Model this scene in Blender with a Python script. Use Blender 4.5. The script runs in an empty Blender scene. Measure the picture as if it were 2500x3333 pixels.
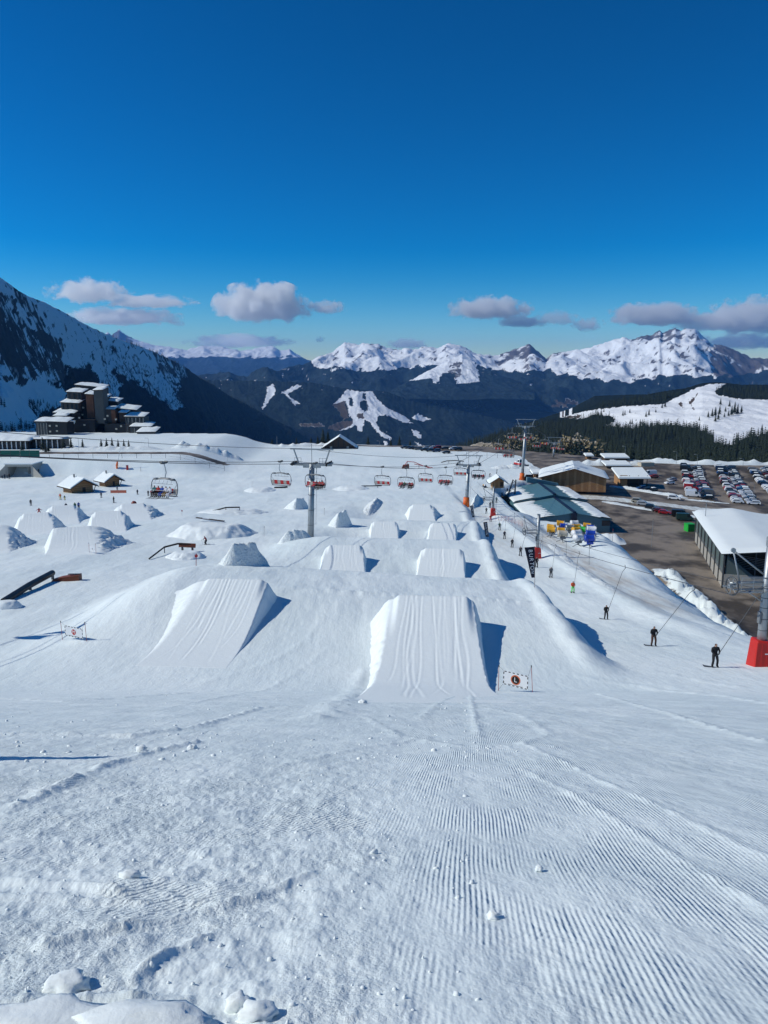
import bpy, bmesh, math, random
import numpy as np
from mathutils import Vector, Matrix, Euler

# ------------------------------------------------------------------ camera, sky, sun, exposure
SC = bpy.context.scene
COL = SC.collection
F = 2504.0
PITCH = math.atan((1666.5 - 1200.0) / F)
CP, SP = math.cos(PITCH), math.sin(PITCH)
cam = bpy.data.objects.new('camera', bpy.data.cameras.new('camera'))
COL.objects.link(cam)
cam.location = (0, 0, 0)
cam.rotation_euler = (math.radians(90) - PITCH, 0, 0)
cam.data.sensor_fit = 'VERTICAL'
cam.data.sensor_height = 24.0
cam.data.lens = 24.0 * F / 3333.0
cam.data.clip_start = 0.05
cam.data.clip_end = 120000
SC.camera = cam

SUN_EL = math.radians(38)
SUN_DIR = Vector((math.cos(SUN_EL), 0.02, -math.sin(SUN_EL))).normalized()   # the way the light travels
w = bpy.data.worlds.new('World')
SC.world = w
w.use_nodes = True
nt = w.node_tree
for n in list(nt.nodes):
    nt.nodes.remove(n)
sky = nt.nodes.new('ShaderNodeTexSky')
sky.sky_type = 'NISHITA'
sky.sun_disc = False
sky.sun_elevation = SUN_EL
sky.sun_rotation = math.radians(270)
sky.altitude = 1900
sky.air_density = 1.0
sky.dust_density = 0.25
sky.ozone_density = 3.2
hs = nt.nodes.new('ShaderNodeHueSaturation')
hs.inputs['Saturation'].default_value = 1.62
hs.inputs['Value'].default_value = 0.1
hs.inputs['Hue'].default_value = 0.489
gm = nt.nodes.new('ShaderNodeGamma')
gm.inputs['Gamma'].default_value = 1.35
hs2 = nt.nodes.new('ShaderNodeHueSaturation')
hs2.inputs['Value'].default_value = 13.2
bg = nt.nodes.new('ShaderNodeBackground')
bg.inputs['Strength'].default_value = 0.1
wo = nt.nodes.new('ShaderNodeOutputWorld')
nt.links.new(sky.outputs[0], hs.inputs['Color'])
nt.links.new(hs.outputs[0], gm.inputs['Color'])
nt.links.new(gm.outputs[0], hs2.inputs['Color'])
nt.links.new(hs2.outputs[0], bg.inputs['Color'])
nt.links.new(bg.outputs[0], wo.inputs['Surface'])

sun = bpy.data.objects.new('sun', bpy.data.lights.new('sun', 'SUN'))
COL.objects.link(sun)
sun.data.energy = 3.6
sun.data.angle = math.radians(0.53)
sun.data.color = (1.0, 0.99, 0.90)
sun.rotation_euler = SUN_DIR.to_track_quat('-Z', 'Y').to_euler()

SC.render.engine = 'CYCLES'
SC.view_settings.view_transform = 'Standard'
SC.view_settings.look = 'None'
SC.view_settings.gamma = 1.0
SC.view_settings.exposure = -0.1
SC.view_settings.use_curve_mapping = False
CY = SC.cycles
CY.use_denoising = True
CY.max_bounces = 10
CY.diffuse_bounces = 3
CY.glossy_bounces = 2
CY.transmission_bounces = 3
CY.volume_bounces = 9
CY.transparent_max_bounces = 8
CY.use_adaptive_sampling = True
CY.adaptive_threshold = 0.02
CY.volume_step_rate = 1.0

rng = np.random.default_rng(11)
random.seed(11)

# ------------------------------------------------------------------ small maths
def ss(a, b, x):
    t = np.clip((np.asarray(x, float) - a) / (b - a), 0, 1)
    return t * t * (3 - 2 * t)

def lerp(a, b, t):
    return a + (b - a) * t

def perlin(x, y, seed=0):
    x = np.asarray(x, float); y = np.asarray(y, float)
    xi = np.floor(x).astype(np.int64); yi = np.floor(y).astype(np.int64)
    xf = x - xi; yf = y - yi
    def g(ix, iy, dx, dy):
        h = (ix * 374761393 + iy * 668265263 + seed * 974634777) & 0xFFFFFFFF
        h = ((h ^ (h >> 13)) * 1274126177) & 0xFFFFFFFF
        h = h ^ (h >> 16)
        a = (h & 0xFFFF) * (2 * math.pi / 65536.0)
        return np.cos(a) * dx + np.sin(a) * dy
    u = xf * xf * xf * (xf * (xf * 6 - 15) + 10); v = yf * yf * yf * (yf * (yf * 6 - 15) + 10)
    n00 = g(xi, yi, xf, yf); n10 = g(xi + 1, yi, xf - 1, yf)
    n01 = g(xi, yi + 1, xf, yf - 1); n11 = g(xi + 1, yi + 1, xf - 1, yf - 1)
    return lerp(lerp(n00, n10, u), lerp(n01, n11, u), v) * 1.4

def fbm(x, y, oct=4, seed=0, gain=0.5, lac=2.03):
    s = 0.0; a = 1.0; f = 1.0; t = 0.0
    for i in range(oct):
        s = s + a * perlin(x * f + 17.3 * i, y * f - 9.1 * i, seed + i)
        t += a; a *= gain; f *= lac
    return s / t

def ridged(x, y, oct=5, seed=0, gain=0.55):
    s = 0.0; a = 1.0; f = 1.0; t = 0.0
    for i in range(oct):
        n = 1 - np.abs(perlin(x * f + 5.7 * i, y * f + 3.3 * i, seed + i)) * 1.6
        s = s + a * n; t += a; a *= gain; f *= 2.1
    return s / t

def P(u, v, y):
    """world point on the ray of photo pixel (u, v) at ground distance y"""
    a = (u - 1250.0) / F; b = (1666.5 - v) / F
    dy = CP + b * SP; dz = -SP + b * CP
    k = y / dy
    return Vector((a * k, y, dz * k))

def PX(p):
    """photo pixel of a world point (used for distances only)"""
    d = p[1] * CP - p[2] * SP
    return 1250 + F * p[0] / d, 1666.5 - F * (p[1] * SP + p[2] * CP) / d

def table(pts, sig, lo=-30, hi=760, step=0.5):
    xs = np.arange(lo, hi, step)
    zs = np.interp(xs, [p[0] for p in pts], [p[1] for p in pts])
    k = int(max(1, round(sig * 3 / step)))
    ker = np.exp(-0.5 * (np.arange(-k, k + 1) * step / sig) ** 2); ker /= ker.sum()
    zs = np.convolve(np.pad(zs, k, mode='edge'), ker, mode='valid')
    return lambda y: np.interp(y, xs, zs)

# ------------------------------------------------------------------ terrain height
Zp = table([(-40, 13.5), (0, -1.6), (42, -18.4), (47, -19.5), (53, -20.2), (60, -20.8), (80, -23.0), (100, -25.6), (130, -28.6), (160, -31.6),
            (200, -35.5), (250, -39.8), (300, -41.9), (360, -42.8), (420, -42.2), (760, -42.2)], 2.5)
Zc = table([(-40, 13.5), (0, -1.6), (42, -18.4), (46, -19.1), (52, -19.45), (63, -19.0), (70, -19.35), (74.5, -20.0), (89, -25.5), (95, -26.2), (104, -26.0),
            (110, -25.55), (115.5, -25.6), (119, -26.3), (131, -30.8), (136, -31.5), (143, -31.5), (151, -31.15), (159, -31.3), (163, -32.0),
            (177, -35.2), (192, -35.4), (210, -36.4), (250, -39.8), (300, -41.9), (360, -42.8), (420, -42.2), (760, -42.2)], 1.0)
Zt = table([(-40, 13.5), (0, -1.6), (41, -18.0), (48, -19.7), (63, -23.0), (80, -26.4), (108, -29.8), (142, -33.3), (168, -35.4), (195, -36.8),
            (260, -40.6), (300, -42.0), (360, -42.8), (420, -42.2), (760, -42.2)], 2.5)
Apl = table([(-40, -48.5), (200, -48.5), (240, -48.0), (268, -46.6), (300, -45.0), (340, -43.5), (420, -42.4), (760, -42.2)], 4)
XL = lambda y: np.interp(y, [30, 50, 72, 90, 116, 140, 160, 195], [-20, -21, -19, -14, -10.5, -7, -5, -3])
XR = lambda y: np.interp(y, [0, 30, 46, 74, 116, 160, 200], [20, 14.6, 14.0, 14.4, 16.0, 19.6, 21])
XIN = lambda y: np.interp(y, [0, 55, 90, 120, 150, 175, 194, 203, 265, 285, 300], [36, 30, 33, 38, 44, 50, 50, 34.5, 36, 50, 60])
XOUT = lambda y: np.interp(y, [0, 55, 90, 120, 150, 175, 194, 203, 265, 285, 300], [80, 70, 64, 62, 62, 62, 61, 42, 44, 58, 70])
YEND = lambda x: np.interp(x, [-400, -100, 0, 50, 80, 135, 320], [470, 440, 432, 428, 402, 357, 352])

def plain_s(x, y):
    w_ = 1.4 * fbm(x * 0.12, y * 0.12, 3, 40)
    return ss(0, 1, (x + w_ - XIN(y)) / (XOUT(y) - XIN(y)))

def height(x, y):
    x = np.asarray(x, float); y = np.asarray(y, float)
    zp = Zp(y) + 0.35 * fbm(x * 0.03, y * 0.03, 3, 3) * ss(20, 60, y) * 2
    tilt = -0.062 * x * ss(52, 66, y) * (1 - 0.5 * ss(80, 120, y)) * (1 - ss(165, 190, y))
    zc = Zc(y) + tilt
    wob = 1.2 * fbm(x * 0.08, y * 0.06, 3, 5)
    wl = ss(-9, 2, x - XL(y) + wob)
    z = lerp(zp, zc, wl)
    xr = XR(y) + 0.6 * fbm(y * 0.4, y * 0.0 + 2.2, 4, 6, .6)
    wide = np.interp(y, [0, 40, 60, 200], [10, 3.0, 2.4, 2.4])
    wr = ss(0, 1, (x - xr) / wide)
    z = lerp(z, Zt(y), wr)
    # the small rim along the right edge of the jump line
    z = z + 0.32 * np.exp(-((x - xr + 0.5) / 0.8) ** 2) * ss(44, 52, y) * (1 - ss(180, 200, y))
    # lift track: groomed flat, slight bank towards the service road
    z = z + 0.5 * np.exp(-((x - 29.0) / 1.6) ** 2) * ss(50, 80, y) * (1 - ss(190, 215, y))
    z = z + 0.9 * np.exp(-((x - 41.0) / 3.4) ** 2) * ss(100, 120, y) * (1 - ss(158, 172, y))
    # storage shelf for the snow guns
    zpl = Apl(y) - 2.5 * ss(75, 135, x) * ss(238, 262, y) * (1 - ss(318, 345, y))
    s = plain_s(x, y)
    shelf = ss(150, 165, y) * (1 - ss(198, 204, y)) * ss(34, 40, x)
    z = lerp(z, z * 0 - 38.4 - 0.05 * (y - 175), shelf * 0.9)
    z = lerp(z, zpl, s)
    # ploughed bank between the driveway and the shed road
    bx = 64.5 + (y - 150) * 0.08
    z = z + (2.1 + 2.6 * fbm(x * 0.33, y * 0.33, 4, 9, .6)) * np.exp(-((x - bx + 1.5 * fbm(y * .15, y * 0, 2, 19)) / 3.4) ** 2) * ss(118, 132, y) * (1 - ss(172, 186, y))
    z = z + 0.22 * fbm(x * 0.22, y * 0.09, 4, 14) * ss(46, 64, y) * (1 - ss(330, 360, y)) * (1 - s)
    z = z + (0.10 + 0.22 * fbm(x * 1.1, y * 0.7, 3, 15)) * np.exp(-((y - 63.6 - 0.6 * fbm(x * .3, x * 0, 2, 16)) / 0.55) ** 2) * ss(-10, -8, x) * (1 - ss(12, 13.5, x))
    # left road embankment
    e = ss(303, 313, y + 1.5 * fbm(x * 0.05, y * 0.02, 2, 12)) * ss(62, 90, -x)
    z = lerp(z, -36.3 + 0 * z, e)
    # fall away behind the plateau
    z = z - np.maximum(0, y - YEND(x)) * 0.55
    return z

def hz(x, y):
    return float(height(np.array([x]), np.array([y]))[0])

_ys = np.concatenate([np.arange(1.2, 60, 0.1), np.arange(60, 480, 0.25)])
def G(u, v):
    """ground point seen at photo pixel (u, v)"""
    a = (u - 1250.0) / F; b = (1666.5 - v) / F
    dy = CP + b * SP; dz = -SP + b * CP
    k = _ys / dy
    d = dz * k - height(a * k, _ys)
    i = int(np.argmax(d < 0)) if (d < 0).any() else len(_ys) - 1
    j = max(i - 1, 0)
    t = d[j] / (d[j] - d[i]) if d[j] != d[i] else 0
    y = _ys[j] + (_ys[i] - _ys[j]) * t
    return Vector((a * y / dy, y, hz(a * y / dy, y)))

# ------------------------------------------------------------------ object helpers
def link(o, parent=None):
    COL.objects.link(o)
    if parent is not None:
        o.parent = parent
    return o

def tag(o, label=None, cat=None, group=None, kind=None):
    if label: o['label'] = label
    if cat: o['category'] = cat
    if group: o['group'] = group
    if kind: o['kind'] = kind
    return o

def thing(name, label, cat, loc=(0, 0, 0), rz=0.0, group=None, s=1.0):
    o = bpy.data.objects.new(name, None)
    o.empty_display_size = 0.2
    link(o)
    o.location = loc; o.rotation_euler = (0, 0, rz); o.scale = (s, s, s)
    return tag(o, label, cat, group)

def mesh_np(name, V, Fq, mats=(), smooth=False, attrs=None, mi=None):
    me = bpy.data.meshes.new(name)
    V = np.asarray(V, np.float32).reshape(-1, 3)
    Fq = np.asarray(Fq, np.int32)
    n = len(Fq); k = Fq.shape[1]
    me.vertices.add(len(V)); me.vertices.foreach_set('co', V.ravel())
    me.loops.add(n * k); me.loops.foreach_set('vertex_index', Fq.ravel())
    me.polygons.add(n)
    me.polygons.foreach_set('loop_start', np.arange(0, n * k, k, dtype=np.int32))
    me.polygons.foreach_set('loop_total', np.full(n, k, np.int32))
    if smooth: me.polygons.foreach_set('use_smooth', np.ones(n, bool))
    for m in mats: me.materials.append(m)
    if mi is not None: me.polygons.foreach_set('material_index', np.asarray(mi, np.int32))
    me.update(calc_edges=True)
    if attrs:
        for an, arr in attrs.items():
            arr = np.asarray(arr, np.float32)
            c = np.ones((len(V), 4), np.float32)
            c[:, :arr.shape[1]] = arr
            at = me.color_attributes.new(an, 'FLOAT_COLOR', 'POINT')
            at.data.foreach_set('color', c.ravel())
    return me

def grid_faces(nr, nc):
    i = np.arange((nr - 1) * (nc - 1)); r = i // (nc - 1); c = i % (nc - 1)
    a = r * nc + c
    return np.stack([a, a + 1, a + nc + 1, a + nc], 1)

class MB:
    """collects simple shapes into one mesh"""
    def __init__(s): s.v = []; s.f = []
    def add(s, V, Fs):
        b = len(s.v); s.v += [tuple(p) for p in V]; s.f += [tuple(b + i for i in f) for f in Fs]; return s
    def box(s, c, d, rot=None, taper=1.0):
        x, y, z = d[0] / 2, d[1] / 2, d[2] / 2
        pts = [(-x, -y, -z), (x, -y, -z), (x, y, -z), (-x, y, -z), (-x * taper, -y * taper, z), (x * taper, -y * taper, z), (x * taper, y * taper, z), (-x * taper, y * taper, z)]
        M = rot.to_matrix() if isinstance(rot, Euler) else (rot if rot is not None else Matrix.Identity(3))
        pts = [M @ Vector(p) + Vector(c) for p in pts]
        return s.add(pts, [(3, 2, 1, 0), (4, 5, 6, 7), (0, 1, 5, 4), (1, 2, 6, 5), (2, 3, 7, 6), (3, 0, 4, 7)])
    def hexa(s, p):
        return s.add(p, [(3, 2, 1, 0), (4, 5, 6, 7), (0, 1, 5, 4), (1, 2, 6, 5), (2, 3, 7, 6), (3, 0, 4, 7)])
    def tube(s, pts, r, n=8, cap=True):
        pts = [Vector(p) for p in pts]
        rs = r if isinstance(r, (list, tuple)) else [r] * len(pts)
        V = []; Fs = []
        up = Vector((0, 0, 1))
        prev = None
        for i, p in enumerate(pts):
            d = (pts[min(i + 1, len(pts) - 1)] - pts[max(i - 1, 0)]).normalized()
            a = prev if prev is not None else (up if abs(d.z) < 0.9 else Vector((1, 0, 0)))
            a = (a - d * a.dot(d)).normalized(); prev = a
            b = d.cross(a)
            for k in range(n):
                t = 2 * math.pi * k / n
                V.append(p + (a * math.cos(t) + b * math.sin(t)) * rs[i])
        for i in range(len(pts) - 1):
            for k in range(n):
                k2 = (k + 1) % n
                Fs.append((i * n + k, i * n + k2, (i + 1) * n + k2, (i + 1) * n + k))
        if cap:
            Fs.append(tuple(range(n - 1, -1, -1))); Fs.append(tuple((len(pts) - 1) * n + k for k in range(n)))
        return s.add(V, Fs)
    def disc(s, c, r, axis, h, n=20):
        a = Vector(axis).normalized() * h / 2
        return s.tube([Vector(c) - a, Vector(c) + a], r, n)
    def ring(s, c, R, r, axis, n=24, m=6):
        a = Vector(axis).normalized()
        u = a.orthogonal().normalized(); w_ = a.cross(u)
        V = []; Fs = []
        for i in range(n):
            t = 2 * math.pi * i / n; d = u * math.cos(t) + w_ * math.sin(t)
            for j in range(m):
                q = 2 * math.pi * j / m
                V.append(Vector(c) + d * (R + r * math.cos(q)) + a * r * math.sin(q))
        for i in range(n):
            for j in range(m):
                Fs.append((i * m + j, ((i + 1) % n) * m + j, ((i + 1) % n) * m + (j + 1) % m, i * m + (j + 1) % m))
        return s.add(V, Fs)
    def prism(s, poly, axis_vec):
        poly = [Vector(p) for p in poly]; a = Vector(axis_vec); n = len(poly)
        V = poly + [p + a for p in poly]
        Fs = [tuple(range(n - 1, -1, -1)), tuple(range(n, 2 * n))] + [(i, (i + 1) % n, n + (i + 1) % n, n + i) for i in range(n)]
        return s.add(V, Fs)
    def mesh(s, name, mat, smooth=False):
        me = bpy.data.meshes.new(name)
        me.from_pydata([tuple(v) for v in s.v], [], s.f)
        bm = bmesh.new(); bm.from_mesh(me)
        bmesh.ops.recalc_face_normals(bm, faces=bm.faces); bm.to_mesh(me); bm.free()
        if mat is not None: me.materials.append(mat)
        if smooth: me.polygons.foreach_set('use_smooth', np.ones(len(me.polygons), bool))
        return me
    def build(s, name, mat, parent=None, smooth=False):
        return link(bpy.data.objects.new(name, s.mesh(name, mat, smooth)), parent)

def obj(name, me, parent=None):
    return link(bpy.data.objects.new(name, me), parent)

def copy_tree(o, parent=None):
    c = o.copy(); link(c)
    if parent is not None: c.parent = parent
    for ch in o.children: copy_tree(ch, c)
    return c

def recolor(o, mats):
    for i, m in enumerate(mats):
        o.material_slots[i].link = 'OBJECT'; o.material_slots[i].material = m

# ------------------------------------------------------------------ materials
def pmat(name, col, rough=0.6, metal=0.0, noise=0.0, nscale=5.0, bump=0.0, bscale=30.0, spec=0.4):
    m = bpy.data.materials.new(name); m.use_nodes = True
    N = m.node_tree.nodes; L = m.node_tree.links
    b = N['Principled BSDF']
    b.inputs['Base Color'].default_value = (*col, 1); b.inputs['Roughness'].default_value = rough
    b.inputs['Metallic'].default_value = metal; b.inputs['Specular IOR Level'].default_value = spec
    if noise or bump:
        tc = N.new('ShaderNodeTexCoord')
    if noise:
        t = N.new('ShaderNodeTexNoise'); t.inputs['Scale'].default_value = nscale; t.inputs['Detail'].default_value = 5
        L.new(tc.outputs['Object'], t.inputs['Vector'])
        mx = N.new('ShaderNodeMix'); mx.data_type = 'RGBA'
        mx.inputs['A'].default_value = (*[c * (1 - noise) for c in col], 1)
        mx.inputs['B'].default_value = (*[min(1, c * (1 + noise)) for c in col], 1)
        L.new(t.outputs['Fac'], mx.inputs['Factor']); L.new(mx.outputs['Result'], b.inputs['Base Color'])
    if bump:
        t2 = N.new('ShaderNodeTexNoise'); t2.inputs['Scale'].default_value = bscale; t2.inputs['Detail'].default_value = 4
        L.new(tc.outputs['Object'], t2.inputs['Vector'])
        bp = N.new('ShaderNodeBump'); bp.inputs['Strength'].default_value = bump; bp.inputs['Distance'].default_value = 0.05
        L.new(t2.outputs['Fac'], bp.inputs['Height']); L.new(bp.outputs['Normal'], b.inputs['Normal'])
    return m

class NG:
    """shorthand for shader graphs"""
    def __init__(s, name):
        s.m = bpy.data.materials.new(name); s.m.use_nodes = True
        s.N = s.m.node_tree.nodes; s.L = s.m.node_tree.links; s.b = s.N['Principled BSDF']
    def n(s, t, **k):
        o = s.N.new(t)
        for a, v in k.items(): setattr(o, a, v)
        return o
    def _in(s, sock, v):
        if hasattr(v, 'is_output') or isinstance(v, bpy.types.NodeSocket): s.L.new(v, sock)
        else: sock.default_value = v
    def math(s, op, a, b=0.0, c=None, clamp=False):
        o = s.n('ShaderNodeMath', operation=op, use_clamp=clamp)
        s._in(o.inputs[0], a); s._in(o.inputs[1], b)
        if c is not None: s._in(o.inputs[2], c)
        return o.outputs[0]
    def mix(s, f, a, b):
        o = s.n('ShaderNodeMix', data_type='RGBA')
        s._in(o.inputs['Factor'], f)
        for k, v in (('A', a), ('B', b)):
            s._in(o.inputs[k], (*v, 1) if isinstance(v, tuple) and len(v) == 3 else v)
        return o.outputs['Result']
    def noise(s, vec, scale, detail=4, rough=0.55, out='Fac', dist=0.0):
        o = s.n('ShaderNodeTexNoise')
        s.L.new(vec, o.inputs['Vector']); o.inputs['Scale'].default_value = scale
        o.inputs['Detail'].default_value = detail; o.inputs['Roughness'].default_value = rough
        o.inputs['Distortion'].default_value = dist
        return o.outputs[out]
    def ramp(s, x, a, b):
        o = s.n('ShaderNodeMapRange', interpolation_type='SMOOTHSTEP')
        s._in(o.inputs['Value'], x); o.inputs['From Min'].default_value = a; o.inputs['From Max'].default_value = b
        return o.outputs[0]
    def attr(s, name):
        o = s.n('ShaderNodeAttribute', attribute_name=name)
        sp = s.n('ShaderNodeSeparateColor'); s.L.new(o.outputs['Color'], sp.inputs[0])
        return sp.outputs
    def pos(s):
        return s.n('ShaderNodeNewGeometry').outputs['Position']
    def scale(s, vec, v, rz=0.0):
        o = s.n('ShaderNodeMapping'); s.L.new(vec, o.inputs['Vector'])
        o.inputs['Scale'].default_value = v; o.inputs['Rotation'].default_value = (0, 0, rz)
        return o.outputs[0]
    def bump(s, h, dist, strength=1.0, prev=None):
        o = s.n('ShaderNodeBump'); s.L.new(h, o.inputs['Height'])
        o.inputs['Distance'].default_value = dist; s._in(o.inputs['Strength'], strength)
        if prev is not None: s.L.new(prev, o.inputs['Normal'])
        return o.outputs[0]

def snow_ground_mat():
    g = NG('snow_ground'); p = g.pos(); a = g.attr('cover'); c = g.attr('wear')
    # R dirt/asphalt, G dirty service road, B groomed corduroy ; wear R choppy, G wet grey snow
    big = g.ramp(g.noise(g.scale(p, (1, .45, 1)), 0.09, 6, .6), .3, .7); mid = g.noise(p, 0.5, 5); fine = g.noise(p, 9.0, 5)
    snow = g.mix(big, (0.77, 0.845, 0.845), (0.88, 0.93, 0.915))
    wet = g.math('MULTIPLY', c[1], g.ramp(mid, 0.25, 0.7))
    snow = g.mix(g.math('MULTIPLY', wet, 0.55), snow, (0.62, 0.70, 0.72))
    dn = g.noise(g.scale(p, (0.9, 0.10, 1)), 1.0, 5)
    dirty = g.math('MULTIPLY', a[1], g.ramp(dn, 0.2, 0.75))
    snow = g.mix(dirty, snow, (0.50, 0.45, 0.39))
    an = g.noise(p, 0.11, 6, 0.6); an2 = g.noise(p, 1.7, 5, 0.65)
    asph = g.mix(g.ramp(an, 0.38, 0.62), (0.04, 0.034, 0.03), (0.33, 0.275, 0.22))
    asph = g.mix(g.math('MULTIPLY', an2, 0.6), asph, (0.15, 0.125, 0.10))
    edge = g.math('ADD', a[0], g.math('MULTIPLY', g.math('SUBTRACT', g.noise(p, 0.35, 6, 0.65), 0.5), 0.9))
    fac = g.ramp(edge, 0.42, 0.58)
    col = g.mix(fac, snow, asph)
    g.L.new(col, g.b.inputs['Base Color'])
    g.b.inputs['Roughness'].default_value = 0.65; g.b.inputs['Specular IOR Level'].default_value = 0.25
    # corduroy bump: ridges along (0.12, 1)
    mp = g.scale(p, (1, 1, 1), math.atan(0.12))
    wob = g.math('MULTIPLY', g.math('SUBTRACT', g.noise(p, 0.5, 2), 0.5), 0.07)
    sx = g.n('ShaderNodeSeparateXYZ'); g.L.new(mp, sx.inputs[0])
    ph = g.math('MULTIPLY', g.math('ADD', sx.outputs[0], wob), 2 * math.pi / 0.036)
    wave = g.math('SINE', ph)
    wave = g.math('MULTIPLY', g.math('ADD', wave, g.math('MULTIPLY', g.math('SUBTRACT', g.noise(p, 34, 4), 0.5), 2.0)), 0.5)
    gm = g.math('MULTIPLY', a[2], g.ramp(g.noise(g.scale(p, (1, 0.3, 1)), 1.15, 5, 0.6), 0.40, 0.60))
    b1 = g.bump(wave, 0.0062, gm)
    mp2 = g.scale(p, (1, 1, 1), math.atan(0.75)); sx2 = g.n('ShaderNodeSeparateXYZ'); g.L.new(mp2, sx2.inputs[0])
    wv2 = g.math('ADD', g.math('SINE', g.math('MULTIPLY', g.math('ADD', sx2.outputs[0], wob), 2 * math.pi / 0.045)), g.math('MULTIPLY', g.math('SUBTRACT', g.noise(p, 30, 4), 0.5), 2.2))
    gm2 = g.math('MULTIPLY', c[0], g.ramp(g.noise(p, 0.7, 4), 0.52, 0.62))
    b1 = g.bump(wv2, 0.004, gm2, b1)
    chop = g.math('MULTIPLY', c[0], g.ramp(g.noise(g.scale(p, (1, .6, 1)), 0.9, 5, .6), 0.36, 0.60))
    lump = g.math('ADD', g.noise(p, 11.0, 6, 0.65), g.math('MULTIPLY', g.noise(p, 45.0, 5, 0.6), 0.35))
    b2 = g.bump(lump, 0.05, g.math('ADD', g.math('MULTIPLY', chop, 0.50), 0.13), b1)
    trk = g.noise(g.scale(p, (2.6, 0.16, 1)), 1.0, 5, 0.6)
    b3 = g.bump(trk, 0.10, 0.30, b2)
    b4 = g.bump(g.noise(g.scale(p, (1, .5, 1)), 0.9, 6, 0.62), 0.28, 0.42, b3)
    g.L.new(b4, g.b.inputs['Normal'])
    return g.m

def snow_mat(name, col=(0.87, 0.915, 0.905), rough=1.0, bumpd=0.08, bs=3.0):
    g = NG(name); p = g.pos()
    n1 = g.noise(p, 0.25, 4)
    g.L.new(g.mix(n1, tuple(k * 0.94 for k in col), col), g.b.inputs['Base Color'])
    g.b.inputs['Roughness'].default_value = 0.65; g.b.inputs['Specular IOR Level'].default_value = 0.25
    h = g.math('ADD', g.noise(p, bs, 6, 0.6), g.math('MULTIPLY', g.noise(p, bs * 6, 4), 0.25))
    g.L.new(g.bump(h, bumpd, 0.5 * rough), g.b.inputs['Normal'])
    return g.m

M_GROUND = snow_ground_mat()
M_SNOW = snow_mat('snow_shaped', bumpd=0.05, bs=2.2)
M_SNOWROUGH = snow_mat('snow_rough', rough=1.8, bumpd=0.35, bs=2.6)
M_ROOFSNOW = snow_mat('snow_on_roofs', rough=0.5, bumpd=0.12, bs=0.8)
# ------------------------------------------------------------------ ground sheet
def seg_ridge(x, y, pts, width, amp, seed):
    """a low rough ridge (or groove) of snow along a line on the ground"""
    out = np.zeros_like(x); best = np.full(x.shape, 1e9)
    xs = [p[0] for p in pts]; ys = [p[1] for p in pts]
    m = (x > min(xs) - 1) & (x < max(xs) + 1) & (y > min(ys) - 1) & (y < max(ys) + 1)
    if not m.any(): return out
    X = x[m]; Y = y[m]; B = np.full(X.shape, 1e9)
    for (ax, ay), (bx, by) in zip(pts[:-1], pts[1:]):
        dx, dy = bx - ax, by - ay
        t = np.clip(((X - ax) * dx + (Y - ay) * dy) / (dx * dx + dy * dy), 0, 1)
        B = np.minimum(B, np.hypot(X - ax - t * dx, Y - ay - t * dy))
    n = 0.55 + 0.9 * fbm(X * 3.0 / max(width, .12) * .12, Y * 3.0 / max(width, .12) * .12, 3, seed)
    out[m] = amp * n * np.exp(-(B / width) ** 2)
    return out

def micro(x, y):
    """relief of the snow surface near the camera"""
    r = np.hypot(x, y)
    chop = chopmask(x, y)
    n = fbm(x * 2.2, y * 2.2, 5, 21, 0.6)
    z = chop * 0.05 * n * (1 - ss(22, 40, r))
    z = z + chop * 0.04 * np.maximum(0, fbm(x * 6.5, y * 6.5, 3, 25, .6)) * (1 - ss(9, 16, r))
    z = z + 0.05 * fbm(x * 0.35, y * 0.28, 3, 22) * (1 - ss(25, 45, r))
    for k, (pts, wd, am) in enumerate(TRACKS):
        z = z + seg_ridge(x, y, pts, wd, am, 60 + k)
    return z

def chopmask(x, y):
    n = fbm(x * 0.45, y * 0.3, 4, 31)
    side = ss(0.35, -0.55, (x - 0.02 * y) + 0.7 * n) * (1 - ss(7, 16, y))
    far = 0.75 * ss(-2.0, -5.0, x + 0.8 * n) * ss(8, 11, y) * (1 - ss(15, 22, y))
    blotch = 0.6 * ss(0.18, 0.42, n) * (1 - ss(10, 24, y)) * ss(2.6, 1.0, x)
    right = 0.5 * ss(13, 17, x) * ss(28, 40, y) * (1 - ss(60, 80, y))
    return np.clip(np.maximum.reduce([side, far, blotch, right]), 0, 1)

def gpts(*uv):
    return [tuple(G(u, v)[:2]) for u, v in uv]

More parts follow.
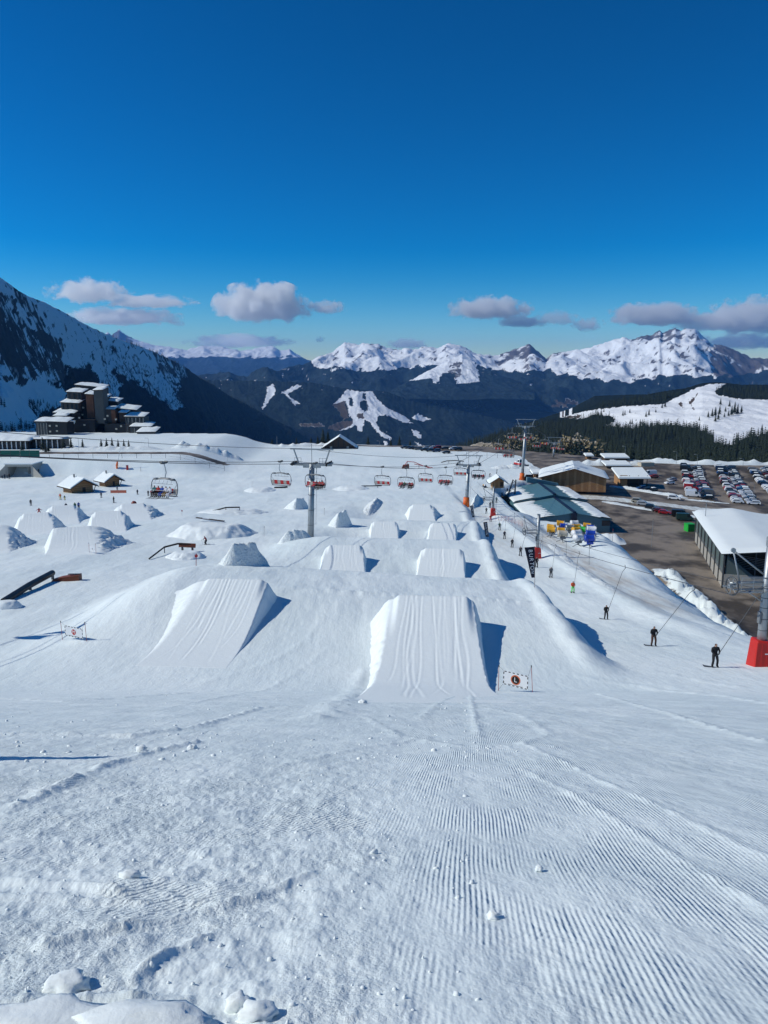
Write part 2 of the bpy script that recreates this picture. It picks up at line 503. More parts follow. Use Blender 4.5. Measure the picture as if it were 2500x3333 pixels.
TRACKS = [
    (gpts((1500, 2255), (1425, 2290), (1370, 2340)), 0.16, 0.05),
    (gpts((1180, 2330), (1300, 2395), (1500, 2432), (1800, 2435)), 0.14, 0.045),
    (gpts((560, 2300), (800, 2255), (960, 2190), (1070, 2110)), 0.22, 0.06),
    (gpts((640, 2225), (860, 2165), (990, 2090), (1050, 2010)), 0.25, 0.07),
    (gpts((1560, 2300), (1700, 2330), (1790, 2390), (1700, 2420)), 0.14, 0.04),
    (gpts((900, 2500), (1150, 2440), (1400, 2400)), 0.10, 0.04),
    (gpts((1880, 2200), (2100, 2235), (2350, 2265), (2500, 2290)), 0.3, 0.10),
    (gpts((1960, 2160), (2150, 2190), (2400, 2235)), 0.3, 0.10),
    (gpts((60, 2625), (180, 2570), (330, 2500), (470, 2455), (640, 2420)), 0.10, 0.10),
    (gpts((0, 2390), (250, 2395), (430, 2400), (640, 2365), (850, 2305), (1060, 2300)), 0.14, 0.10),
    (gpts((0, 2275), (220, 2285), (420, 2270), (620, 2255)), 0.16, 0.09),
    (gpts((0, 2860), (200, 2880), (400, 2905)), 0.045, 0.05),
    (gpts((0, 2910), (250, 2925), (480, 2935)), 0.05, 0.05),
    (gpts((150, 3080), (420, 3020), (640, 2975), (800, 2930), (1000, 2850)), 0.05, 0.06),
    (gpts((0, 3275), (220, 3262), (420, 3270), (600, 3262)), 0.05, 0.07),
    (gpts((430, 3190), (560, 3105), (700, 3040)), 0.04, 0.05),
    (gpts((1040, 2340), (1110, 2290), (1160, 2235), (1190, 2185)), 0.6, 0.2),
    (gpts((1530, 2260), (1545, 2330), (1560, 2400)), 0.12, 0.06),
    (gpts((1950, 2260), (2200, 2330), (2500, 2420)), 0.15, 0.08),
    (gpts((1700, 2420), (2000, 2560), (2500, 2790)), 0.06, 0.035),
    (gpts((1700, 2500), (1960, 2640), (2330, 2860), (2500, 2960)), 0.06, 0.03),
]

def build_ground():
    nr, nc = 880, 820
    r = 0.9 * (560 / 0.9) ** np.linspace(0, 1, nr)
    th = np.radians(np.linspace(-43, 43, nc))
    R, T = np.meshgrid(r, th, indexing='ij')
    X = (R * np.sin(T)).ravel(); Y = (R * np.cos(T) - 1.2).ravel()
    Z = height(X, Y) + micro(X, Y)
    s = plain_s(X, Y)
    dirt = ss(0.86, 0.99, s) * ss(100, 125, Y)
    dirt = np.maximum(dirt, 0)
    # snow kept at the rims of the car park and on the ploughed bank
    bx = 64.5 + (Y - 150) * 0.08
    dirt = dirt * (1 - 0.95 * np.exp(-((X - bx) / 3.2) ** 2) * ss(114, 128, Y) * (1 - ss(176, 190, Y)))
    dirt = dirt * (1 - ss(-6, -1, Y - YEND(X)) * ss(100, 120, X))
    # central upper car park and the road along the plateau edge
    edge = ss(-32, -26, Y - YEND(X)) * ss(14, 30, X)
    dirt = np.maximum(dirt, edge * (1 - ss(100, 120, X)))
    rim = ss(-12, -9, Y - YEND(X)) * (1 - ss(-3, 0, Y - YEND(X))) * ss(-62, -40, X) * 0.75
    dirt = np.maximum(dirt, rim * (1 - ss(20, 34, X)))
    road = np.exp(-(((Y - 336) / 5.0) ** 4)) * ss(60, 75, -X)
    dirt = np.maximum(dirt, road * 0.9)
    serv = np.exp(-(((X - 32.5 - 0.02 * (Y - 120)) / 3.0) ** 4)) * ss(72, 90, Y) * (1 - ss(175, 200, Y)) * 0.85
    drv = ss(0.35, 0.6, s) * (1 - ss(0.9, 1, s)) * ss(95, 115, Y) * (1 - ss(150, 172, Y)) * 0.8
    hwy = np.exp(-(((Y - 262 + (X - 120) * 0.34) / 4.5) ** 4)) * ss(60, 75, X)
    dirt = dirt * (1 - 0.75 * hwy)
    serv = np.maximum(np.maximum(serv, drv), hwy * 0.8)
    track = 0.35 * np.exp(-(((X - 23.5) / 3.2) ** 4)) * ss(120, 150, Y) * (1 - ss(220, 250, Y))
    serv = np.maximum(serv, track)
    rr = np.hypot(X, Y)
    groom = ss(-0.35, 0.5, X - 0.02 * Y + 0.5 * fbm(X * .5, Y * .3, 3, 33)) * (1 - ss(24, 34, rr))
    lpatch = ss(-1.2, -0.6, X) * ss(-.2, -.9, -(-X) - 0.0) * 0
    groom = np.maximum(groom, 0.55 * ss(4.6, 5.6, Y) * (1 - ss(9.0, 10.5, Y)) * ss(-4.2, -3.2, X))
    wear = np.stack([chopmask(X, Y), ss(45, 30, rr) * 0.9 + 0.25], 1)
    V = np.stack([X, Y, Z], 1)
    cov = np.stack([dirt, serv, groom * (1 - 0.6 * wear[:, 0])], 1)
    me = mesh_np('ground', V, grid_faces(nr, nc)[:, ::-1], [M_GROUND], True, {'cover': cov, 'wear': wear})
    o = obj('ground', me)
    tag(o, 'groomed snow slope running down to the ploughed plain', None, None, 'structure')
    return o
build_ground()

# ------------------------------------------------------------------ mountains
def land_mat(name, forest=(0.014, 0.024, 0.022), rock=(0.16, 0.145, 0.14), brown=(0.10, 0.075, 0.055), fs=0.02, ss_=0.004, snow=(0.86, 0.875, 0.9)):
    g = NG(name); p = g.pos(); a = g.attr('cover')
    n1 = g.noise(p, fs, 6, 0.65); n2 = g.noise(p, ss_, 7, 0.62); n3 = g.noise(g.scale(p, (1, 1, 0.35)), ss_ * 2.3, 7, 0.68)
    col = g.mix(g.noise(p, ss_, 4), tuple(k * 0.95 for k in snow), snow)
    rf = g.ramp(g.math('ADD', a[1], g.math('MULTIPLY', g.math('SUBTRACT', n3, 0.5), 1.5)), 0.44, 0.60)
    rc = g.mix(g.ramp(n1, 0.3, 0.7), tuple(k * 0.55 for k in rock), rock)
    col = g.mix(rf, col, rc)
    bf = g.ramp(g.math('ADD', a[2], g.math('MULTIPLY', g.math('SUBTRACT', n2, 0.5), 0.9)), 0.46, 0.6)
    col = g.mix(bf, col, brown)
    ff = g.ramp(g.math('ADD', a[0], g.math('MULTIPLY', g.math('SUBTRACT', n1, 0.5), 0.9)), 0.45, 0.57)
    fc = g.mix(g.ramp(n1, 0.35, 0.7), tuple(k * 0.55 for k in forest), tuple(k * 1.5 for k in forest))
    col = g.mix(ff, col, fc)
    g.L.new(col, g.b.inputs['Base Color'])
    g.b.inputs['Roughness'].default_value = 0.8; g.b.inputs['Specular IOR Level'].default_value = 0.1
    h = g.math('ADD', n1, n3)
    g.L.new(g.bump(h, 0.35 / fs, 0.55), g.b.inputs['Normal'])
    return g.m

def inpoly(u, v, poly):
    c = np.zeros(u.shape, bool); n = len(poly)
    for i in range(n):
        x1, y1 = poly[i]; x2, y2 = poly[(i + 1) % n]
        cond = ((y1 > v) != (y2 > v)) & (u < (x2 - x1) * (v - y1) / (y2 - y1 + 1e-9) + x1)
        c ^= cond
    return c.astype(float)

def slab(crest, cd, foot, nu, nt, nb=10, back=0.35, u0=-500, u1=3000, curve=1.0, amp=0.0, asc=1000.0, seed=0, jag=0.0, stretch=2.6):
    """a mountain side between a foot line and a crest line. crest: [(u, v)], cd: crest distance per u, foot: (distance per u, v per u)"""
    us = np.linspace(u0, u1, nu)
    cv = np.interp(us, [c[0] for c in crest], [c[1] for c in crest])
    jg = jag * fbm(us / 14.0, us * 0 + seed, 4, seed + 3)
    dc = np.interp(us, [c[0] for c in cd], [c[1] for c in cd])
    df = np.interp(us, [c[0] for c in foot], [c[1] for c in foot])
    vf = np.interp(us, [c[0] for c in foot], [c[2] for c in foot])
    t = np.linspace(0, 1, nt)[:, None]
    d = df + (dc - df) * t
    v = vf + (cv - vf) * t ** curve + jg * t ** 14
    U = np.broadcast_to(us, d.shape)
    a = (U - 1250) / F; b = (1666.5 - v) / F
    k = d / (CP + b * SP)
    X = a * k; Y = d; Z = (-SP + b * CP) * k
    n = ridged(X / asc + 0.15 * Y / asc, Y / asc / stretch, 6, seed, 0.5) - 0.6
    fade = np.minimum(1, (1 - t) * 7) ** 0.8 * np.minimum(1, t * 6 + 0.2)
    D = amp * n * fade
    Z = Z + D; Y = Y + D * 0.4
    dep = Y * CP - Z * SP
    U = 1250 + F * X / dep; v = 1666.5 - F * (Y * SP + Z * CP) / dep
    # the far side behind the crest
    tb = np.linspace(0, 1, nb + 1)[1:, None]
    kb = 1 + back * tb
    top = Z[-1] - Z[0]
    Xb = X[-1] * kb; Yb = Y[-1] * kb; Zb = Z[-1] - np.abs(top) * 0.9 * tb ** 0.9
    X = np.vstack([X, Xb]); Y = np.vstack([Y, Yb]); Z = np.vstack([Z, Zb])
    U = np.vstack([U, np.broadcast_to(us, Xb.shape)]); v = np.vstack([v, np.broadcast_to(cv, Xb.shape)])
    n = np.vstack([n, np.broadcast_to(n[-1], Xb.shape)])
    return X, Y, Z, U, v, n

def finish(name, mat, X, Y, Z, cov, label):
    V = np.stack([X.ravel(), Y.ravel(), Z.ravel()], 1)
    me = mesh_np(name, V, grid_faces(*X.shape), [mat], True, {'cover': cov})
    o = obj(name, me); tag(o, label, None, None, 'structure'); return o

# far blue range
cr = [(-500, 1050), (200, 1100), (330, 1100), (350, 1080), (362, 1092), (388, 1072), (402, 1085), (435, 1103), (502, 1124), (548, 1128), (600, 1140), (663, 1124), (722, 1128), (781, 1143),
      (836, 1134), (887, 1126), (912, 1143), (942, 1136), (967, 1153), (997, 1170), (1060, 1185), (1400, 1190), (3000, 1180)]
X, Y, Z, U, V_, n = slab(cr, [(-500, 24000), (3000, 24000)], [(-500, 16500, 1245), (3000, 16500, 1245)], 420, 80, u0=-300, u1=1500, amp=520, asc=2600, seed=101, jag=5)
pu = U + 25 * fbm(U / 30, V_ / 20, 3, 5); pv = V_ + 14 * fbm(U / 25, V_ / 14, 3, 6)
forest = ss(1150, 1172, pv - 14 * n)
rock = 0.12 + 0.55 * ss(0.10, -0.2, n)
finish('far_mountain_range', land_mat('land_far', fs=0.0016, ss_=0.0006, forest=(0.018, 0.03, 0.035)), X, Y, Z, np.stack([forest.ravel(), rock.ravel(), 0 * rock.ravel()], 1), 'distant blue mountain range with snowy tops')

# main snowy range
cr = [(-500, 1240), (500, 1235), (640, 1222), (705, 1216), (739, 1211), (802, 1237), (836, 1212), (870, 1195), (904, 1209), (938, 1195), (980, 1190), (1026, 1170), (1077, 1148), (1110, 1124), (1123, 1113), (1136, 1116), (1174, 1124),
      (1229, 1118), (1258, 1132), (1300, 1138), (1348, 1139), (1402, 1129), (1428, 1134), (1453, 1120), (1495, 1123), (1550, 1153), (1622, 1157), (1664, 1140), (1700, 1128), (1723, 1120), (1736, 1130),
      (1778, 1168), (1800, 1150), (1863, 1141), (1939, 1130), (1969, 1119), (2028, 1100), (2053, 1107), (2087, 1094), (2120, 1091), (2140, 1080), (2147, 1072), (2156, 1084), (2175, 1077), (2196, 1066), (2215, 1076), (2230, 1070),
      (2264, 1070), (2293, 1098), (2319, 1121), (2357, 1124), (2412, 1149), (2445, 1166), (2475, 1166), (2500, 1172), (2600, 1195), (3000, 1215)]
X, Y, Z, U, V_, n = slab(cr, [(-500, 9000), (900, 9500), (1100, 11500), (3000, 11500)], [(-500, 7500, 1335), (3000, 7500, 1345)], 760, 190, amp=430, asc=1300, seed=207, jag=7, curve=0.85, stretch=1.35)
pu = U + 40 * fbm(U / 40, V_ / 25, 4, 15); pv = V_ + 26 * fbm(U / 34, V_ / 16, 4, 16)
vt = np.interp(U, [900, 1000, 1060, 1200, 1330, 1420, 1560, 1620, 1700, 1790, 1900, 2050, 2150, 2300, 2400, 2500], [1150, 1178, 1196, 1203, 1195, 1188, 1190, 1205, 1210, 1205, 1228, 1238, 1225, 1220, 1225, 1200])
forest = ss(-7, 9, pv - vt - 10 * n)
patch = ss(0.33, 0.45, fbm(U / 26, V_ / 9, 4, 18)) * ss(10, 30, V_ - vt) * ss(1275, 1255, V_)
forest = forest * (1 - patch)
rock = 0.24 + 0.30 * ss(0.05, -0.25, n) + 0.30 * ss(0.05, 0.35, fbm(U / 18 + V_ / 16, V_ / 24 - U / 50, 4, 19))
rock = rock + 0.33 * ss(2300, 2340, U) + 0.2 * ss(1690, 1710, U) * ss(1790, 1750, U) + 0.1 * ss(2150, 2200, U)
rock = rock - 0.15 * ss(-12, 6, V_ - vt)
brown = 0.75 * inpoly(pu, pv, [(1370, 1312), (1480, 1310), (1540, 1318), (1570, 1325), (1530, 1342), (1460, 1338)]) + 0.7 * inpoly(pu, pv, [(1800, 1305), (1870, 1300), (1870, 1322), (1800, 1322)])
forest = np.maximum(forest - brown, 0)
finish('snowy_mountain_range', land_mat('land_main', fs=0.006, ss_=0.0016, forest=(0.016, 0.028, 0.03), rock=(0.17, 0.15, 0.15)), X, Y, Z, np.stack([forest.ravel(), rock.ravel(), brown.ravel()], 1), 'snow covered mountain range above dark forest')

# pyramid shaped spur in front of it
cr = [(1240, 1290), (1343, 1234), (1400, 1204), (1450, 1178), (1504, 1152), (1530, 1168), (1560, 1188), (1610, 1212), (1664, 1234), (1740, 1280)]
X, Y, Z, U, V_, n = slab(cr, [(1240, 8300), (1504, 9400), (1740, 8300)], [(1240, 7300, 1300), (1740, 7300, 1300)], 260, 90, u0=1240, u1=1740, amp=130, asc=700, seed=251, jag=4, back=0.15)
pv = V_ + 20 * fbm(U / 18, V_ / 14, 4, 26); pu = U + 22 * fbm(U / 20, V_ / 12, 4, 27)
bright = inpoly(pu, V_ + 5 * n, [(1330, 1240), (1400, 1195), (1504, 1145), (1550, 1180), (1560, 1240), (1530, 1245), (1490, 1248), (1475, 1210), (1440, 1215), (1418, 1250), (1405, 1232)])
forest = 1 - bright * (0.95) - 0.35 * ss(1240, 1225, V_) * ss(1540, 1560, U)
rock = 0.12 + 0.45 * inpoly(pu, pv, [(1470, 1180), (1500, 1175), (1500, 1225), (1455, 1235)]) + 0.15 * ss(0, -0.25, n)
finish('forested_spur', land_mat('land_spur', fs=0.012, ss_=0.004, forest=(0.016, 0.028, 0.03)), X, Y, Z, np.stack([forest.ravel(), rock.ravel(), 0 * rock.ravel()], 1), 'pyramid shaped snowy spur with forested flanks')

# forest ridge with cleared ski runs
cr = [(-500, 1300), (560, 1236), (720, 1238), (840, 1240), (1022, 1246), (1106, 1262), (1136, 1265), (1190, 1269), (1255, 1274), (1305, 1292), (1381, 1316), (1537, 1344), (1622, 1364), (1800, 1400), (2100, 1440), (3000, 1480)]
X, Y, Z, U, V_, n = slab(cr, [(-500, 7100), (1200, 7000), (3000, 6600)], [(-500, 5450, 1540), (3000, 5450, 1540)], 700, 220, u0=300, u1=2300, amp=130, asc=850, seed=301, jag=7, curve=0.9)
pu = U + 7 * fbm(U / 9, V_ / 9, 4, 35); pv = V_ + 6 * fbm(U / 9, V_ / 9, 4, 36)
S = lambda *z: inpoly(pu, pv, [(600 + 0.422 * a, 900 + 0.422 * b) for a, b in z])
snow = S((1255, 870), (1330, 885), (1450, 885), (1480, 935), (1560, 1010), (1700, 1080), (1760, 1130), (1700, 1130), (1640, 1100), (1560, 1070), (1500, 1075), (1480, 1130), (1510, 1190), (1600, 1240), (1590, 1262), (1540, 1245), (1470, 1180), (1430, 1120), (1390, 1105), (1375, 1190), (1340, 1195), (1325, 1145), (1250, 1180), (1190, 1190), (1290, 1140), (1300, 1110), (1270, 1060), (1245, 960), (1150, 985), (1200, 935))
snow = np.maximum(snow, S((640, 850), (690, 830), (705, 900), (660, 950), (610, 1030), (595, 1025), (630, 930)))
snow = np.maximum(snow, S((750, 895), (870, 835), (905, 845), (800, 905), (830, 940), (900, 980), (850, 992), (790, 925)))
snow = np.maximum(snow, S((1755, 1180), (1810, 1195), (1830, 1250), (1800, 1245), (1765, 1215)))
snow = np.maximum(snow, S((1530, 1265), (1570, 1270), (1560, 1310), (1530, 1320), (1545, 1290)))
snow = np.maximum(snow, S((1770, 1270), (1850, 1310), (1910, 1350), (1850, 1350), (1800, 1300)))
snow = np.maximum(snow, S((1755, 1090), (1800, 1060), (1900, 1100), (1830, 1120)))
snow = np.maximum(snow, 0.9 * ss(0.50, 0.56, fbm(U / 11, V_ / 6, 4, 37)) * ss(1060, 960, np.abs(U - 1000) + 700) )
tr = S((1360, 960), (1400, 950), (1420, 1020), (1390, 1045), (1355, 1010)) + S((1375, 900), (1400, 905), (1400, 945), (1370, 940)) + S((1270, 930), (1295, 935), (1300, 1000), (1285, 1000))
brown = S((1140, 990), (1235, 960), (1262, 1090), (1230, 1100), (1180, 1020)) + S((1110, 1160), (1200, 1120), (1300, 1110), (1290, 1150), (1190, 1190), (1110, 1175)) + 0.8 * S((880, 1135), (1050, 1130), (1090, 1160), (900, 1155)) + 0.7 * S((1330, 1060), (1380, 1050), (1390, 1095), (1340, 1100))
forest = np.clip(1 - snow - brown + tr, 0, 1)
finish('forested_ridge', land_mat('land_ridge', fs=0.018, ss_=0.006, forest=(0.013, 0.022, 0.02)), X, Y, Z, np.stack([forest.ravel(), 0.1 + 0 * forest.ravel(), np.clip(brown, 0, 1).ravel()], 1), 'dark forested ridge with cleared white ski runs')

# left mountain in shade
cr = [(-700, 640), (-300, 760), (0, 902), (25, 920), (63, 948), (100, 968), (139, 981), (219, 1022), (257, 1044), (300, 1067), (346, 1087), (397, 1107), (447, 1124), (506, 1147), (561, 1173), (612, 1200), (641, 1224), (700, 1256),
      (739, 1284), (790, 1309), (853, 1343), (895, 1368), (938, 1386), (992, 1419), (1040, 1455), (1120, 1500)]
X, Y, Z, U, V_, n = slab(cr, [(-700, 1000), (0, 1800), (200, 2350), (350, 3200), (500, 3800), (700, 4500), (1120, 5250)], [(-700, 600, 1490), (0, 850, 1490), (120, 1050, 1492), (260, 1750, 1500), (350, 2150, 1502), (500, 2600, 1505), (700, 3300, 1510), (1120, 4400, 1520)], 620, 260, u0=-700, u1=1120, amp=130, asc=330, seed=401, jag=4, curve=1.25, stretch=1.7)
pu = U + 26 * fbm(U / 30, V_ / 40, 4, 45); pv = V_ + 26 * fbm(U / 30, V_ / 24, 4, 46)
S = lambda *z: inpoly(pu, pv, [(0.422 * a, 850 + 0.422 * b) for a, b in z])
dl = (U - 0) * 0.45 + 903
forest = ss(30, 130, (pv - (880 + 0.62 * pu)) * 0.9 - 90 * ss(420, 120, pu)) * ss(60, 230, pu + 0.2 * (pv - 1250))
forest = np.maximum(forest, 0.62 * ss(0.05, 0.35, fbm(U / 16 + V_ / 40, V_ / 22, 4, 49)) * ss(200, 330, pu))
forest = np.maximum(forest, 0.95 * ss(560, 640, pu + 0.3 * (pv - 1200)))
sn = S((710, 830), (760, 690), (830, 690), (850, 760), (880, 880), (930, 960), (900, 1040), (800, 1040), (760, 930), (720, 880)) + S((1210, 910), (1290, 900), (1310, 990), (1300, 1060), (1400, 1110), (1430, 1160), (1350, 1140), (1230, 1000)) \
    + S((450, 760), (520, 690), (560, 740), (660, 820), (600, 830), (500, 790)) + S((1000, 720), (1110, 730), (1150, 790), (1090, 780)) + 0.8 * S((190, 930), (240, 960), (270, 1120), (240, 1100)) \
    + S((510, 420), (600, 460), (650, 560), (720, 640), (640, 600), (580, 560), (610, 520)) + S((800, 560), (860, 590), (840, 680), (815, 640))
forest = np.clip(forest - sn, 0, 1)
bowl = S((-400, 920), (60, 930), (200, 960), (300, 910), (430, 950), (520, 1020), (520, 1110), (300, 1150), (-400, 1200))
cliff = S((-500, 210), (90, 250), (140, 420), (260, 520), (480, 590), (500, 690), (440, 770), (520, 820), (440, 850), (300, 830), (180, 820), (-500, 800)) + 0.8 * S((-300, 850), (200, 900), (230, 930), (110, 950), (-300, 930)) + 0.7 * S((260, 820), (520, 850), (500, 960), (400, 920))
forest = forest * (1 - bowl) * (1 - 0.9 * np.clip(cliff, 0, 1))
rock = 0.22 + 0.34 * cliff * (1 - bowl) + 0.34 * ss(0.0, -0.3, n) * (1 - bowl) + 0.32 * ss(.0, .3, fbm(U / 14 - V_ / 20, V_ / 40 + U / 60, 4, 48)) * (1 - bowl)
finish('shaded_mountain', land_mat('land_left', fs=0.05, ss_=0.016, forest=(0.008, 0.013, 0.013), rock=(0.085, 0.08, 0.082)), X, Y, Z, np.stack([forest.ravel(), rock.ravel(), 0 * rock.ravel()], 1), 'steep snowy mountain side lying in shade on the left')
LG = (X, Y, Z, U, V_)
LEFT_CREST = (X[259].copy(), Y[259].copy(), Z[259].copy(), U[259].copy())

# right hill with a ski run
cr = [(1300, 1500), (1480, 1462), (1600, 1420), (1700, 1390), (1855, 1350), (1969, 1306), (2070, 1289), (2197, 1268), (2230, 1264), (2285, 1247), (2323, 1244), (2361, 1246), (2412, 1252), (2500, 1252), (3000, 1270)]
X, Y, Z, U, V_, n = slab(cr, [(1300, 1100), (1855, 1500), (3000, 1600)], [(1300, 520, 1545), (3000, 470, 1560)], 520, 200, u0=1300, u1=3000, amp=14, asc=150, seed=501, jag=2, curve=0.8)
RH = (X, Y, Z, U, V_)
pu = U + 8 * fbm(U / 14, V_ / 10, 4, 55); pv = V_ + 6 * fbm(U / 12, V_ / 10, 4, 56)
S = lambda *z: inpoly(pu, pv, [(1800 + 0.422 * a, 900 + 0.422 * b) for a, b in z])
SF = lambda *z: inpoly(U, V_, [(1800 + 0.422 * a, 900 + 0.422 * b) for a, b in z])
clear = [(40, 1085), (300, 1030), (560, 1000), (850, 985), (960, 930), (1080, 870), (1200, 830), (1330, 825), (1255, 880), (1260, 910), (1420, 945), (1700, 950), (2600, 950), (2600, 1215), (1660, 1222), (1480, 1240), (1385, 1300), (1240, 1275), (1220, 1225), (1100, 1170), (900, 1140), (560, 1172), (400, 1150), (480, 1120), (470, 1080), (330, 1062), (220, 1100)]
RCLEAR = [(1800 + 0.422 * a, 900 + 0.422 * b) for a, b in clear]
open_ = S(*clear)
forest = 1 - open_
brown = 0.75 * (S((1045, 975), (1115, 895), (1120, 905), (1065, 985), (1100, 1030), (1085, 1035)) + S((965, 980), (990, 970), (1010, 1015), (995, 1015)) + S((70, 1080), (220, 1065), (200, 1095), (90, 1095))) + 0.55 * ss(0.22, 0.4, fbm(U / 60, V_ / 5, 4, 58)) * open_
cliffp = [(1500, 1462), (1560, 1440), (1640, 1443), (1690, 1452), (1700, 1490), (1500, 1490)], [(1815, 1430), (1830, 1424), (1880, 1428), (1945, 1436), (1945, 1470), (1920, 1482), (1870, 1470), (1830, 1460)], [(1870, 1420), (1880, 1405), (1895, 1425)]
cl = sum(inpoly(pu, pv, c) for c in cliffp)
RCLIFF = cliffp
forest = np.clip(forest - cl, 0, 1)
finish('piste_hill', land_mat('land_right', fs=0.12, ss_=0.04, forest=(0.010, 0.016, 0.013), rock=(0.42, 0.36, 0.27), brown=(0.085, 0.062, 0.05)), X, Y, Z, np.stack([forest.ravel(), 0.04 + 0.8 * cl.ravel(), brown.ravel()], 1), 'right hand hill with a white ski run between fir woods')

# valley floor to the horizon
g_ = NG('valley_floor'); p_ = g_.pos()
g_.L.new(g_.mix(g_.ramp(g_.noise(p_, 0.002, 6), .45, .6), (0.012, 0.02, 0.018), (0.05, 0.055, 0.045)), g_.b.inputs['Base Color'])
xs = np.linspace(-60000, 60000, 13); XX, YY = np.meshgrid(xs, xs, indexing='ij')
o = obj('valley_floor', mesh_np('valley_floor', np.stack([XX.ravel(), YY.ravel() + 20000, XX.ravel() * 0 - 620], 1), grid_faces(13, 13)[:, ::-1], [g_.m]))
tag(o, 'dark wooded valley floor between the mountains', None, None, 'structure')

# ------------------------------------------------------------------ haze
hm = bpy.data.materials.new('haze'); hm.use_nodes = True
N = hm.node_tree.nodes; N.remove(N['Principled BSDF'])
pv_ = N.new('ShaderNodeVolumePrincipled')
pv_.inputs['Color'].default_value = (0.14, 0.43, 1.0, 1)
pv_.inputs['Density'].default_value = 2.7e-5
pv_.inputs['Anisotropy'].default_value = 0.0
hm.node_tree.links.new(pv_.outputs[0], N['Material Output'].inputs['Volume'])
m_ = MB().box((0, 12500, 150), (62000, 27000, 1600))
hb = m_.build('haze', hm); tag(hb, 'thin blue haze filling the valley air', None, None, 'stuff')
SC.cycles.volume_max_steps = 256

# ------------------------------------------------------------------ clouds
def cloud_mat(name, seed, dens, thr, asp):
    g = NG(name); N = g.N
    N.remove(g.b)
    tc = g.n('ShaderNodeTexCoord')
    o = g.n('ShaderNodeMapping'); g.L.new(tc.outputs['Object'], o.inputs['Vector']); o.inputs['Location'].default_value = (seed * 3.1, seed * 1.7, seed); o.inputs['Scale'].default_value = (asp, asp * .7, 1.0)
    ln = g.n('ShaderNodeVectorMath', operation='LENGTH'); g.L.new(tc.outputs['Object'], ln.inputs[0])
    sp = g.n('ShaderNodeSeparateXYZ'); g.L.new(tc.outputs['Object'], sp.inputs[0])
    nz = g.noise(o.outputs[0], 1.7, 6, 0.58)
    flat = g.math('MULTIPLY', g.math('MAXIMUM', g.math('SUBTRACT', -0.25, sp.outputs[2]), 0.0), 0.9)
    f = g.math('SUBTRACT', g.math('SUBTRACT', g.math('MULTIPLY', nz, 1.65), g.math('MULTIPLY', ln.outputs['Value'], 0.72)), thr)
    f = g.math('SUBTRACT', f, flat)
    d = g.math('MULTIPLY', g.ramp(f, 0.0, 0.16), dens)
    v = g.n('ShaderNodeVolumePrincipled')
    v.inputs['Color'].default_value = (0.99, 0.99, 0.99, 1); v.inputs['Anisotropy'].default_value = 0.2
    g.L.new(d, v.inputs['Density']); g.L.new(v.outputs[0], N['Material Output'].inputs['Volume'])
    return g.m

def ico(sub):
    bm = bmesh.new(); bmesh.ops.create_icosphere(bm, subdivisions=sub, radius=1.0)
    me = bpy.data.meshes.new('sphere'); bm.to_mesh(me); bm.free(); return me

CLOUDS = [  # u, v, half width px, half height px, density, threshold, label
    (290, 955, 120, 45, 2.2, 0.30, 'puffy white cloud with a grey base just right of the shaded mountain'),
    (480, 985, 140, 24, 1.5, 0.26, 'long thin grey cloud streak right of the puffy one over the shaded mountain'),
    (400, 1035, 165, 34, 1.5, 0.26, 'low grey cloud bank resting above the shaded mountain ridge'),
    (855, 1000, 135, 72, 3.2, 0.22, 'large solid white cloud standing alone over the far blue range'),
    (1065, 1005, 62, 26, 1.7, 0.28, 'small grey cloud right of the large solid white one'),
    (575, 1047, 26, 26, 1.2, 0.3, 'tiny dark wisp of cloud left of the large solid white one'),
    (1590, 1010, 120, 42, 2.2, 0.24, 'flat based white cloud above the middle of the snowy range'),
    (1700, 1050, 80, 24, 1.7, 0.26, 'small bright cloud tucked under the flat based white one'),
    (1810, 1040, 70, 30, 1.0, 0.30, 'faint grey ragged cloud above the pointed peak'),
    (1910, 1060, 50, 26, 1.6, 0.28, 'small white topped cloud left of the rocky massif'),
    (2130, 1032, 140, 42, 2.2, 0.25, 'broad white cloud bank directly above the rocky massif'),
    (2300, 1055, 110, 40, 1.3, 0.28, 'grey cloud linking the two white banks above the rocky massif'),
    (2450, 1040, 140, 66, 2.2, 0.24, 'tall heaped cloud at the right edge of the picture'),
    (2420, 1115, 130, 34, 1.0, 0.26, 'dull grey cloud base behind the right shoulder of the massif'),
    (1325, 1122, 60, 20, 1.6, 0.24, 'low white cloud peeking over the saddle of the snowy range'),
    (780, 1115, 150, 26, 1.0, 0.24, 'thin cloud layer lying on the tops of the far blue range'),
    (1040, 1107, 18, 12, 1.6, 0.26, 'tiny grey puff left of the first snowy summit'),
]
SPH = ico(4)
for i, (u, v, a, b, dn, th, lab) in enumerate(CLOUDS):
    D = 30000.0
    p = P(u, v, D)
    o = bpy.data.objects.new('cloud', SPH.copy()); link(o)
    o.location = p
    k = D / F * 1.22
    o.scale = (a * k, a * k * 0.7, b * k)
    o.data.materials.append(cloud_mat('cloud_%d' % i, i * 1.37 + 2, dn * 0.0015, th, min(2.4, a / b)))
    tag(o, lab, 'cloud', 'clouds above the mountains')
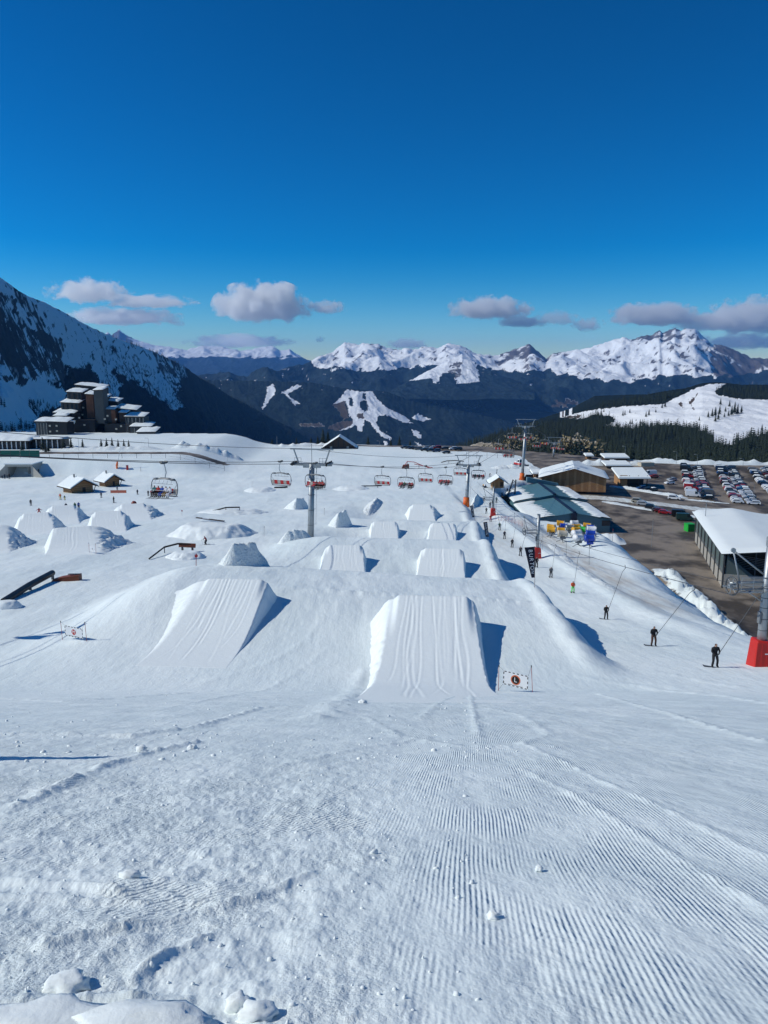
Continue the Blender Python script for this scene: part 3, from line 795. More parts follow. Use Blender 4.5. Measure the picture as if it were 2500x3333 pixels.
# ------------------------------------------------------------------ shaped snow: kickers, mounds, banks
def kicker(label, base, lip, wb, wl, h, sl, sr, rough_l=0.10, rough_r=0.25, grooves=12, seed=0, p=1.9, cols=60, rows=70, group='snow kickers of the park', corner=0.12, backlen=1.6):
    bx, by = base; lx, ly = lip
    dirv = Vector((lx - bx, ly - by, 0)); Ln = dirv.length; dirv.normalize(); sd = Vector((dirv.y, -dirv.x, 0))
    s = np.concatenate([np.linspace(0, 1, rows), 1 + np.linspace(0, 1, 10)[1:] * backlen / Ln])
    c = np.concatenate([np.linspace(-2, -1, 15)[:-1], np.linspace(-1, 1, cols), np.linspace(1, 2, 15)[1:]])
    Sg, Cg = np.meshgrid(s, c, indexing='ij')
    s1 = np.clip(Sg, 0, 1)
    half = (wb + (wl - wb) * s1) / 2
    hh = h * s1 ** p
    ex = np.clip(np.abs(Cg) - 1, 0, 1); inn = np.clip(np.abs(Cg), 0, 1)
    r = np.random.default_rng(seed)
    skirt = np.where(Cg < 0, sl, sr) * (0.25 + 0.75 * np.clip(hh / h, 0, 1))
    off = np.sign(Cg) * (inn * half + ex * skirt)
    X = bx + dirv.x * Sg * Ln + sd.x * off; Y = by + dirv.y * Sg * Ln + sd.y * off
    # top surface rides on the straight line between base and lip ground
    zb = hz(bx, by); zl = hz(lx, ly)
    zt = lerp(zb + (zl - zb) * s1, height(bx + dirv.x * s1 * Ln, by + dirv.y * s1 * Ln), 1.0) + hh
    tl = (height(X, Y) - hz(bx, by))
    mid = lerp(height(X, Y), zt, 1.0)
    g = height(X, Y)
    top = lerp(g + hh * 0.0, zt, np.minimum(1, s1 * 3)) + 0 * g
    top = top - corner * h * ss(0.82, 1.0, inn) * ss(0.75, 1.0, s1) * 1.2
    gr = np.zeros_like(X)
    for k in range(grooves):
        c0 = r.uniform(-0.75, 0.75); amp = r.uniform(0.004, 0.022); wdt = r.uniform(0.05, 0.09); bend = r.uniform(-0.45, 0.45); s0 = r.uniform(0.0, 0.7)
        line = c0 + bend * (1 - s1) ** 2 + 0.03 * np.sin(s1 * r.uniform(6, 16) + k)
        dd = (Cg - line) * half
        gr -= amp * np.exp(-(dd / wdt) ** 2) * ss(s0, s0 + 0.1, s1)
        gr += amp * 0.7 * np.exp(-((dd - 2 * wdt) / wdt) ** 2) * ss(s0, s0 + 0.1, s1)
    top = top + gr * (Sg <= 1.0)
    nz = fbm(X * 1.3, Y * 1.3, 4, seed + 7, 0.6); nz2 = fbm(X * 0.5, Y * 0.5, 3, seed + 9)
    rough = np.where(Cg < 0, rough_l, rough_r)
    fall = ss(0, 1, ex)
    z = lerp(top, g - 0.25, fall) + rough * (nz * 1.4 + 0.5 * nz2) * np.sin(np.pi * np.clip(ex, 0, 1)) * np.clip(hh * 1.2, 0, 1)
    back = np.clip((Sg - 1) * Ln / backlen, 0, 1)
    z = lerp(z, g - 0.3, ss(0.0, 1, back)) + 0.12 * nz * np.sin(np.pi * back)
    z = np.where(Sg == 0, np.minimum(z, g - 0.05), z)
    z = z + 0.01
    me = mesh_np('snow_kicker', np.stack([X.ravel(), Y.ravel(), z.ravel()], 1), grid_faces(*X.shape), [M_SNOW], True)
    o = obj('snow_kicker', me); tag(o, label, 'snow kicker', group); return o

def mound(name, label, c, rx, ry, h, rz=0.0, rough=0.2, flat=0.45, seed=0, cat='snow mound', group='snow mounds of the park', res=64, mat=None):
    a = np.linspace(-1, 1, res); A, B = np.meshgrid(a, a, indexing='ij')
    d = np.hypot(A, B) if flat < 0.7 else np.maximum(np.abs(A), np.abs(B))
    x = A * rx; y = B * ry
    X = c[0] + x * math.cos(rz) - y * math.sin(rz); Y = c[1] + x * math.sin(rz) + y * math.cos(rz)
    prof = ss(1.0, flat, d + 0.12 * fbm(A * 2.3 + seed, B * 2.3, 3, seed))
    Z = height(X, Y) + h * prof - 0.25 * (1 - np.clip(prof * 6, 0, 1)) + rough * fbm(X * 1.1, Y * 1.1, 4, seed + 2, .6) * np.clip(prof * 3, 0, 1) * (0.4 + 0.6 * (prof < 0.95))
    me = mesh_np(name, np.stack([X.ravel(), Y.ravel(), Z.ravel()], 1), grid_faces(res, res)[:, ::-1] if False else grid_faces(res, res), [mat or M_SNOW], True)
    o = obj(name, me); tag(o, label, cat, group); return o

def wedge(name, label, pl, pr, pb, h, seed=0, cat='snow mound', group='snow mounds of the park', rough=0.32, deep=5.0):
    """wall like snow block: ridge line from pl to pr (ground xy), steep dark side to the right and front"""
    n, m = 50, 26
    t = np.linspace(0, 1, n); e = np.linspace(-1, 1, m)
    T, E = np.meshgrid(t, e, indexing='ij')
    pl = Vector((*pl, 0)); pr = Vector((*pr, 0)); d = (pr - pl); L = d.length; d.normalize(); sd = Vector((d.y, -d.x, 0))
    wv = np.where(E > 0, pb, deep) * (0.6 + 0.4 * np.sin(np.pi * np.clip(T, 0, 1)))
    X = pl.x + d.x * T * L + sd.x * E * wv; Y = pl.y + d.y * T * L + sd.y * E * wv
    prof = np.clip(np.minimum(T * 4, (1 - T) * 3.2), 0, 1) ** 0.8 * (1 - np.abs(E)) ** 0.9 * (1 + 0.25 * fbm(T * 4 + seed, T * 0, 3, seed + 5))
    Z = height(X, Y) - 0.2 + h * prof + rough * fbm(X * 1.2, Y * 1.2, 4, seed) * np.clip(prof * 3, 0, 1)
    me = mesh_np(name, np.stack([X.ravel(), Y.ravel(), Z.ravel()], 1), grid_faces(n, m)[:, ::-1], [M_SNOWROUGH], True)
    o = obj(name, me); tag(o, label, cat, group); return o

# the two big kickers with the signs M and L
kicker('largest snow kicker with curved ski tracks, just left of the L sign', (1.9, 29.0), (3.7, 56.5), 6.9, 6.1, 2.3, 2.2, 0.9, 0.28, 0.36, 20, 1, p=2.4, cols=90, rows=130)
kicker('second big snow kicker behind and right of the M sign', (-13.3, 47.5), (-12.2, 61.0), 6.0, 5.2, 1.55, 3.4, 1.0, 0.12, 0.2, 18, 2, p=2.2, cols=80, rows=110)
# second and third set
def kick_px(label, bu, lu, yb, yl, wb, wl, h, sl, sr, seed, **k):
    b = (P(bu, 1700, yb).x, yb); l_ = (P(lu, 1700, yl).x, yl)
    # P at v=1700 only fixes the bearing; correct for the small depth change
    zb = hz(*b); zl = hz(*l_)
    b = ((bu - 1250) / F * (yb * CP - zb * SP), yb); l_ = ((lu - 1250) / F * (yl * CP - zl * SP), yl)
    return kicker(label, b, l_, wb, wl, h, sl, sr, seed=seed, **k)
kick_px('left kicker of the second row, between the first two crests', 1110, 1122, 92, 103, 6.2, 4.9, 2.0, 1.0, 0.8, 3, grooves=14, cols=50)
kick_px('right kicker of the second row with many tracks on its face', 1432, 1440, 92, 103, 6.4, 5.6, 2.0, 0.9, 0.6, 4, grooves=18, cols=50)
kick_px('left kicker of the third row, behind the second crest', 1250, 1252, 138, 148, 5.4, 4.8, 1.8, 0.9, 0.8, 5, grooves=10, cols=40)
kick_px('right kicker of the third row with two pylon shadows on it', 1437, 1442, 138, 148, 5.4, 4.7, 1.8, 0.9, 0.7, 6, grooves=10, cols=40)
kick_px('lone kicker beyond the last crest in front of the chairlift pylon with orange base', 1372, 1372, 176, 186, 6.6, 5.0, 2.6, 2.0, 3.0, 7, grooves=8, cols=40, rough_r=0.45)
# left hand line
kick_px('broad kicker with a long dark rough shoulder above the small 0 sign', 235, 243, 106, 119, 7.6, 5.6, 3.0, 2.0, 7.5, 8, rough_r=0.75, grooves=16, cols=50, corner=0.02)
kick_px('kicker with a blue shaded side next to the round red ball', 350, 355, 135, 148, 6.2, 5.6, 2.9, 1.6, 2.6, 9, rough_r=0.6, grooves=12, cols=40)
kick_px('flat topped kicker right of and behind the round red ball', 440, 434, 158, 171, 6.4, 5.6, 2.7, 3.0, 5.0, 10, rough_r=0.7, grooves=8, cols=40)
kick_px('left kicker on which a red dressed rider leans', 110, 122, 132, 146, 6.6, 5.2, 3.0, 2.0, 3.4, 11, rough_r=0.5, grooves=10, cols=40)
kick_px('small kicker behind the group of four skiers', 205, 208, 154, 166, 6.2, 5.2, 2.6, 2.4, 2.8, 12, rough_r=0.5, grooves=8, cols=40)
kick_px('dark sided kicker cut by the left picture edge', -60, -40, 108, 119, 7, 5.4, 2.8, 2.0, 5.2, 13, rough_r=0.7, grooves=4, cols=30, corner=0.02)

def gxy(u, v):
    p = G(u, v); return (p.x, p.y)
q = G(782, 1845)
wedge('snow_mound', 'dark faced snow block left of the grey pylon, in front of the others', (q.x - 2.0, q.y + 0.9), (q.x + 2.4, q.y + 3.2), 0.9, 2.5, 3, deep=4)
q = G(955, 1760)
wedge('snow_mound', 'low dark snow heap touching the foot of the grey pylon', (q.x - 2.4, q.y + 1.2), (q.x + 2.6, q.y + 3.6), 1.0, 1.9, 4, deep=4)
q = G(1115, 1722)
wedge('snow_mound', 'dark snow block right of the grey pylon', (q.x - 1.7, q.y + 1.0), (q.x + 1.7, q.y + 4.0), 0.9, 3.2, 5, deep=4)
q = G(968, 1660)
wedge('snow_mound', 'pale wedge of snow with a dark ridge behind the grey pylon', (q.x - 1.4, q.y + 1.2), (q.x + 2.4, q.y + 5), 1.2, 3.0, 6, deep=6)
q = G(1195, 1680); q2 = G(1235, 1628)
wedge('snow_bank', 'long rough ridge of snow running back from the third crest', (q2.x, q2.y), (q.x, q.y), 2.4, 1.5, 7, cat='snow bank', rough=0.5, deep=2.0)
q = G(1538, 1658); q2 = G(1557, 1614)
wedge('snow_bank', 'narrow snow wall beside the orange pylon base at the lift track', (q2.x, q2.y), (q.x, q.y), 1.2, 2.0, 8, cat='snow bank', rough=0.3, deep=1.2)
q = G(668, 1755)
mound('snow_mound', 'white snow table carrying the white box rail', (q.x, q.y + 6), 8.5, 7.5, 1.9, 0.1, 0.25, 0.5, 9)
q = G(750, 1672)
mound('snow_mound', 'low snow landing beside the bent black rail', (q.x, q.y + 3), 9, 6, 0.9, 0.0, 0.15, 0.5, 10)
q = G(560, 1818)
mound('snow_mound', 'small snow ramp under the kinked rainbow rail', (q.x + 1.5, q.y + 2), 3.2, 4.0, 0.8, 0.2, 0.1, 0.4, 11)
q = G(45, 1965)
mound('snow_mound', 'small snow heap at the lower end of the long black tube', (q.x, q.y - 1.4), 1.6, 1.1, 0.6, 0.2, 0.12, 0.4, 12, res=30)
q = G(925, 1596)
mound('snow_mound', 'low snow ramp before the short black rail in the distance', (q.x - 8, q.y), 6, 8, 1.0, 0.0, 0.15, 0.4, 13, res=40)
q = G(1180, 1590)
mound('snow_mound', 'low snow ramp before the thin far rail left of the red riders', (q.x - 4, q.y), 7, 8, 0.9, 0.0, 0.15, 0.4, 14, res=40)

# snow banks at the car park rims and by the lift track
def bank(label, pts, wd, h, seed, mat=None, rough=0.5):
    P3 = [Vector((a, b, 0)) for a, b in pts]
    n = 26 * (len(pts) - 1); m = 11
    ts = np.linspace(0, len(pts) - 1, n)
    cx = np.interp(ts, range(len(pts)), [p[0] for p in pts]); cy = np.interp(ts, range(len(pts)), [p[1] for p in pts])
    tx = np.gradient(cx); ty = np.gradient(cy); l_ = np.hypot(tx, ty); nx = -ty / l_; ny = tx / l_
    e = np.linspace(-1, 1, m)
    X = cx[:, None] + nx[:, None] * e * wd; Y = cy[:, None] + ny[:, None] * e * wd
    prof = (1 - e ** 2) * (0.7 + 0.8 * fbm(cx * 0.25, cy * 0.25, 3, seed))[:, None] * np.minimum(1, np.minimum(ts, len(pts) - 1 - ts) * 4)[:, None]
    Z = height(X, Y) - 0.15 + np.maximum(prof, 0) * h + rough * fbm(X * 0.9, Y * 0.9, 3, seed + 1) * np.clip(prof, 0, 1)
    o = obj('snow_bank', mesh_np('snow_bank', np.stack([X.ravel(), Y.ravel(), Z.ravel()], 1), grid_faces(n, m), [mat or M_SNOWROUGH], True))
    tag(o, label, 'snow bank', 'ploughed snow banks'); return o
bank('ploughed snow bank along the far edge of the car park below the woods', [(118, 362), (150, 353), (200, 350), (260, 348)], 3.0, 2.4, 21)
bank('ploughed snow strip between the open white roofed store and the car park', [(88, 300), (104, 289), (114, 283)], 1.6, 1.2, 22)
bank('thin snow strip in front of the first double row of cars', [(110, 281), (128, 277)], 1.0, 0.7, 23)
bank('snow strip under the cars parked along the main road', [(76, 272), (92, 258), (106, 246)], 2.2, 0.6, 24)
bank('snow heap line behind the low white roofed chalets', [(84, 352), (104, 350), (122, 352)], 3.0, 2.6, 25)
bank('round snow heap behind the wooden hall beside the lift', [(46, 330), (60, 334), (72, 328)], 4.0, 1.8, 26)
bank('snow ridge along the drag lift beside the service road', [(29.5, 92), (30.0, 120), (33, 150)], 1.2, 0.55, 27)
bank('long snow hump in front of the shaded apartment towers', [(-150, 352), (-128, 350), (-100, 352)], 4.0, 2.0, 28)
bank('snow hump with small firs at the right end of the shaded towers', [(-100, 360), (-84, 358), (-66, 362)], 4.0, 3.0, 29)
bank('snow crest on the plateau edge behind the grey pylon', [(-62, 425), (-40, 432), (-14, 430)], 4.0, 1.8, 30)

# crumbs of snow on the slope: too many to count
def crumbs():
    base = ico(1); bv = np.array([v.co[:] for v in base.vertices]); bf = np.array([p.vertices[:] for p in base.polygons])
    V = []; Fq = []; off = 0
    r = np.random.default_rng(5)
    for k in range(1250):
        if k < 650:
            y = 1.6 + 14 * r.random() ** 2.0; x = r.uniform(-0.62, 0.12) * (y + 0.6)
            s = r.uniform(0.004, 0.013) * (1 + 0.05 * y)
            if r.random() < 0.03: s *= 2
        else:
            u = r.uniform(0, 1700); v = r.uniform(2150, 2480); p = G(u, v) if k % 3 == 0 else None
            if p is None: continue
            x, y = p.x, p.y; s = r.uniform(0.015, 0.045)
        sc = s * r.uniform(0.45, 1.5, 3)
        a = r.uniform(0, 6.28); ca, sa = math.cos(a), math.sin(a)
        q_ = bv * sc * r.uniform(0.75, 1.25, (len(bv), 1))
        q_ = np.stack([q_[:, 0] * ca - q_[:, 1] * sa, q_[:, 0] * sa + q_[:, 1] * ca, q_[:, 2]], 1)
        z = hz(x, y) + float(micro(np.array([x]), np.array([y]))[0]) if y < 16 else hz(x, y)
        V.append(q_ + np.array([x, y, z + s * 0.08])); Fq.append(bf + off); off += len(bv)
    o = obj('snow_crumbs', mesh_np('snow_crumbs', np.vstack(V), np.vstack(Fq), [M_SNOW], True))
    tag(o, 'loose crumbs of snow scattered on the slope', None, None, 'stuff')
crumbs()

def lump(label, u, v, s, seed, sq=(1, 1, .7)):
    p = G(u, v); me = ico(3)
    co = np.array([q_.co[:] for q_ in me.vertices])
    k = 1 + 0.75 * fbm(co[:, 0] * 1.9 + seed, co[:, 1] * 1.9 + co[:, 2] * 1.3, 4, seed, .6)
    co = co * k[:, None] * np.array(sq) * s
    me.vertices.foreach_set('co', co.astype(np.float32).ravel()); me.materials.append(M_SNOW)
    me.polygons.foreach_set('use_smooth', np.ones(len(me.polygons), bool))
    o = obj('snow_lump', me); o.location = (p.x, p.y, p.z + s * 0.25); tag(o, label, 'snow lump', 'lumps of snow on the slope'); return o
lump('wide flat slab of snow at the bottom edge of the picture', 470, 3365, 0.19, 1, (1.6, .6, .28))
lump('long snow slab in the bottom left corner', 120, 3350, 0.17, 2, (1.9, .6, .25))
lump('round white lump near the bottom edge, right of the flat slab', 775, 3275, 0.055, 3)
lump('angular lump beside the round one near the bottom edge', 835, 3310, 0.07, 4, (1.3, .9, .6))
lump('small white lump standing out on the corduroy, right of centre', 1605, 2985, 0.038, 5)
lump('small lump higher up on the corduroy', 1755, 2830, 0.03, 6)
lump('single lump on the left slope above the corduroy', 460, 2445, 0.10, 7)
lump('pair partner lump right of the left slope one', 625, 2440, 0.09, 8)
lump('lump near the foot of the largest kicker', 1180, 2290, 0.16, 9)
lump('flat lump in the chopped snow on the left', 215, 3215, 0.07, 10, (1.5, 1, .6))
lump('white lump in the chopped snow left of centre', 420, 2855, 0.05, 11, (1.5, 1, .7))
# ------------------------------------------------------------------ paint box
def C(name, col, **k): return pmat(name, col, **k)
M = dict(
    steel=C('galvanised_steel', (0.36, 0.38, 0.39), rough=0.45, metal=0.6, noise=0.15, nscale=3),
    darksteel=C('dark_steel', (0.10, 0.105, 0.11), rough=0.5, metal=0.4, noise=0.2),
    black=C('black_plastic', (0.012, 0.012, 0.014), rough=0.5), rubber=C('rubber', (0.015, 0.015, 0.015), rough=0.9),
    white=C('white_paint', (0.78, 0.79, 0.8), rough=0.45), red=C('red_padding', (0.55, 0.022, 0.015), rough=0.5, noise=0.12, nscale=2),
    orange=C('orange_padding', (0.75, 0.14, 0.015), rough=0.5, noise=0.1), redpaint=C('red_paint', (0.5, 0.02, 0.02), rough=0.4),
    wood=C('weathered_wood', (0.30, 0.15, 0.062), rough=0.8, noise=0.35, nscale=3), wood2=C('pale_wood', (0.40, 0.22, 0.10), rough=0.8, noise=0.35, nscale=3), darkwood=C('dark_wood', (0.055, 0.036, 0.026), rough=0.85, noise=0.4, nscale=0.6),
    greywood=C('grey_shingle', (0.075, 0.066, 0.06), rough=0.9, noise=0.45, nscale=0.5), concrete=C('concrete', (0.40, 0.38, 0.34), rough=0.85, noise=0.12, nscale=1.5, bump=0.2),
    teal=C('teal_sheet_metal', (0.085, 0.19, 0.23), rough=0.45, noise=0.1, nscale=1.0), navy=C('navy_flashing', (0.01, 0.018, 0.045), rough=0.5),
    glass=C('dark_glass', (0.02, 0.03, 0.035), rough=0.08, spec=0.6), mesh=C('green_grey_netting', (0.10, 0.135, 0.13), rough=0.8, noise=0.15),
    green=C('green_container_paint', (0.02, 0.42, 0.05), rough=0.45), bluep=C('blue_paint', (0.015, 0.06, 0.42), rough=0.4), yellow=C('yellow_paint', (0.72, 0.36, 0.02), rough=0.45),
    cream=C('cream_panel', (0.55, 0.50, 0.40), rough=0.6), brownbox=C('brown_box', (0.20, 0.055, 0.025), rough=0.6, noise=0.2), banner=C('navy_banner_cloth', (0.012, 0.014, 0.03), rough=0.8),
    pole=C('bamboo_pole', (0.30, 0.28, 0.26), rough=0.6), netgreen=C('green_netting', (0.015, 0.12, 0.085), rough=0.8), redpole=C('red_pole', (0.35, 0.04, 0.04), rough=0.5),
    signwhite=C('sign_cloth', (0.74, 0.75, 0.76), rough=0.7), signred=C('sign_red', (0.42, 0.03, 0.03), rough=0.7), signorange=C('sign_orange', (0.62, 0.16, 0.07), rough=0.7), signblack=C('sign_black', (0.012, 0.008, 0.008), rough=0.7),
    skin=C('skin', (0.46, 0.27, 0.19), rough=0.6), lamp=C('lamp_head', (0.5, 0.5, 0.48), rough=0.4), bark=C('bark', (0.05, 0.035, 0.025), rough=0.9), needles=C('fir_needles', (0.013, 0.024, 0.014), rough=0.85, noise=0.5, nscale=1.5),
    shrub=C('bare_larch', (0.26, 0.21, 0.12), rough=0.9, noise=0.4, nscale=0.8), chairgrey=C('chair_grey', (0.17, 0.18, 0.19), rough=0.5), beige=C('seat_beige', (0.42, 0.37, 0.33), rough=0.7),
    rope=C('steel_rope', (0.05, 0.05, 0.055), rough=0.5), net=C('orange_net', (0.7, 0.18, 0.1), rough=0.7), ball=C('red_brown_ball', (0.22, 0.035, 0.02), rough=0.45, noise=0.15))

def text_mesh(s, size, mat, depth=0.004):
    cu = bpy.data.curves.new('lettering', 'FONT'); cu.body = s; cu.size = size; cu.extrude = depth / 2
    cu.align_x = 'CENTER'; cu.align_y = 'CENTER'
    o = bpy.data.objects.new('tmp', cu); COL.objects.link(o)
    dg = bpy.context.evaluated_depsgraph_get()
    me = bpy.data.meshes.new_from_object(o.evaluated_get(dg)); bpy.data.objects.remove(o)
    me.materials.clear(); me.materials.append(mat); return me

# ------------------------------------------------------------------ people
BONES = {}
def make_body(pose):
    """joints: name -> (x, y, z, radius); a person looks along -Y"""
    J = pose
    E = [('pelvis', 'waist'), ('waist', 'chest'), ('chest', 'neck'), ('neck', 'head'), ('head', 'crown'),
         ('chest', 'shl'), ('shl', 'ell'), ('ell', 'wrl'), ('wrl', 'hal'), ('chest', 'shr'), ('shr', 'elr'), ('elr', 'wrr'), ('wrr', 'har'),
         ('pelvis', 'hil'), ('hil', 'knl'), ('knl', 'anl'), ('anl', 'tol'), ('pelvis', 'hir'), ('hir', 'knr'), ('knr', 'anr'), ('anr', 'tor')]
    names = list(J); idx = {n: i for i, n in enumerate(names)}
    me = bpy.data.meshes.new('body'); me.from_pydata([J[n][:3] for n in names], [(idx[a], idx[b]) for a, b in E], [])
    o = bpy.data.objects.new('tmp', me); COL.objects.link(o)
    md = o.modifiers.new('Skin', 'SKIN'); md.use_smooth_shade = True
    for n in names:
        sv = me.skin_vertices[0].data[idx[n]]; r = J[n][3]; sv.radius = (r, r); sv.use_root = (n == 'pelvis')
    sd = o.modifiers.new('Sub', 'SUBSURF'); sd.levels = 1; sd.render_levels = 1
    dg = bpy.context.evaluated_depsgraph_get()
    out = bpy.data.meshes.new_from_object(o.evaluated_get(dg)); bpy.data.objects.remove(o)
    # zones: 0 trousers, 1 jacket, 2 face, 3 helmet, 4 boots and gloves
    seg = [(Vector(J[a][:3]), Vector(J[b][:3]), a, b) for a, b in E]
    zone = []
    for p in out.polygons:
        c = p.center; best = None
        for A, B, a, b in seg:
            d = B - A; t = max(0, min(1, (c - A).dot(d) / max(d.length_squared, 1e-9)))
            dist = (c - (A + d * t)).length
            if best is None or dist < best[0]: best = (dist, a, b, t)
        _, a, b, t = best
        if (a, b) == ('head', 'crown'): z = 3
        elif (a, b) == ('neck', 'head'): z = 2 if t > 0.35 else 1
        elif b in ('hal', 'har'): z = 4
        elif b in ('tol', 'tor') or (b in ('anl', 'anr') and t > 0.78): z = 4
        elif b in ('knl', 'knr', 'anl', 'anr', 'hil', 'hir'): z = 0
        else: z = 1
        if z == 3 and (c.y < J['head'][1] - 0.05) and c.z < J['crown'][2] - 0.02: z = 2
        zone.append(z)
    out.materials.clear()
    for k in ('black', 'black', 'skin', 'black', 'black'): out.materials.append(M[k])
    out.polygons.foreach_set('material_index', np.array(zone, np.int32)); out.polygons.foreach_set('use_smooth', np.ones(len(zone), bool))
    return out

def mk(legs, torso, arms, head):
    d = {}
    d['pelvis'] = (*torso[0], 0.145); d['waist'] = (*torso[1], 0.135); d['chest'] = (*torso[2], 0.155); d['neck'] = (*torso[3], 0.075)
    d['head'] = (*head[0], 0.095); d['crown'] = (*head[1], 0.10)
    for s, i in (('l', 0), ('r', 1)):
        sh, el, wr, ha = arms[i]; hi, kn, an, to = legs[i]
        d['sh' + s] = (*sh, 0.085); d['el' + s] = (*el, 0.065); d['wr' + s] = (*wr, 0.05); d['ha' + s] = (*ha, 0.055)
        d['hi' + s] = (*hi, 0.115); d['kn' + s] = (*kn, 0.085); d['an' + s] = (*an, 0.075); d['to' + s] = (*to, 0.062)
    return d
def sym(a): return [tuple((-p[0], p[1], p[2]) for p in a), tuple(a)]
POSE = {
    'stand': mk(sym([(.10, 0, .90), (.12, -.03, .50), (.13, .02, .12), (.15, -.16, .07)]), [(0, 0, .96), (0, 0, 1.12), (0, 0, 1.34), (0, 0, 1.50)],
                sym([(.20, 0, 1.40), (.28, .02, 1.14), (.27, -.10, .93), (.26, -.14, .86)]), [(0, -.01, 1.60), (0, .0, 1.72)]),
    'drag': mk(sym([(.11, .02, .88), (.15, -.10, .50), (.17, -.02, .12), (.19, -.20, .07)]), [(0, .04, .93), (0, .05, 1.10), (0, .04, 1.32), (0, .02, 1.48)],
               sym([(.21, .03, 1.38), (.27, -.03, 1.13), (.14, -.20, 1.02), (.08, -.24, 1.00)]), [(0, -.01, 1.58), (0, -.0, 1.70)]),
    'ski': mk(sym([(.12, .10, .70), (.17, -.16, .42), (.17, .0, .12), (.18, -.18, .07)]), [(0, .12, .76), (0, .02, .92), (0, -.10, 1.10), (0, -.17, 1.24)],
              sym([(.21, -.12, 1.16), (.34, -.16, .92), (.36, -.36, .86), (.36, -.42, .84)]), [(0, -.24, 1.33), (0, -.25, 1.45)]),
    'sit': mk(sym([(.10, -.06, .06), (.12, -.48, .05), (.12, -.50, -.36), (.13, -.66, -.42)]), [(0, 0, .10), (0, .03, .26), (0, .04, .48), (0, .02, .64)],
              sym([(.20, .03, .54), (.26, -.08, .30), (.18, -.30, .24), (.15, -.36, .24)]), [(0, -.01, .74), (0, -.0, .86)]),
    'board': mk([((-.12, .02, .74), (-.30, -.14, .46), (-.30, .0, .12), (-.30, -.14, .07)), ((.12, .02, .74), (.26, -.16, .44), (.28, .0, .12), (.28, -.14, .07))], [(0, .06, .80), (0, .0, .96), (0, -.07, 1.16), (0, -.10, 1.31)],
                [((-.20, -.06, 1.22), (-.42, -.08, 1.08), (-.60, -.12, .98), (-.66, -.13, .96)), ((.20, -.06, 1.22), (.40, -.02, 1.04), (.56, .02, .92), (.62, .03, .90))], [(.0, -.14, 1.40), (.0, -.14, 1.52)]),
}
BODY = {k: make_body(v) for k, v in POSE.items()}
_cm = {}
def cloth(c):
    if c not in _cm: _cm[c] = pmat('cloth_%d' % len(_cm), c, rough=0.8, noise=0.15, nscale=8)
    return _cm[c]
CL = dict(black=(0.014, 0.014, 0.016), navy=(0.012, 0.02, 0.05), red=(0.42, 0.018, 0.018), green=(0.02, 0.42, 0.06), orange=(0.75, 0.12, 0.03), teal=(0.03, 0.16, 0.17), brown=(0.08, 0.035, 0.02), blue=(0.02, 0.07, 0.35),
          white=(0.7, 0.68, 0.72), tan=(0.36, 0.24, 0.12), grey=(0.12, 0.125, 0.13), yellow=(0.7, 0.5, 0.05), dgreen=(0.02, 0.10, 0.06), lime=(0.12, 0.75, 0.10), wine=(0.16, 0.01, 0.02))
def ski_mesh():
    m = MB(); L = 1.65
    prof = [(-L * .42, .012, .0), (-L * .2, .0, .0), (0, 0, 0), (L * .35, .0, 0), (L * .5, .03, 0), (L * .58, .11, 0)]
    V = []; Fs = []
    for y, z, _ in prof:
        w_ = 0.048 if abs(y) < L * .5 else 0.03
        V += [(-w_, -y, z), (w_, -y, z), (w_, -y, z + .02), (-w_, -y, z + .02)]
    for i in range(len(prof) - 1):
        for k in range(4): Fs.append((i * 4 + k, i * 4 + (k + 1) % 4, i * 4 + 4 + (k + 1) % 4, i * 4 + 4 + k))
    Fs += [(3, 2, 1, 0), tuple(len(V) - 4 + k for k in range(4))]
    return m.add(V, Fs).mesh('ski', M['black'])
SKI = ski_mesh()
def board_mesh():
    V = []; Fs = []
    prof = [(-.78, .06, .07), (-.68, .0, .13), (-.3, 0, .12), (.3, 0, .12), (.68, 0, .13), (.78, .06, .07)]
    for x, z, w_ in prof: V += [(x, -w_ - .06, z), (x, w_ - .06, z), (x, w_ - .06, z + .018), (x, -w_ - .06, z + .018)]
    for i in range(len(prof) - 1):
        for k in range(4): Fs.append((i * 4 + k, i * 4 + (k + 1) % 4, i * 4 + 4 + (k + 1) % 4, i * 4 + 4 + k))
    Fs += [(3, 2, 1, 0), tuple(len(V) - 4 + k for k in range(4))]
    return MB().add(V, Fs).mesh('snowboard', M['darksteel'])
BOARD = board_mesh()
POLE = MB().tube([(0, 0, 0), (0, 0, 1.15)], 0.012, 5).mesh('ski_pole', M['darksteel'])
def person(label, loc, pose='stand', jacket='black', pants='black', helmet='black', gear='ski', rz=0.0, s=1.0, group=None, tilt=0.0, glove='black', poles=False):
    o = bpy.data.objects.new('person', BODY[pose]); link(o)
    o.location = loc; o.rotation_euler = (tilt, 0, rz); o.scale = (s, s, s)
    recolor(o, [cloth(CL[pants]), cloth(CL[jacket]), M['skin'], cloth(CL[helmet]), cloth(CL[glove])])
    tag(o, label, 'person', group)
    p = POSE[pose]
    if gear == 'ski':
        for k in ('l', 'r'):
            t = p['an' + k]; b = obj('ski', SKI, o)
            b.location = (t[0], t[1] - 0.03, t[2] - (0.12 if pose != 'sit' else 0.10)); b.rotation_euler = (0.15 if pose == 'sit' else 0, 0, 0)
    elif gear == 'board':
        b = obj('snowboard', BOARD, o)
        if pose == 'sit': b.location = (0.1, -0.58, -0.54); b.rotation_euler = (0, 0, 0.3)
        elif pose == 'drag': b.rotation_euler = (0, 0, -0.5); b.location = (0.05, 0, 0.0)
    if poles:
        for sx in (-1, 1):
            b = obj('ski_pole', POLE, o); h = p['hal' if sx < 0 else 'har']
            b.location = (h[0] + sx * .04, h[1] + .02, h[2] - 0.95); b.rotation_euler = (0.15, 0, 0)
    return o

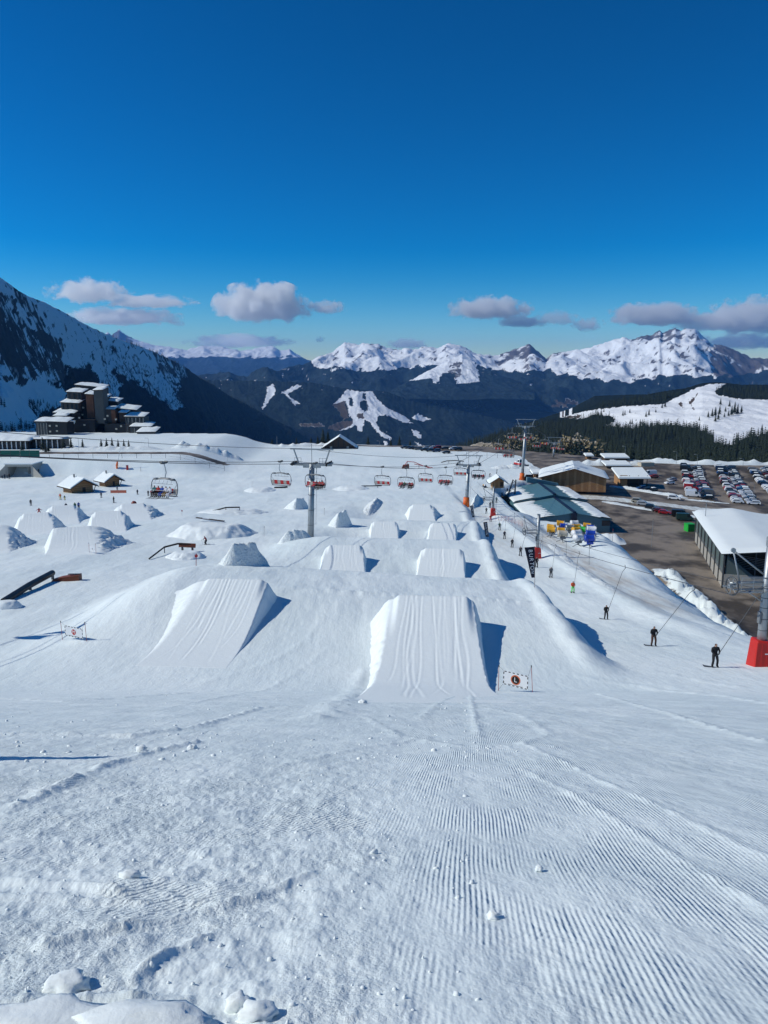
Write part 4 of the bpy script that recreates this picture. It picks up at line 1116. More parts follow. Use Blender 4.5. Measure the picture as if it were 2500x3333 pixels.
# riders on the drag lift: photo pixel of the feet
DR = [(2325, 2172, 'black', 'black', 'black', 'board', 'person in black jacket and cap riding the drag lift, nearest to the red pylon base', 1.0),
      (2126, 2103, 'black', 'brown', 'black', 'board', 'second nearest drag lift rider, black jacket and brown trousers', 1.0),
      (1972, 2016, 'black', 'black', 'black', 'board', 'third drag lift rider from the front, all in black', .92),
      (1864, 1930, 'orange', 'lime', 'grey', 'ski', 'drag lift rider in orange top and bright green trousers', .92),
      (1793, 1880, 'grey', 'black', 'grey', 'ski', 'drag lift rider with grey helmet just behind the green trousered one', .95),
      (1746, 1847, 'black', 'black', 'black', 'ski', 'drag lift rider in front of the second red pylon base', 1.0),
      (1694, 1809, 'grey', 'black', 'black', 'ski', 'drag lift rider left of the tall banner', 1.0),
      (1667, 1782, 'black', 'black', 'black', 'ski', 'drag lift rider above and left of the tall banner', 1.0),
      (1642, 1754, 'navy', 'black', 'black', 'ski', 'drag lift rider level with the middle banner', 1.0),
      (1626, 1725, 'dgreen', 'grey', 'black', 'ski', 'greenish grey drag lift rider above the middle banner', 1.0),
      (1597, 1697, 'red', 'red', 'red', 'ski', 'red dressed skier beside the third red pylon base', .95),
      (1583, 1672, 'black', 'black', 'black', 'ski', 'dark skier left of the third red pylon', .95)]
DRAGPTS = []
for u, v, jk, pt, hm_, gr, lab, s in DR:
    p = G(u, v)
    o = person(lab, p, 'drag', jk, pt, hm_, gr, rz=0.05, s=s, group='riders on the drag lift')
    DRAGPTS.append((p, s))
OTH = [  # u, v, pose, jacket, pants, helmet, gear, label, scale, rz
    (1595, 1653, 'stand', 'grey', 'black', 'black', 'ski', 'grey skier waiting behind the third drag lift pylon', 1, 0.4),
    (1616, 1636, 'stand', 'teal', 'black', 'black', 'ski', 'skier in teal right of the third drag lift pylon', 1, 0.2),
    (1634, 1617, 'stand', 'black', 'black', 'black', 'ski', 'black skier at the bend of the lift queue', 1, 0.8),
    (1651, 1603, 'stand', 'navy', 'black', 'black', 'ski', 'rearmost skier of the lift queue below the small log cabin', 1, 0.3),
    (187, 1777, 'none', 'black', 'black', 'black', 'ski', '', 1, 0),
    (671, 1773, 'ski', 'wine', 'black', 'wine', 'ski', 'crouching skier in dark red below the white box rail', 1.0, -0.9),
    (128, 1674, 'board', 'red', 'red', 'black', 'board', 'red dressed rider leaning on the left kicker face', 1, 0.6),
    (216, 1661, 'stand', 'navy', 'black', 'black', 'ski', 'dark skier standing left of the group of three', 1.05, 0.5),
    (238, 1664, 'stand', 'red', 'red', 'red', 'ski', 'small skier all in red at the left of the trio', .92, 0.2),
    (245, 1660, 'stand', 'dgreen', 'black', 'green', 'ski', 'skier in dark green in the middle of the trio', 1.1, -0.2),
    (257, 1659, 'stand', 'blue', 'black', 'blue', 'ski', 'skier in blue at the right of the trio', 1.1, 0.4),
    (197, 1626, 'stand', 'orange', 'yellow', 'orange', 'ski', 'skier in bright orange with yellow trousers below the larger hut', 1.05, 0.0),
    (211, 1628, 'stand', 'dgreen', 'yellow', 'green', 'ski', 'small green and yellow skier beside the bright orange one', .8, 0.3),
    (101, 1646, 'stand', 'black', 'black', 'black', 'ski', 'lone dark skier on the left before the rope line', 1.0, 0.2),
    (330, 1620, 'stand', 'navy', 'black', 'wine', 'ski', 'lone skier in navy below the smaller hut', 1.0, 0.2),
    (371, 1637, 'stand', 'black', 'black', 'black', 'ski', 'black skier with poles on the edge of the kicker', 1.1, -0.7),
    (382, 1598, 'stand', 'grey', 'grey', 'grey', 'ski', 'small figure behind the orange net near the smaller hut', .9, 0.2),
    (448, 1610, 'stand', 'navy', 'black', 'teal', 'ski', 'single skier in navy right of the smaller hut', 1.0, -0.3),
    (483, 1614, 'stand', 'black', 'black', 'black', 'ski', 'black skier of the pair right of the smaller hut', 1.0, 0.2),
    (492, 1611, 'stand', 'red', 'brown', 'red', 'ski', 'red skier of the pair right of the smaller hut', .9, 0.2),
    (8, 1557, 'stand', 'black', 'black', 'black', 'ski', 'small child like figure at the left edge below the underpass', .75, 0.2),
    (16, 1558, 'stand', 'navy', 'black', 'black', 'ski', 'dark figure second from the left edge below the underpass', 1.1, 0.2),
    (24, 1557, 'stand', 'grey', 'grey', 'white', 'ski', 'pale figure third from the left edge below the underpass', .9, 0.2),
    (31, 1558, 'stand', 'black', 'black', 'black', 'ski', 'tallest dark figure of the four below the underpass', 1.15, 0.2),
    (15, 1536, 'stand', 'navy', 'black', 'black', 'ski', 'figure inside the left part of the underpass', 1.0, 0.2),
    (28, 1534, 'stand', 'red', 'grey', 'grey', 'ski', 'reddish figure in the underpass mouth', 1.0, 0.2),
    (103, 1541, 'ski', 'black', 'black', 'black', 'ski', 'bent skier leaving the underpass', 1.0, 0.6),
    (127, 1540, 'stand', 'black', 'black', 'black', 'ski', 'upright skier right of the underpass', 1.0, 0.3),
    (1048, 1577, 'stand', 'navy', 'black', 'black', 'ski', 'lone skier on the open slope right of the grey pylon', 1.05, -0.4),
    (1594, 1551, 'ski', 'grey', 'grey', 'grey', 'ski', 'bent grey skier left of the small log cabin', 1.0, 0.6),
]
for u, v, po, jk, pt, hm_, gr, lab, s, rz in OTH:
    if po == 'none': continue
    p = G(u, v)
    if p.y > 470: continue
    person(lab, p, po, jk, pt, hm_, gr, rz=rz, s=s, group='skiers on the slope', poles=(po != 'board'))

# ------------------------------------------------------------------ drag lift
ROPE_X = 22.6
def rope_z(y): return hz(25.0, y) + 6.4
def drag_pylon(label, x, y, h, near=False):
    z0 = hz(x, y)
    t = thing('drag_lift_pylon', label, 'lift pylon', (x, y, z0), 0, 'pylons of the drag lift')
    r = 0.30
    MB().tube([(0, 0, -0.3), (0, 0, h * .5), (0.05, 0, h)], [r, r * .92, r * .85], 20).build('shaft', M['steel'], t, True)
    pad = MB(); w0, w1 = 0.66, 0.52
    pad.add([(-w0, -w0, -.25), (w0, -w0, -.25), (w0, w0, -.25), (-w0, w0, -.25), (-w1, -w1, 1.95), (w1, -w1, 1.85), (w1, w1, 1.85), (-w1, w1, 1.95)], [(3, 2, 1, 0), (4, 5, 6, 7), (0, 1, 5, 4), (1, 2, 6, 5), (2, 3, 7, 6), (3, 0, 4, 7)])
    pb = pad.build('base_pad', M['red'], t)
    bv = pb.modifiers.new('Bevel', 'BEVEL'); bv.width = 0.12; bv.segments = 3
    for sx in (-0.95, -0.3, 0.35, 0.98):
        MB().tube([(sx * .62, -w0 * .99, -.1), (sx * .5, -w1 * 1.02, 1.8)], 0.016, 5).build('pad_seam', M['redpaint'], pb)
    MB().box((0.25, -0.605, 1.05), (0.42, 0.012, 0.07), Euler((-0.07, 0, 0))).build('pad_label', M['white'], pb)
    az = h - 2.6
    arm = MB().tube([(0, 0, az), (-2.5, 0, az - .1)], 0.09, 8).tube([(0, 0, az - .5), (-2.3, 0, az - .55)], 0.06, 8).tube([(-.1, 0, az + .4), (-2.45, 0, az + 2.2)], 0.055, 6).tube([(-1.85, 0, az), (-2.45, 0, az + 2.2)], 0.06, 6)
    arm.tube([(-.1, -.1, az - 1.5), (-1.5, 0, az - .5)], 0.04, 6)
    arm.build('arm', M['steel'], t, True)
    MB().disc((-2.45, 0, az + 2.2), 0.16, (0, 1, 0), 0.12, 16).build('arm_pulley', M['steel'], t)
    for k, wx in enumerate((-2.35,)):
        wz = az - 0.3
        wh = MB().ring((wx, 0, wz), 0.62, 0.06, (1, 0.25, 0), 28, 6).build('sheave_wheel', M['darksteel'], t, True)
        sp = MB().disc((wx, 0, wz), 0.14, (1, 0.25, 0), 0.5, 12)
        ax = Vector((1, .25, 0)).normalized(); uu = ax.orthogonal().normalized(); vv = ax.cross(uu)
        for q_ in range(6):
            d = uu * math.cos(q_ * math.pi / 3) + vv * math.sin(q_ * math.pi / 3)
            sp.tube([Vector((wx, 0, wz)) + d * .1, Vector((wx, 0, wz)) + d * .6], 0.03, 5)
        sp.build('hub', M['steel'], wh)
    MB().tube([(-2.4, -0.1, az - .3), (-3.0, -.1, az - .25)], 0.05, 6).build('axle_stub', M['steel'], t)
    cat = MB()
    for zz in (az - .1, az + .4): cat.tube([(-1.9, -.45, zz), (0.3, -.45, zz)], 0.025, 5)
    cat.tube([(-1.9, -.45, az - .6), (-1.9, -.45, az + .4)], .025, 5).tube([(-1.1, -.45, az - .6), (-1.1, -.45, az + .4)], .025, 5).box((-.9, -.3, az - .62), (2.2, .4, .05))
    cat.build('catwalk', M['steel'], t)
    lad = MB()
    for sx in (-.17, .17): lad.tube([(.62 + sx, -.35, 1.6), (.58 + sx, -.3, h - 1.5)], 0.022, 5)
    for k in range(int((h - 3.2) / .35)): lad.tube([(.45, -.34, 1.9 + k * .35), (.79, -.34, 1.9 + k * .35)], 0.014, 4)
    lad.build('ladder', M['steel'], t)
    for zz in (1.9, 2.6, 3.4, 4.2, 4.9, 5.6, 6.3):
        if zz < h - .4: MB().ring((0, 0, zz), r * .97, .02, (0, 0, 1), 20, 4).build('clamp_band', M['darksteel'], t)
    MB().box((-.34, -.12, 3.5), (.12, .34, .8)).build('junction_box', M['chairgrey'], t)
    if near:
        pl = MB().box((0.22, -0.1, h + .22), (0.95, 0.34, 0.62)).build('number_plate', M['chairgrey'], t)
        pl.data.materials.clear(); pl.data.materials.append(M['steel'])
        bp = MB().box((-.02, -.285, h + .22), (0.46, 0.03, 0.6)).build('number_field', M['bluep'], pl)
        n3 = obj('number', text_mesh('3', 0.62, M['white']), pl); n3.location = (-.02, -.304, h + .22); n3.rotation_euler = (math.pi / 2, 0, 0)
    else:
        MB().box((0, 0, h + .05), (.5, .5, .12)).build('cap', M['steel'], t)
    return t
drag_pylon('nearest drag lift pylon with red padded base and number 3', 26.0, 50.5, 8.6, True)
drag_pylon('second drag lift pylon with red base behind the tall banner', 26.2, 128, 7.6)
drag_pylon('third, farthest drag lift pylon with red base by the queue', 27.4, 190, 7.2)

def rope(name, label, pts, r, cat='cable', group=None, sag=0.0, n=14, kind=None):
    out = []
    for a, b in zip(pts[:-1], pts[1:]):
        a = Vector(a); b = Vector(b)
        for k in range(n):
            t_ = k / n; out.append(a.lerp(b, t_) - Vector((0, 0, sag * 4 * t_ * (1 - t_) * (b - a).length / 80)))
    out.append(Vector(pts[-1]))
    o = MB().tube(out, r, 5).build(name, M['rope'], None, True); tag(o, label, cat, group, kind); return o
rp = [(23.65, 12, hz(25, 12) + 8.0), (23.65, 50.5, hz(26.0, 50.5) + 5.1), (23.85, 128, hz(26.2, 128) + 4.2), (25.05, 190, hz(27.4, 190) + 3.9), (27, 250, hz(27, 250) + 3.5)]
rope('haul_rope', 'moving rope of the drag lift above the riders', rp, 0.025, sag=0.4)
rope('haul_rope', 'return rope of the drag lift beside the pylons', [(a + 3.6, b, c) for a, b, c in rp], 0.022, sag=0.4)
rr_ = np.array(rp)
def on_rope(y): return Vector((np.interp(y, rr_[:, 1], rr_[:, 0]), y, np.interp(y, rr_[:, 1], rr_[:, 2]) - 0.12))
for i, (p, s) in enumerate(DRAGPTS):
    top = on_rope(p.y - 3.6); hand = p + Vector((0.06, -0.28, 1.0 * s))
    d = top - hand
    pts = [p + Vector((0.0, -0.02, 0.80 * s)), hand, hand + d * 0.86, hand + d * 0.93 + Vector((0.12, -0.15, 0.06)), top]
    o = MB().tube(pts, [0.022, 0.022, 0.022, 0.03, 0.03], 5).build('tow_bar', M['darksteel'])
    tag(o, 'thin tow bar held by the %s drag lift rider counted from the front' % ('nearest', 'second', 'third', 'fourth', 'fifth', 'sixth', 'seventh', 'eighth', 'ninth', 'tenth', 'eleventh', 'twelfth')[i], 'tow bar', 'tow bars of the drag lift')
ETOW = [(2007, 1872, 88), (2170, 1917, 73), (1896, 1836, 104), (1726, 1775, 150)]
for k, yy in enumerate((100, 113, 150, 163)):
    tp = on_rope(yy) + Vector((3.6, 0, 0))
    o = MB().tube([tp, tp + Vector((0.05, 0.1, -0.4)), tp + Vector((.15, .2, -2.6))], 0.025, 5).build('tow_bar', M['darksteel'])
    tag(o, 'empty tow bar hanging on the return rope, %s from the front' % ('first', 'second', 'third', 'fourth')[k], 'tow bar', 'tow bars of the drag lift')

# ------------------------------------------------------------------ chairlift
def chair_proto():
    t = bpy.data.objects.new('lift_chair', None); link(t)
    # local: hangs from the origin (grip on the rope), riders face -Y
    W = 1.75; B = -4.0
    MB().tube([(0, 0, 0), (0.10, .1, -.5), (.10, .25, -1.2), (0, .12, -1.75), (0, 0, -1.9)], [.05, .055, .06, .06, .06], 8).build('hanger', M['steel'], t, True)
    MB().box((0, 0, -.02), (.34, .75, .2)).tube([(-.2, -.45, .1), (.2, -.45, .1)], .11, 10).tube([(-.2, .45, .1), (.2, .45, .1)], .11, 10).build('grip', M['darksteel'], t)
    fr = MB().tube([(-W + .1, 0, -2.05), (-.6, 0, -1.95), (0, 0, -1.9), (.6, 0, -1.95), (W - .1, 0, -2.05)], .085, 8)
    for s in (-1, 1):
        fr.tube([(s * (W - .1), 0, -2.05), (s * W, -.02, -2.15), (s * (W + .18), -.05, -2.5), (s * (W + .2), -.05, -3.2), (s * (W + .08), -.05, -3.75), (s * (W - .15), -.1, -3.98)], .055, 8)
        fr.box((s * (W - .5), 0, -1.98), (.5, .3, .22))
    fr.build('frame', M['chairgrey'], t, True)
    MB().box((0, .05, -1.86), (1.9, .5, .12), taper=.6).build('canopy_box', M['chairgrey'], t)
    for k in range(6):
        x = -1.45 + k * .58
        MB().box((x, -.22, -3.72), (.54, .5, .10), Euler((-.08, 0, 0))).build('seat', M['beige'] if k % 2 else M['redpaint'], t)
        MB().box((x, .10, -3.38), (.54, .07, .58), Euler((-.16, 0, 0))).build('backrest', M['redpaint'] if k % 2 == 0 else M['beige'], t)
    MB().tube([(-W, .12, -3.98), (W, .12, -3.98)], .05, 6).tube([(-W, -.2, -3.98), (W, -.2, -3.98)], .04, 6).build('seat_beam', M['chairgrey'], t)
    MB().tube([(-W - .15, -.1, -2.5), (-W, -.55, -3.2), (-1.5, -.62, -3.28), (1.5, -.62, -3.28), (W, -.55, -3.2), (W + .15, -.1, -2.5)], .025, 6).build('safety_bar', M['steel'], t, True)
    fo = MB()
    for k in range(5): fo.tube([(-1.2 + k * .6, -.15, -2.1), (-1.2 + k * .6, -.35, -2.5)], .018, 4)
    fo.tube([(-1.5, -.35, -2.5), (1.5, -.35, -2.5)], .018, 5).build('folded_footrest', M['darksteel'], t)
    return t
CH = chair_proto()
LINE = [(-55, 35), (-12.7, 130), (22.8, 210), (52.5, 290), (84, 376)]
LTOP = [-1.0, -15.6, -25.6, -20.9, -35.4]
def line_at(y, lane):
    xs = [p[0] for p in LINE]; ys = [p[1] for p in LINE]
    x = np.interp(y, ys, xs); z = np.interp(y, ys, LTOP)
    i = int(np.clip(np.searchsorted(ys, y) - 1, 0, 3)); d = Vector((xs[i + 1] - xs[i], ys[i + 1] - ys[i], 0)).normalized(); nrm = Vector((d.y, -d.x, 0))
    L = math.hypot(xs[i + 1] - xs[i], ys[i + 1] - ys[i]); t = (y - ys[i]) / (ys[i + 1] - ys[i])
    z -= 4 * t * (1 - t) * L * 0.012
    return Vector((x, y, z)) + nrm * (3.0 if lane else -3.0), math.atan2(d.y, d.x)
ORD = ['nearest', 'second', 'third', 'fourth', 'fifth', 'sixth', 'seventh', 'eighth', 'ninth']
first = [True]
def chair(label, y, lane, riders=(), dz=0.0):
    p, az = line_at(y, lane)
    o = CH if first[0] else copy_tree(CH); first[0] = False
    o.location = p + Vector((0, 0, dz)); o.rotation_euler = (0, 0, az - math.pi / 2 + (0 if not lane else 0) + (math.pi if lane == 2 else 0))
    tag(o, label, 'lift chair', 'chairs of the chairlift')
    R = Matrix.Rotation(o.rotation_euler.z, 3, 'Z')
    for k, (seat, jk, pt, hm_, gear, lab) in enumerate(riders):
        q_ = p + Vector((0, 0, dz)) + R @ Vector((-1.45 + seat * .58, -.16, -3.66))
        person(lab, q_, 'sit', jk, pt, hm_, gear, rz=o.rotation_euler.z, s=1.0, group='riders seated on the chairlift')
    return o
def down(label, y, lane=0, dz=0.0):
    p, az = line_at(y, lane)
    o = copy_tree(CH); o.location = p + Vector((0, 0, dz)); o.rotation_euler = (0, 0, az + math.pi / 2)
    tag(o, label, 'lift chair', 'chairs of the chairlift'); return o
UP = 1; DN = 0
chair('nearest chair on the left with five riders and one free red seat', 93, UP, [
    (0, 'teal', 'black', 'black', 'ski', 'rider in dark teal jacket at the left end of the nearest chair'), (1, 'red', 'black', 'red', 'ski', 'rider with red hood second from left on the nearest chair'),
    (2, 'blue', 'blue', 'blue', 'ski', 'rider in blue in the middle of the nearest chair'), (3, 'white', 'tan', 'brown', 'board', 'rider in white top and tan trousers on the nearest chair'),
    (4, 'white', 'white', 'navy', 'board', 'rider all in white with dark helmet on the nearest chair')])
chair('occupied chair passing the grey pylon', 127, UP, [(3, 'wine', 'black', 'red', 'ski', 'rider in dark red at the left on the chair by the grey pylon'), (4, 'red', 'brown', 'brown', 'ski', 'rider in red in the middle of the chair by the grey pylon'), (5, 'red', 'black', 'black', 'board', 'rider at the right end of the chair by the grey pylon')])
down('empty chair hanging left of the grey pylon', 126, DN)
down('empty chair between the grey pylon and the pylon with orange foot, nearer one', 164, DN)
chair('chair with red and green dressed riders right of the grey pylon', 163, UP, [(1, 'red', 'black', 'red', 'ski', 'rider in red at the left end beside the green jacketed one'), (2, 'dgreen', 'black', 'green', 'ski', 'rider in green jacket and green helmet on the chair'), (4, 'wine', 'black', 'black', 'ski', 'rider in dark red right of the green jacketed one'), (5, 'red', 'brown', 'red', 'ski', 'rider at the right end beside the green jacketed one')])
down('empty chair just left of the pylon with orange foot, second of its lane', 188, DN)
chair('chair with three riders in red left of the pylon with orange foot', 186, UP, [(1, 'red', 'black', 'wine', 'ski', 'left one of three riders in red'), (3, 'wine', 'black', 'black', 'ski', 'middle one of three riders in red'), (4, 'red', 'wine', 'red', 'ski', 'right one of three riders in red')])
down('small empty chair at the crossarm of the pylon with orange foot', 214, DN)
chair('occupied chair directly at the pylon with orange foot', 211, UP, [(1, 'dgreen', 'black', 'green', 'ski', 'rider in green on the chair at the orange footed pylon'), (3, 'navy', 'black', 'navy', 'ski', 'rider in navy on the chair at the orange footed pylon'), (5, 'red', 'black', 'red', 'ski', 'rider in red on the chair at the orange footed pylon')])
chair('far chair with red riders in front of the bus stop trees', 250, UP, [(1, 'wine', 'black', 'black', 'none', 'left rider of the far red pair'), (4, 'red', 'black', 'black', 'none', 'right rider of the far red pair')])
down('empty far chair against the dark valley', 262, DN)
down('empty chair left of the tall far pylon head', 284, DN)
chair('occupied chair right of the tall far pylon head', 284, UP, [(2, 'teal', 'black', 'black', 'none', 'teal rider by the tall far pylon'), (4, 'red', 'black', 'red', 'none', 'red rider by the tall far pylon')])
down('empty chair just behind the tall far pylon', 306, DN)
chair('chair with bright riders between the two far pylons', 322, UP, [(1, 'yellow', 'black', 'black', 'none', 'yellow rider between the two far pylons'), (4, 'orange', 'red', 'red', 'none', 'orange rider between the two far pylons')])
down('empty chair between the two far pylons', 338, DN)
chair('chair with an orange rider at the last pylon', 352, UP, [(2, 'orange', 'black', 'orange', 'none', 'orange rider at the last far pylon')])
chair('red chair right of the last pylon', 378, UP, [(2, 'red', 'red', 'red', 'none', 'red rider right of the last far pylon')])
SHC = chair('chair out of view on the left whose shadow falls by the M sign', 58, UP)
for nm, lane in (('upward', UP), ('downward', DN)):
    pts = []
    for y in list(np.arange(22, 400, 4.0)):
        pts.append(line_at(float(np.clip(y, 35, 376)), lane)[0] if y >= 35 else line_at(35.0, lane)[0] + Vector((-5.7, -13, 2.0)))
    o = MB().tube(pts, 0.045, 5).build('haul_rope', M['rope'], None, True); tag(o, '%s haul rope of the chairlift crossing the picture' % nm, 'cable')
o = MB().tube([line_at(float(y), DN)[0] + Vector((2.0, 0, 2.2)) for y in np.arange(36, 376, 5.0)], 0.035, 5).build('signal_cable', M['rope'], None, True)
tag(o, 'thin signal cable strung above the chairlift ropes', 'cable')

def lift_pylon(label, i, x, y, top, pad=None, thick=0.55):
    z0 = hz(x, y); h = top - z0
    i2 = min(max(i, 0), 3)
    dx, dy = LINE[i2 + 1][0] - LINE[i2][0], LINE[i2 + 1][1] - LINE[i2][1]
    az = math.atan2(dy, dx) - math.pi / 2
    t = thing('chairlift_pylon', label, 'lift pylon', (x, y, z0), az * 0.5, 'pylons of the chairlift')
    lean = 0.035 * h
    MB().tube([(0, 0, -.4), (lean * .4, 0, h * .42), (lean * .41, 0, h * .43), (lean, 0, h)], [thick, thick * .92, thick * .84, thick * .72], 20).build('shaft', M['steel'], t, True)
    for k in range(1, 5):
        MB().ring((lean * k / 5, 0, h * k / 5), thick * .93, .05, (0, 0, 1), 20, 4).build('flange', M['darksteel'], t)
    if pad: MB().tube([(0, 0, -.3), (0, 0, 2.6)], [thick * 1.7, thick * 1.45], 20).build('base_pad', M[pad], t, True)
    ca = MB().box((lean, 0, h - .1), (7.0, .55, .4)).box((lean, 0, h - .45), (3.0, .5, .4))
    ca.build('crossarm', M['steel'], t)
    MB().box((lean, 0, h + 2.5), (7.6, .22, .22)).tube([(lean - 2.3, 0, h), (lean - 3.2, 0, h + 2.5)], .13, 6).tube([(lean + 2.3, 0, h), (lean + 3.2, 0, h + 2.5)], .13, 6).build('lifting_frame', M['steel'], t)
    for s in (-1, 1):
        st = MB()
        for k in range(6): st.disc((lean + s * 3.0, -1.5 + k * .6, h + .1 + (.06 * (k % 2))), .30, (1, 0, 0), .16, 14)
        sh = st.build('sheave_train', M['black'], t)
        MB().box((lean + s * 3.25, 0, h + .05), (.12, 3.4, .3)).build('sheave_beam', M['steel'], sh)
        cw = MB().box((lean + s * 2.2, -.55, h + .02), (1.3, .7, .06))
        for k in range(3): cw.tube([(lean + s * (1.6 + k * .6), -.9, h), (lean + s * (1.6 + k * .6), -.9, h + 1.1)], .03, 4)
        cw.tube([(lean + s * 1.6, -.9, h + 1.1), (lean + s * 2.8, -.9, h + 1.1)], .03, 4).tube([(lean + s * 1.6, -.9, h + .55), (lean + s * 2.8, -.9, h + .55)], .025, 4)
        cw.build('catwalk', M['steel'], t)
    lad = MB()
    for sx in (-.2, .2): lad.tube([(thick + .25 + sx, -.1, 2.7), (lean + thick * .8 + .25 + sx, -.1, h - .3)], .025, 4)
    lad.build('ladder', M['steel'], t)
    MB().tube([(lean, 0, h), (lean, 0, h + 3.4)], .04, 5).build('lightning_rod', M['darksteel'], t)
    return t
lift_pylon('tall grey chairlift pylon in the middle of the snow park', 0, -12.7, 130, -15.9, None, .58)
lift_pylon('chairlift pylon with orange foot beside the snow wall', 1, 22.8, 210, -25.9, 'orange', .55)
lift_pylon('tallest far chairlift pylon with orange foot by the groomer', 2, 52.5, 290, -21.2, 'orange', .6)
lift_pylon('farthest chairlift pylon standing before the dark woods', 3, 83.5, 378, -35.7, None, .5)

# ------------------------------------------------------------------ signs, banners, poles
def park_sign(letter, label, u0, v0, u1, v1, hgt, disc, inner, letc, lean0=0, lean1=0.0, border=True):
    a = G(u0, v0); b = G(u1, v1)
    c = (a + b) / 2; ax = (b - a); W = ax.length; rz = math.atan2(ax.y, ax.x); tz = math.atan2(ax.z, math.hypot(ax.x, ax.y))
    t = thing('course_sign', label, 'sign', c, rz, 'course signs of the park')
    hw = W / 2; dz = ax.z / 2
    pa = Vector((-hw, 0, -dz)); pb_ = Vector((hw, 0, dz)); up = Vector((0, 0, hgt))
    for q_, ln in ((pa, lean0), (pb_, lean1)):
        s = MB().tube([q_ - up * .12, q_ + up + Vector((ln, 0, 0))], 0.016, 6).build('post', M['redpole'], t)
        MB().tube([q_ + up * .95 + Vector((ln, 0, 0)), q_ + up * 1.03 + Vector((ln, 0, 0))], .028, 6).build('post_cap', M['black'], s)
    w_ = W * 0.36; h_ = hgt * 0.27; cz = hgt * .46
    pan = MB().box((0, 0, cz), (2 * w_, .02, 2 * h_)).build('banner_panel', M['signwhite'], t)
    if border:
        for k in range(6):
            for s in (-1, 1):
                MB().box((-w_ + (k + .5) * w_ / 3, -.013, cz + s * (h_ - .025)), (w_ / 6, .006, .05)).build('border_dash', M['signblack'], pan)
        for k in range(3):
            for s in (-1, 1):
                MB().box((s * (w_ - .025), -.013, cz - h_ + (k + .5) * 2 * h_ / 3), (.05, .006, h_ / 3)).build('border_dash', M['signblack'], pan)
    R_ = h_ * .72
    MB().disc((0, -.014, cz), R_, (0, 1, 0), .006, 32).build('ring', M[disc], pan)
    MB().disc((0, -.019, cz), R_ * .78, (0, 1, 0), .006, 32).build('disc', M[inner], pan)
    tx = obj('letter', text_mesh(letter, R_ * 1.35, M[letc]), pan); tx.location = (0, -.026, cz - 0.0); tx.rotation_euler = (math.pi / 2, 0, 0)
    if border: MB().box((0, -.013, cz - h_ * .80), (w_ * 1.2, .004, .02)).build('small_print', M['chairgrey'], pan)
    for s in (-1, 1):
        e = pa if s < 0 else pb_; ln = lean0 if s < 0 else lean1
        MB().tube([e + up + Vector((ln, 0, 0)), (s * w_, 0, cz + h_)], .007, 4).build('tie_cord', M['black'], t)
        MB().tube([e + up * .05, (s * w_, 0, cz - h_)], .007, 4).build('tie_cord', M['black'], t)
    return t
park_sign('L', 'white course sign with letter L in a black disc, orange ring', 1623, 2249, 1733, 2253, 1.5, 'signorange', 'signblack', 'white', 0, -.14)
park_sign('M', 'white course sign with letter M in a red disc', 204, 2083, 282, 2087, 1.42, 'white', 'signred', 'white', -.05, -.05)
park_sign('0', 'small plain white course sign with a dark oval figure on the left', 291, 1800, 313, 1803, 1.5, 'signwhite', 'signwhite', 'chairgrey', 0, 0, False)

def feather(label, u, v, hpx, wtop, wbot, lean, y=None, text=True, rz=0.0):
    p = G(u, v) if y is None else Vector((P(u, v, y).x, y, hz(P(u, v, y).x, y)))
    h = hpx * (p.y * CP - p.z * SP) / F
    t = thing('feather_banner', label, 'banner', p, rz, 'tall banners along the lift track')
    MB().tube([(0, 0, -.3), (0, 0, h * .2), (lean, 0, h)], [.03, .025, .012], 6).build('pole', M['pole'], t)
    z0 = h * .24; z1 = h * .985
    l0 = lean * .08
    n = 12; V = []; Fs = []
    for k in range(n + 1):
        s = k / n; z = z0 + (z1 - z0) * s; w_ = wbot + (wtop - wbot) * s; xo = l0 + (lean - l0) * s
        yw = .05 * math.sin(s * 7)
        for yy in (-.008, .008): V += [(xo - w_, yw + yy - (.10 * s), z - .06 * w_), (xo, yw + yy, z)]
    for k in range(n):
        b = k * 4
        Fs += [(b, b + 1, b + 5, b + 4), (b + 3, b + 2, b + 6, b + 7), (b + 2, b, b + 4, b + 6), (b + 1, b + 3, b + 7, b + 5)]
    Fs += [(0, 2, 3, 1), (n * 4, n * 4 + 1, n * 4 + 3, n * 4 + 2)]
    cl = MB().add(V, Fs).build('cloth', M['banner'], t)
    if text:
        hh = z1 - z0
        for k, ch in enumerate('BURTON'):
            s = 1 - (k + .9) / 7.2; z = z0 + hh * s; w_ = wbot + (wtop - wbot) * s; xo = l0 + (lean - l0) * s
            sz = min(hh / 7.2 * 1.25, w_ * .95)
            me = text_mesh(ch, sz, M['white'])
            q_ = obj('lettering', me, cl); q_.location = (xo - w_ * .5, -.10 * s + .05 * math.sin(s * 7) - .03 - .02, z); q_.rotation_euler = (math.pi / 2, math.pi / 2, 0)
    return t
feather('nearest tall dark banner with white lettering beside the drag lift', 1740, 1912, 138, .95, .30, -.12)
feather('middle dark banner with white lettering at the lift track', 1591, 1776, 66, .62, .5, -.35, y=118.5)
feather('farthest dark banner with white lettering below the orange pylon foot', 1545, 1704, 52, .62, .5, -.45, y=160)
# a banner left of the view: its shadow falls into the picture
fp = Vector((-9.6, 11.7, hz(-9.6, 11.7)))
t = thing('feather_banner', 'dark banner just outside the left edge casting a long shadow on the slope', 'banner', fp, 1.6)
MB().tube([(0, 0, -.2), (0, 0, 4.0)], .02, 6).build('pole', M['pole'], t)
MB().hexa([(-1.2, -.02, .5), (0, -.02, .5), (0, .02, .5), (-1.2, .02, .5), (-.15, -.02, 3.9), (0, -.02, 3.9), (0, .02, 3.9), (-.1, .02, 3.9)]).build('cloth', M['banner'], t)

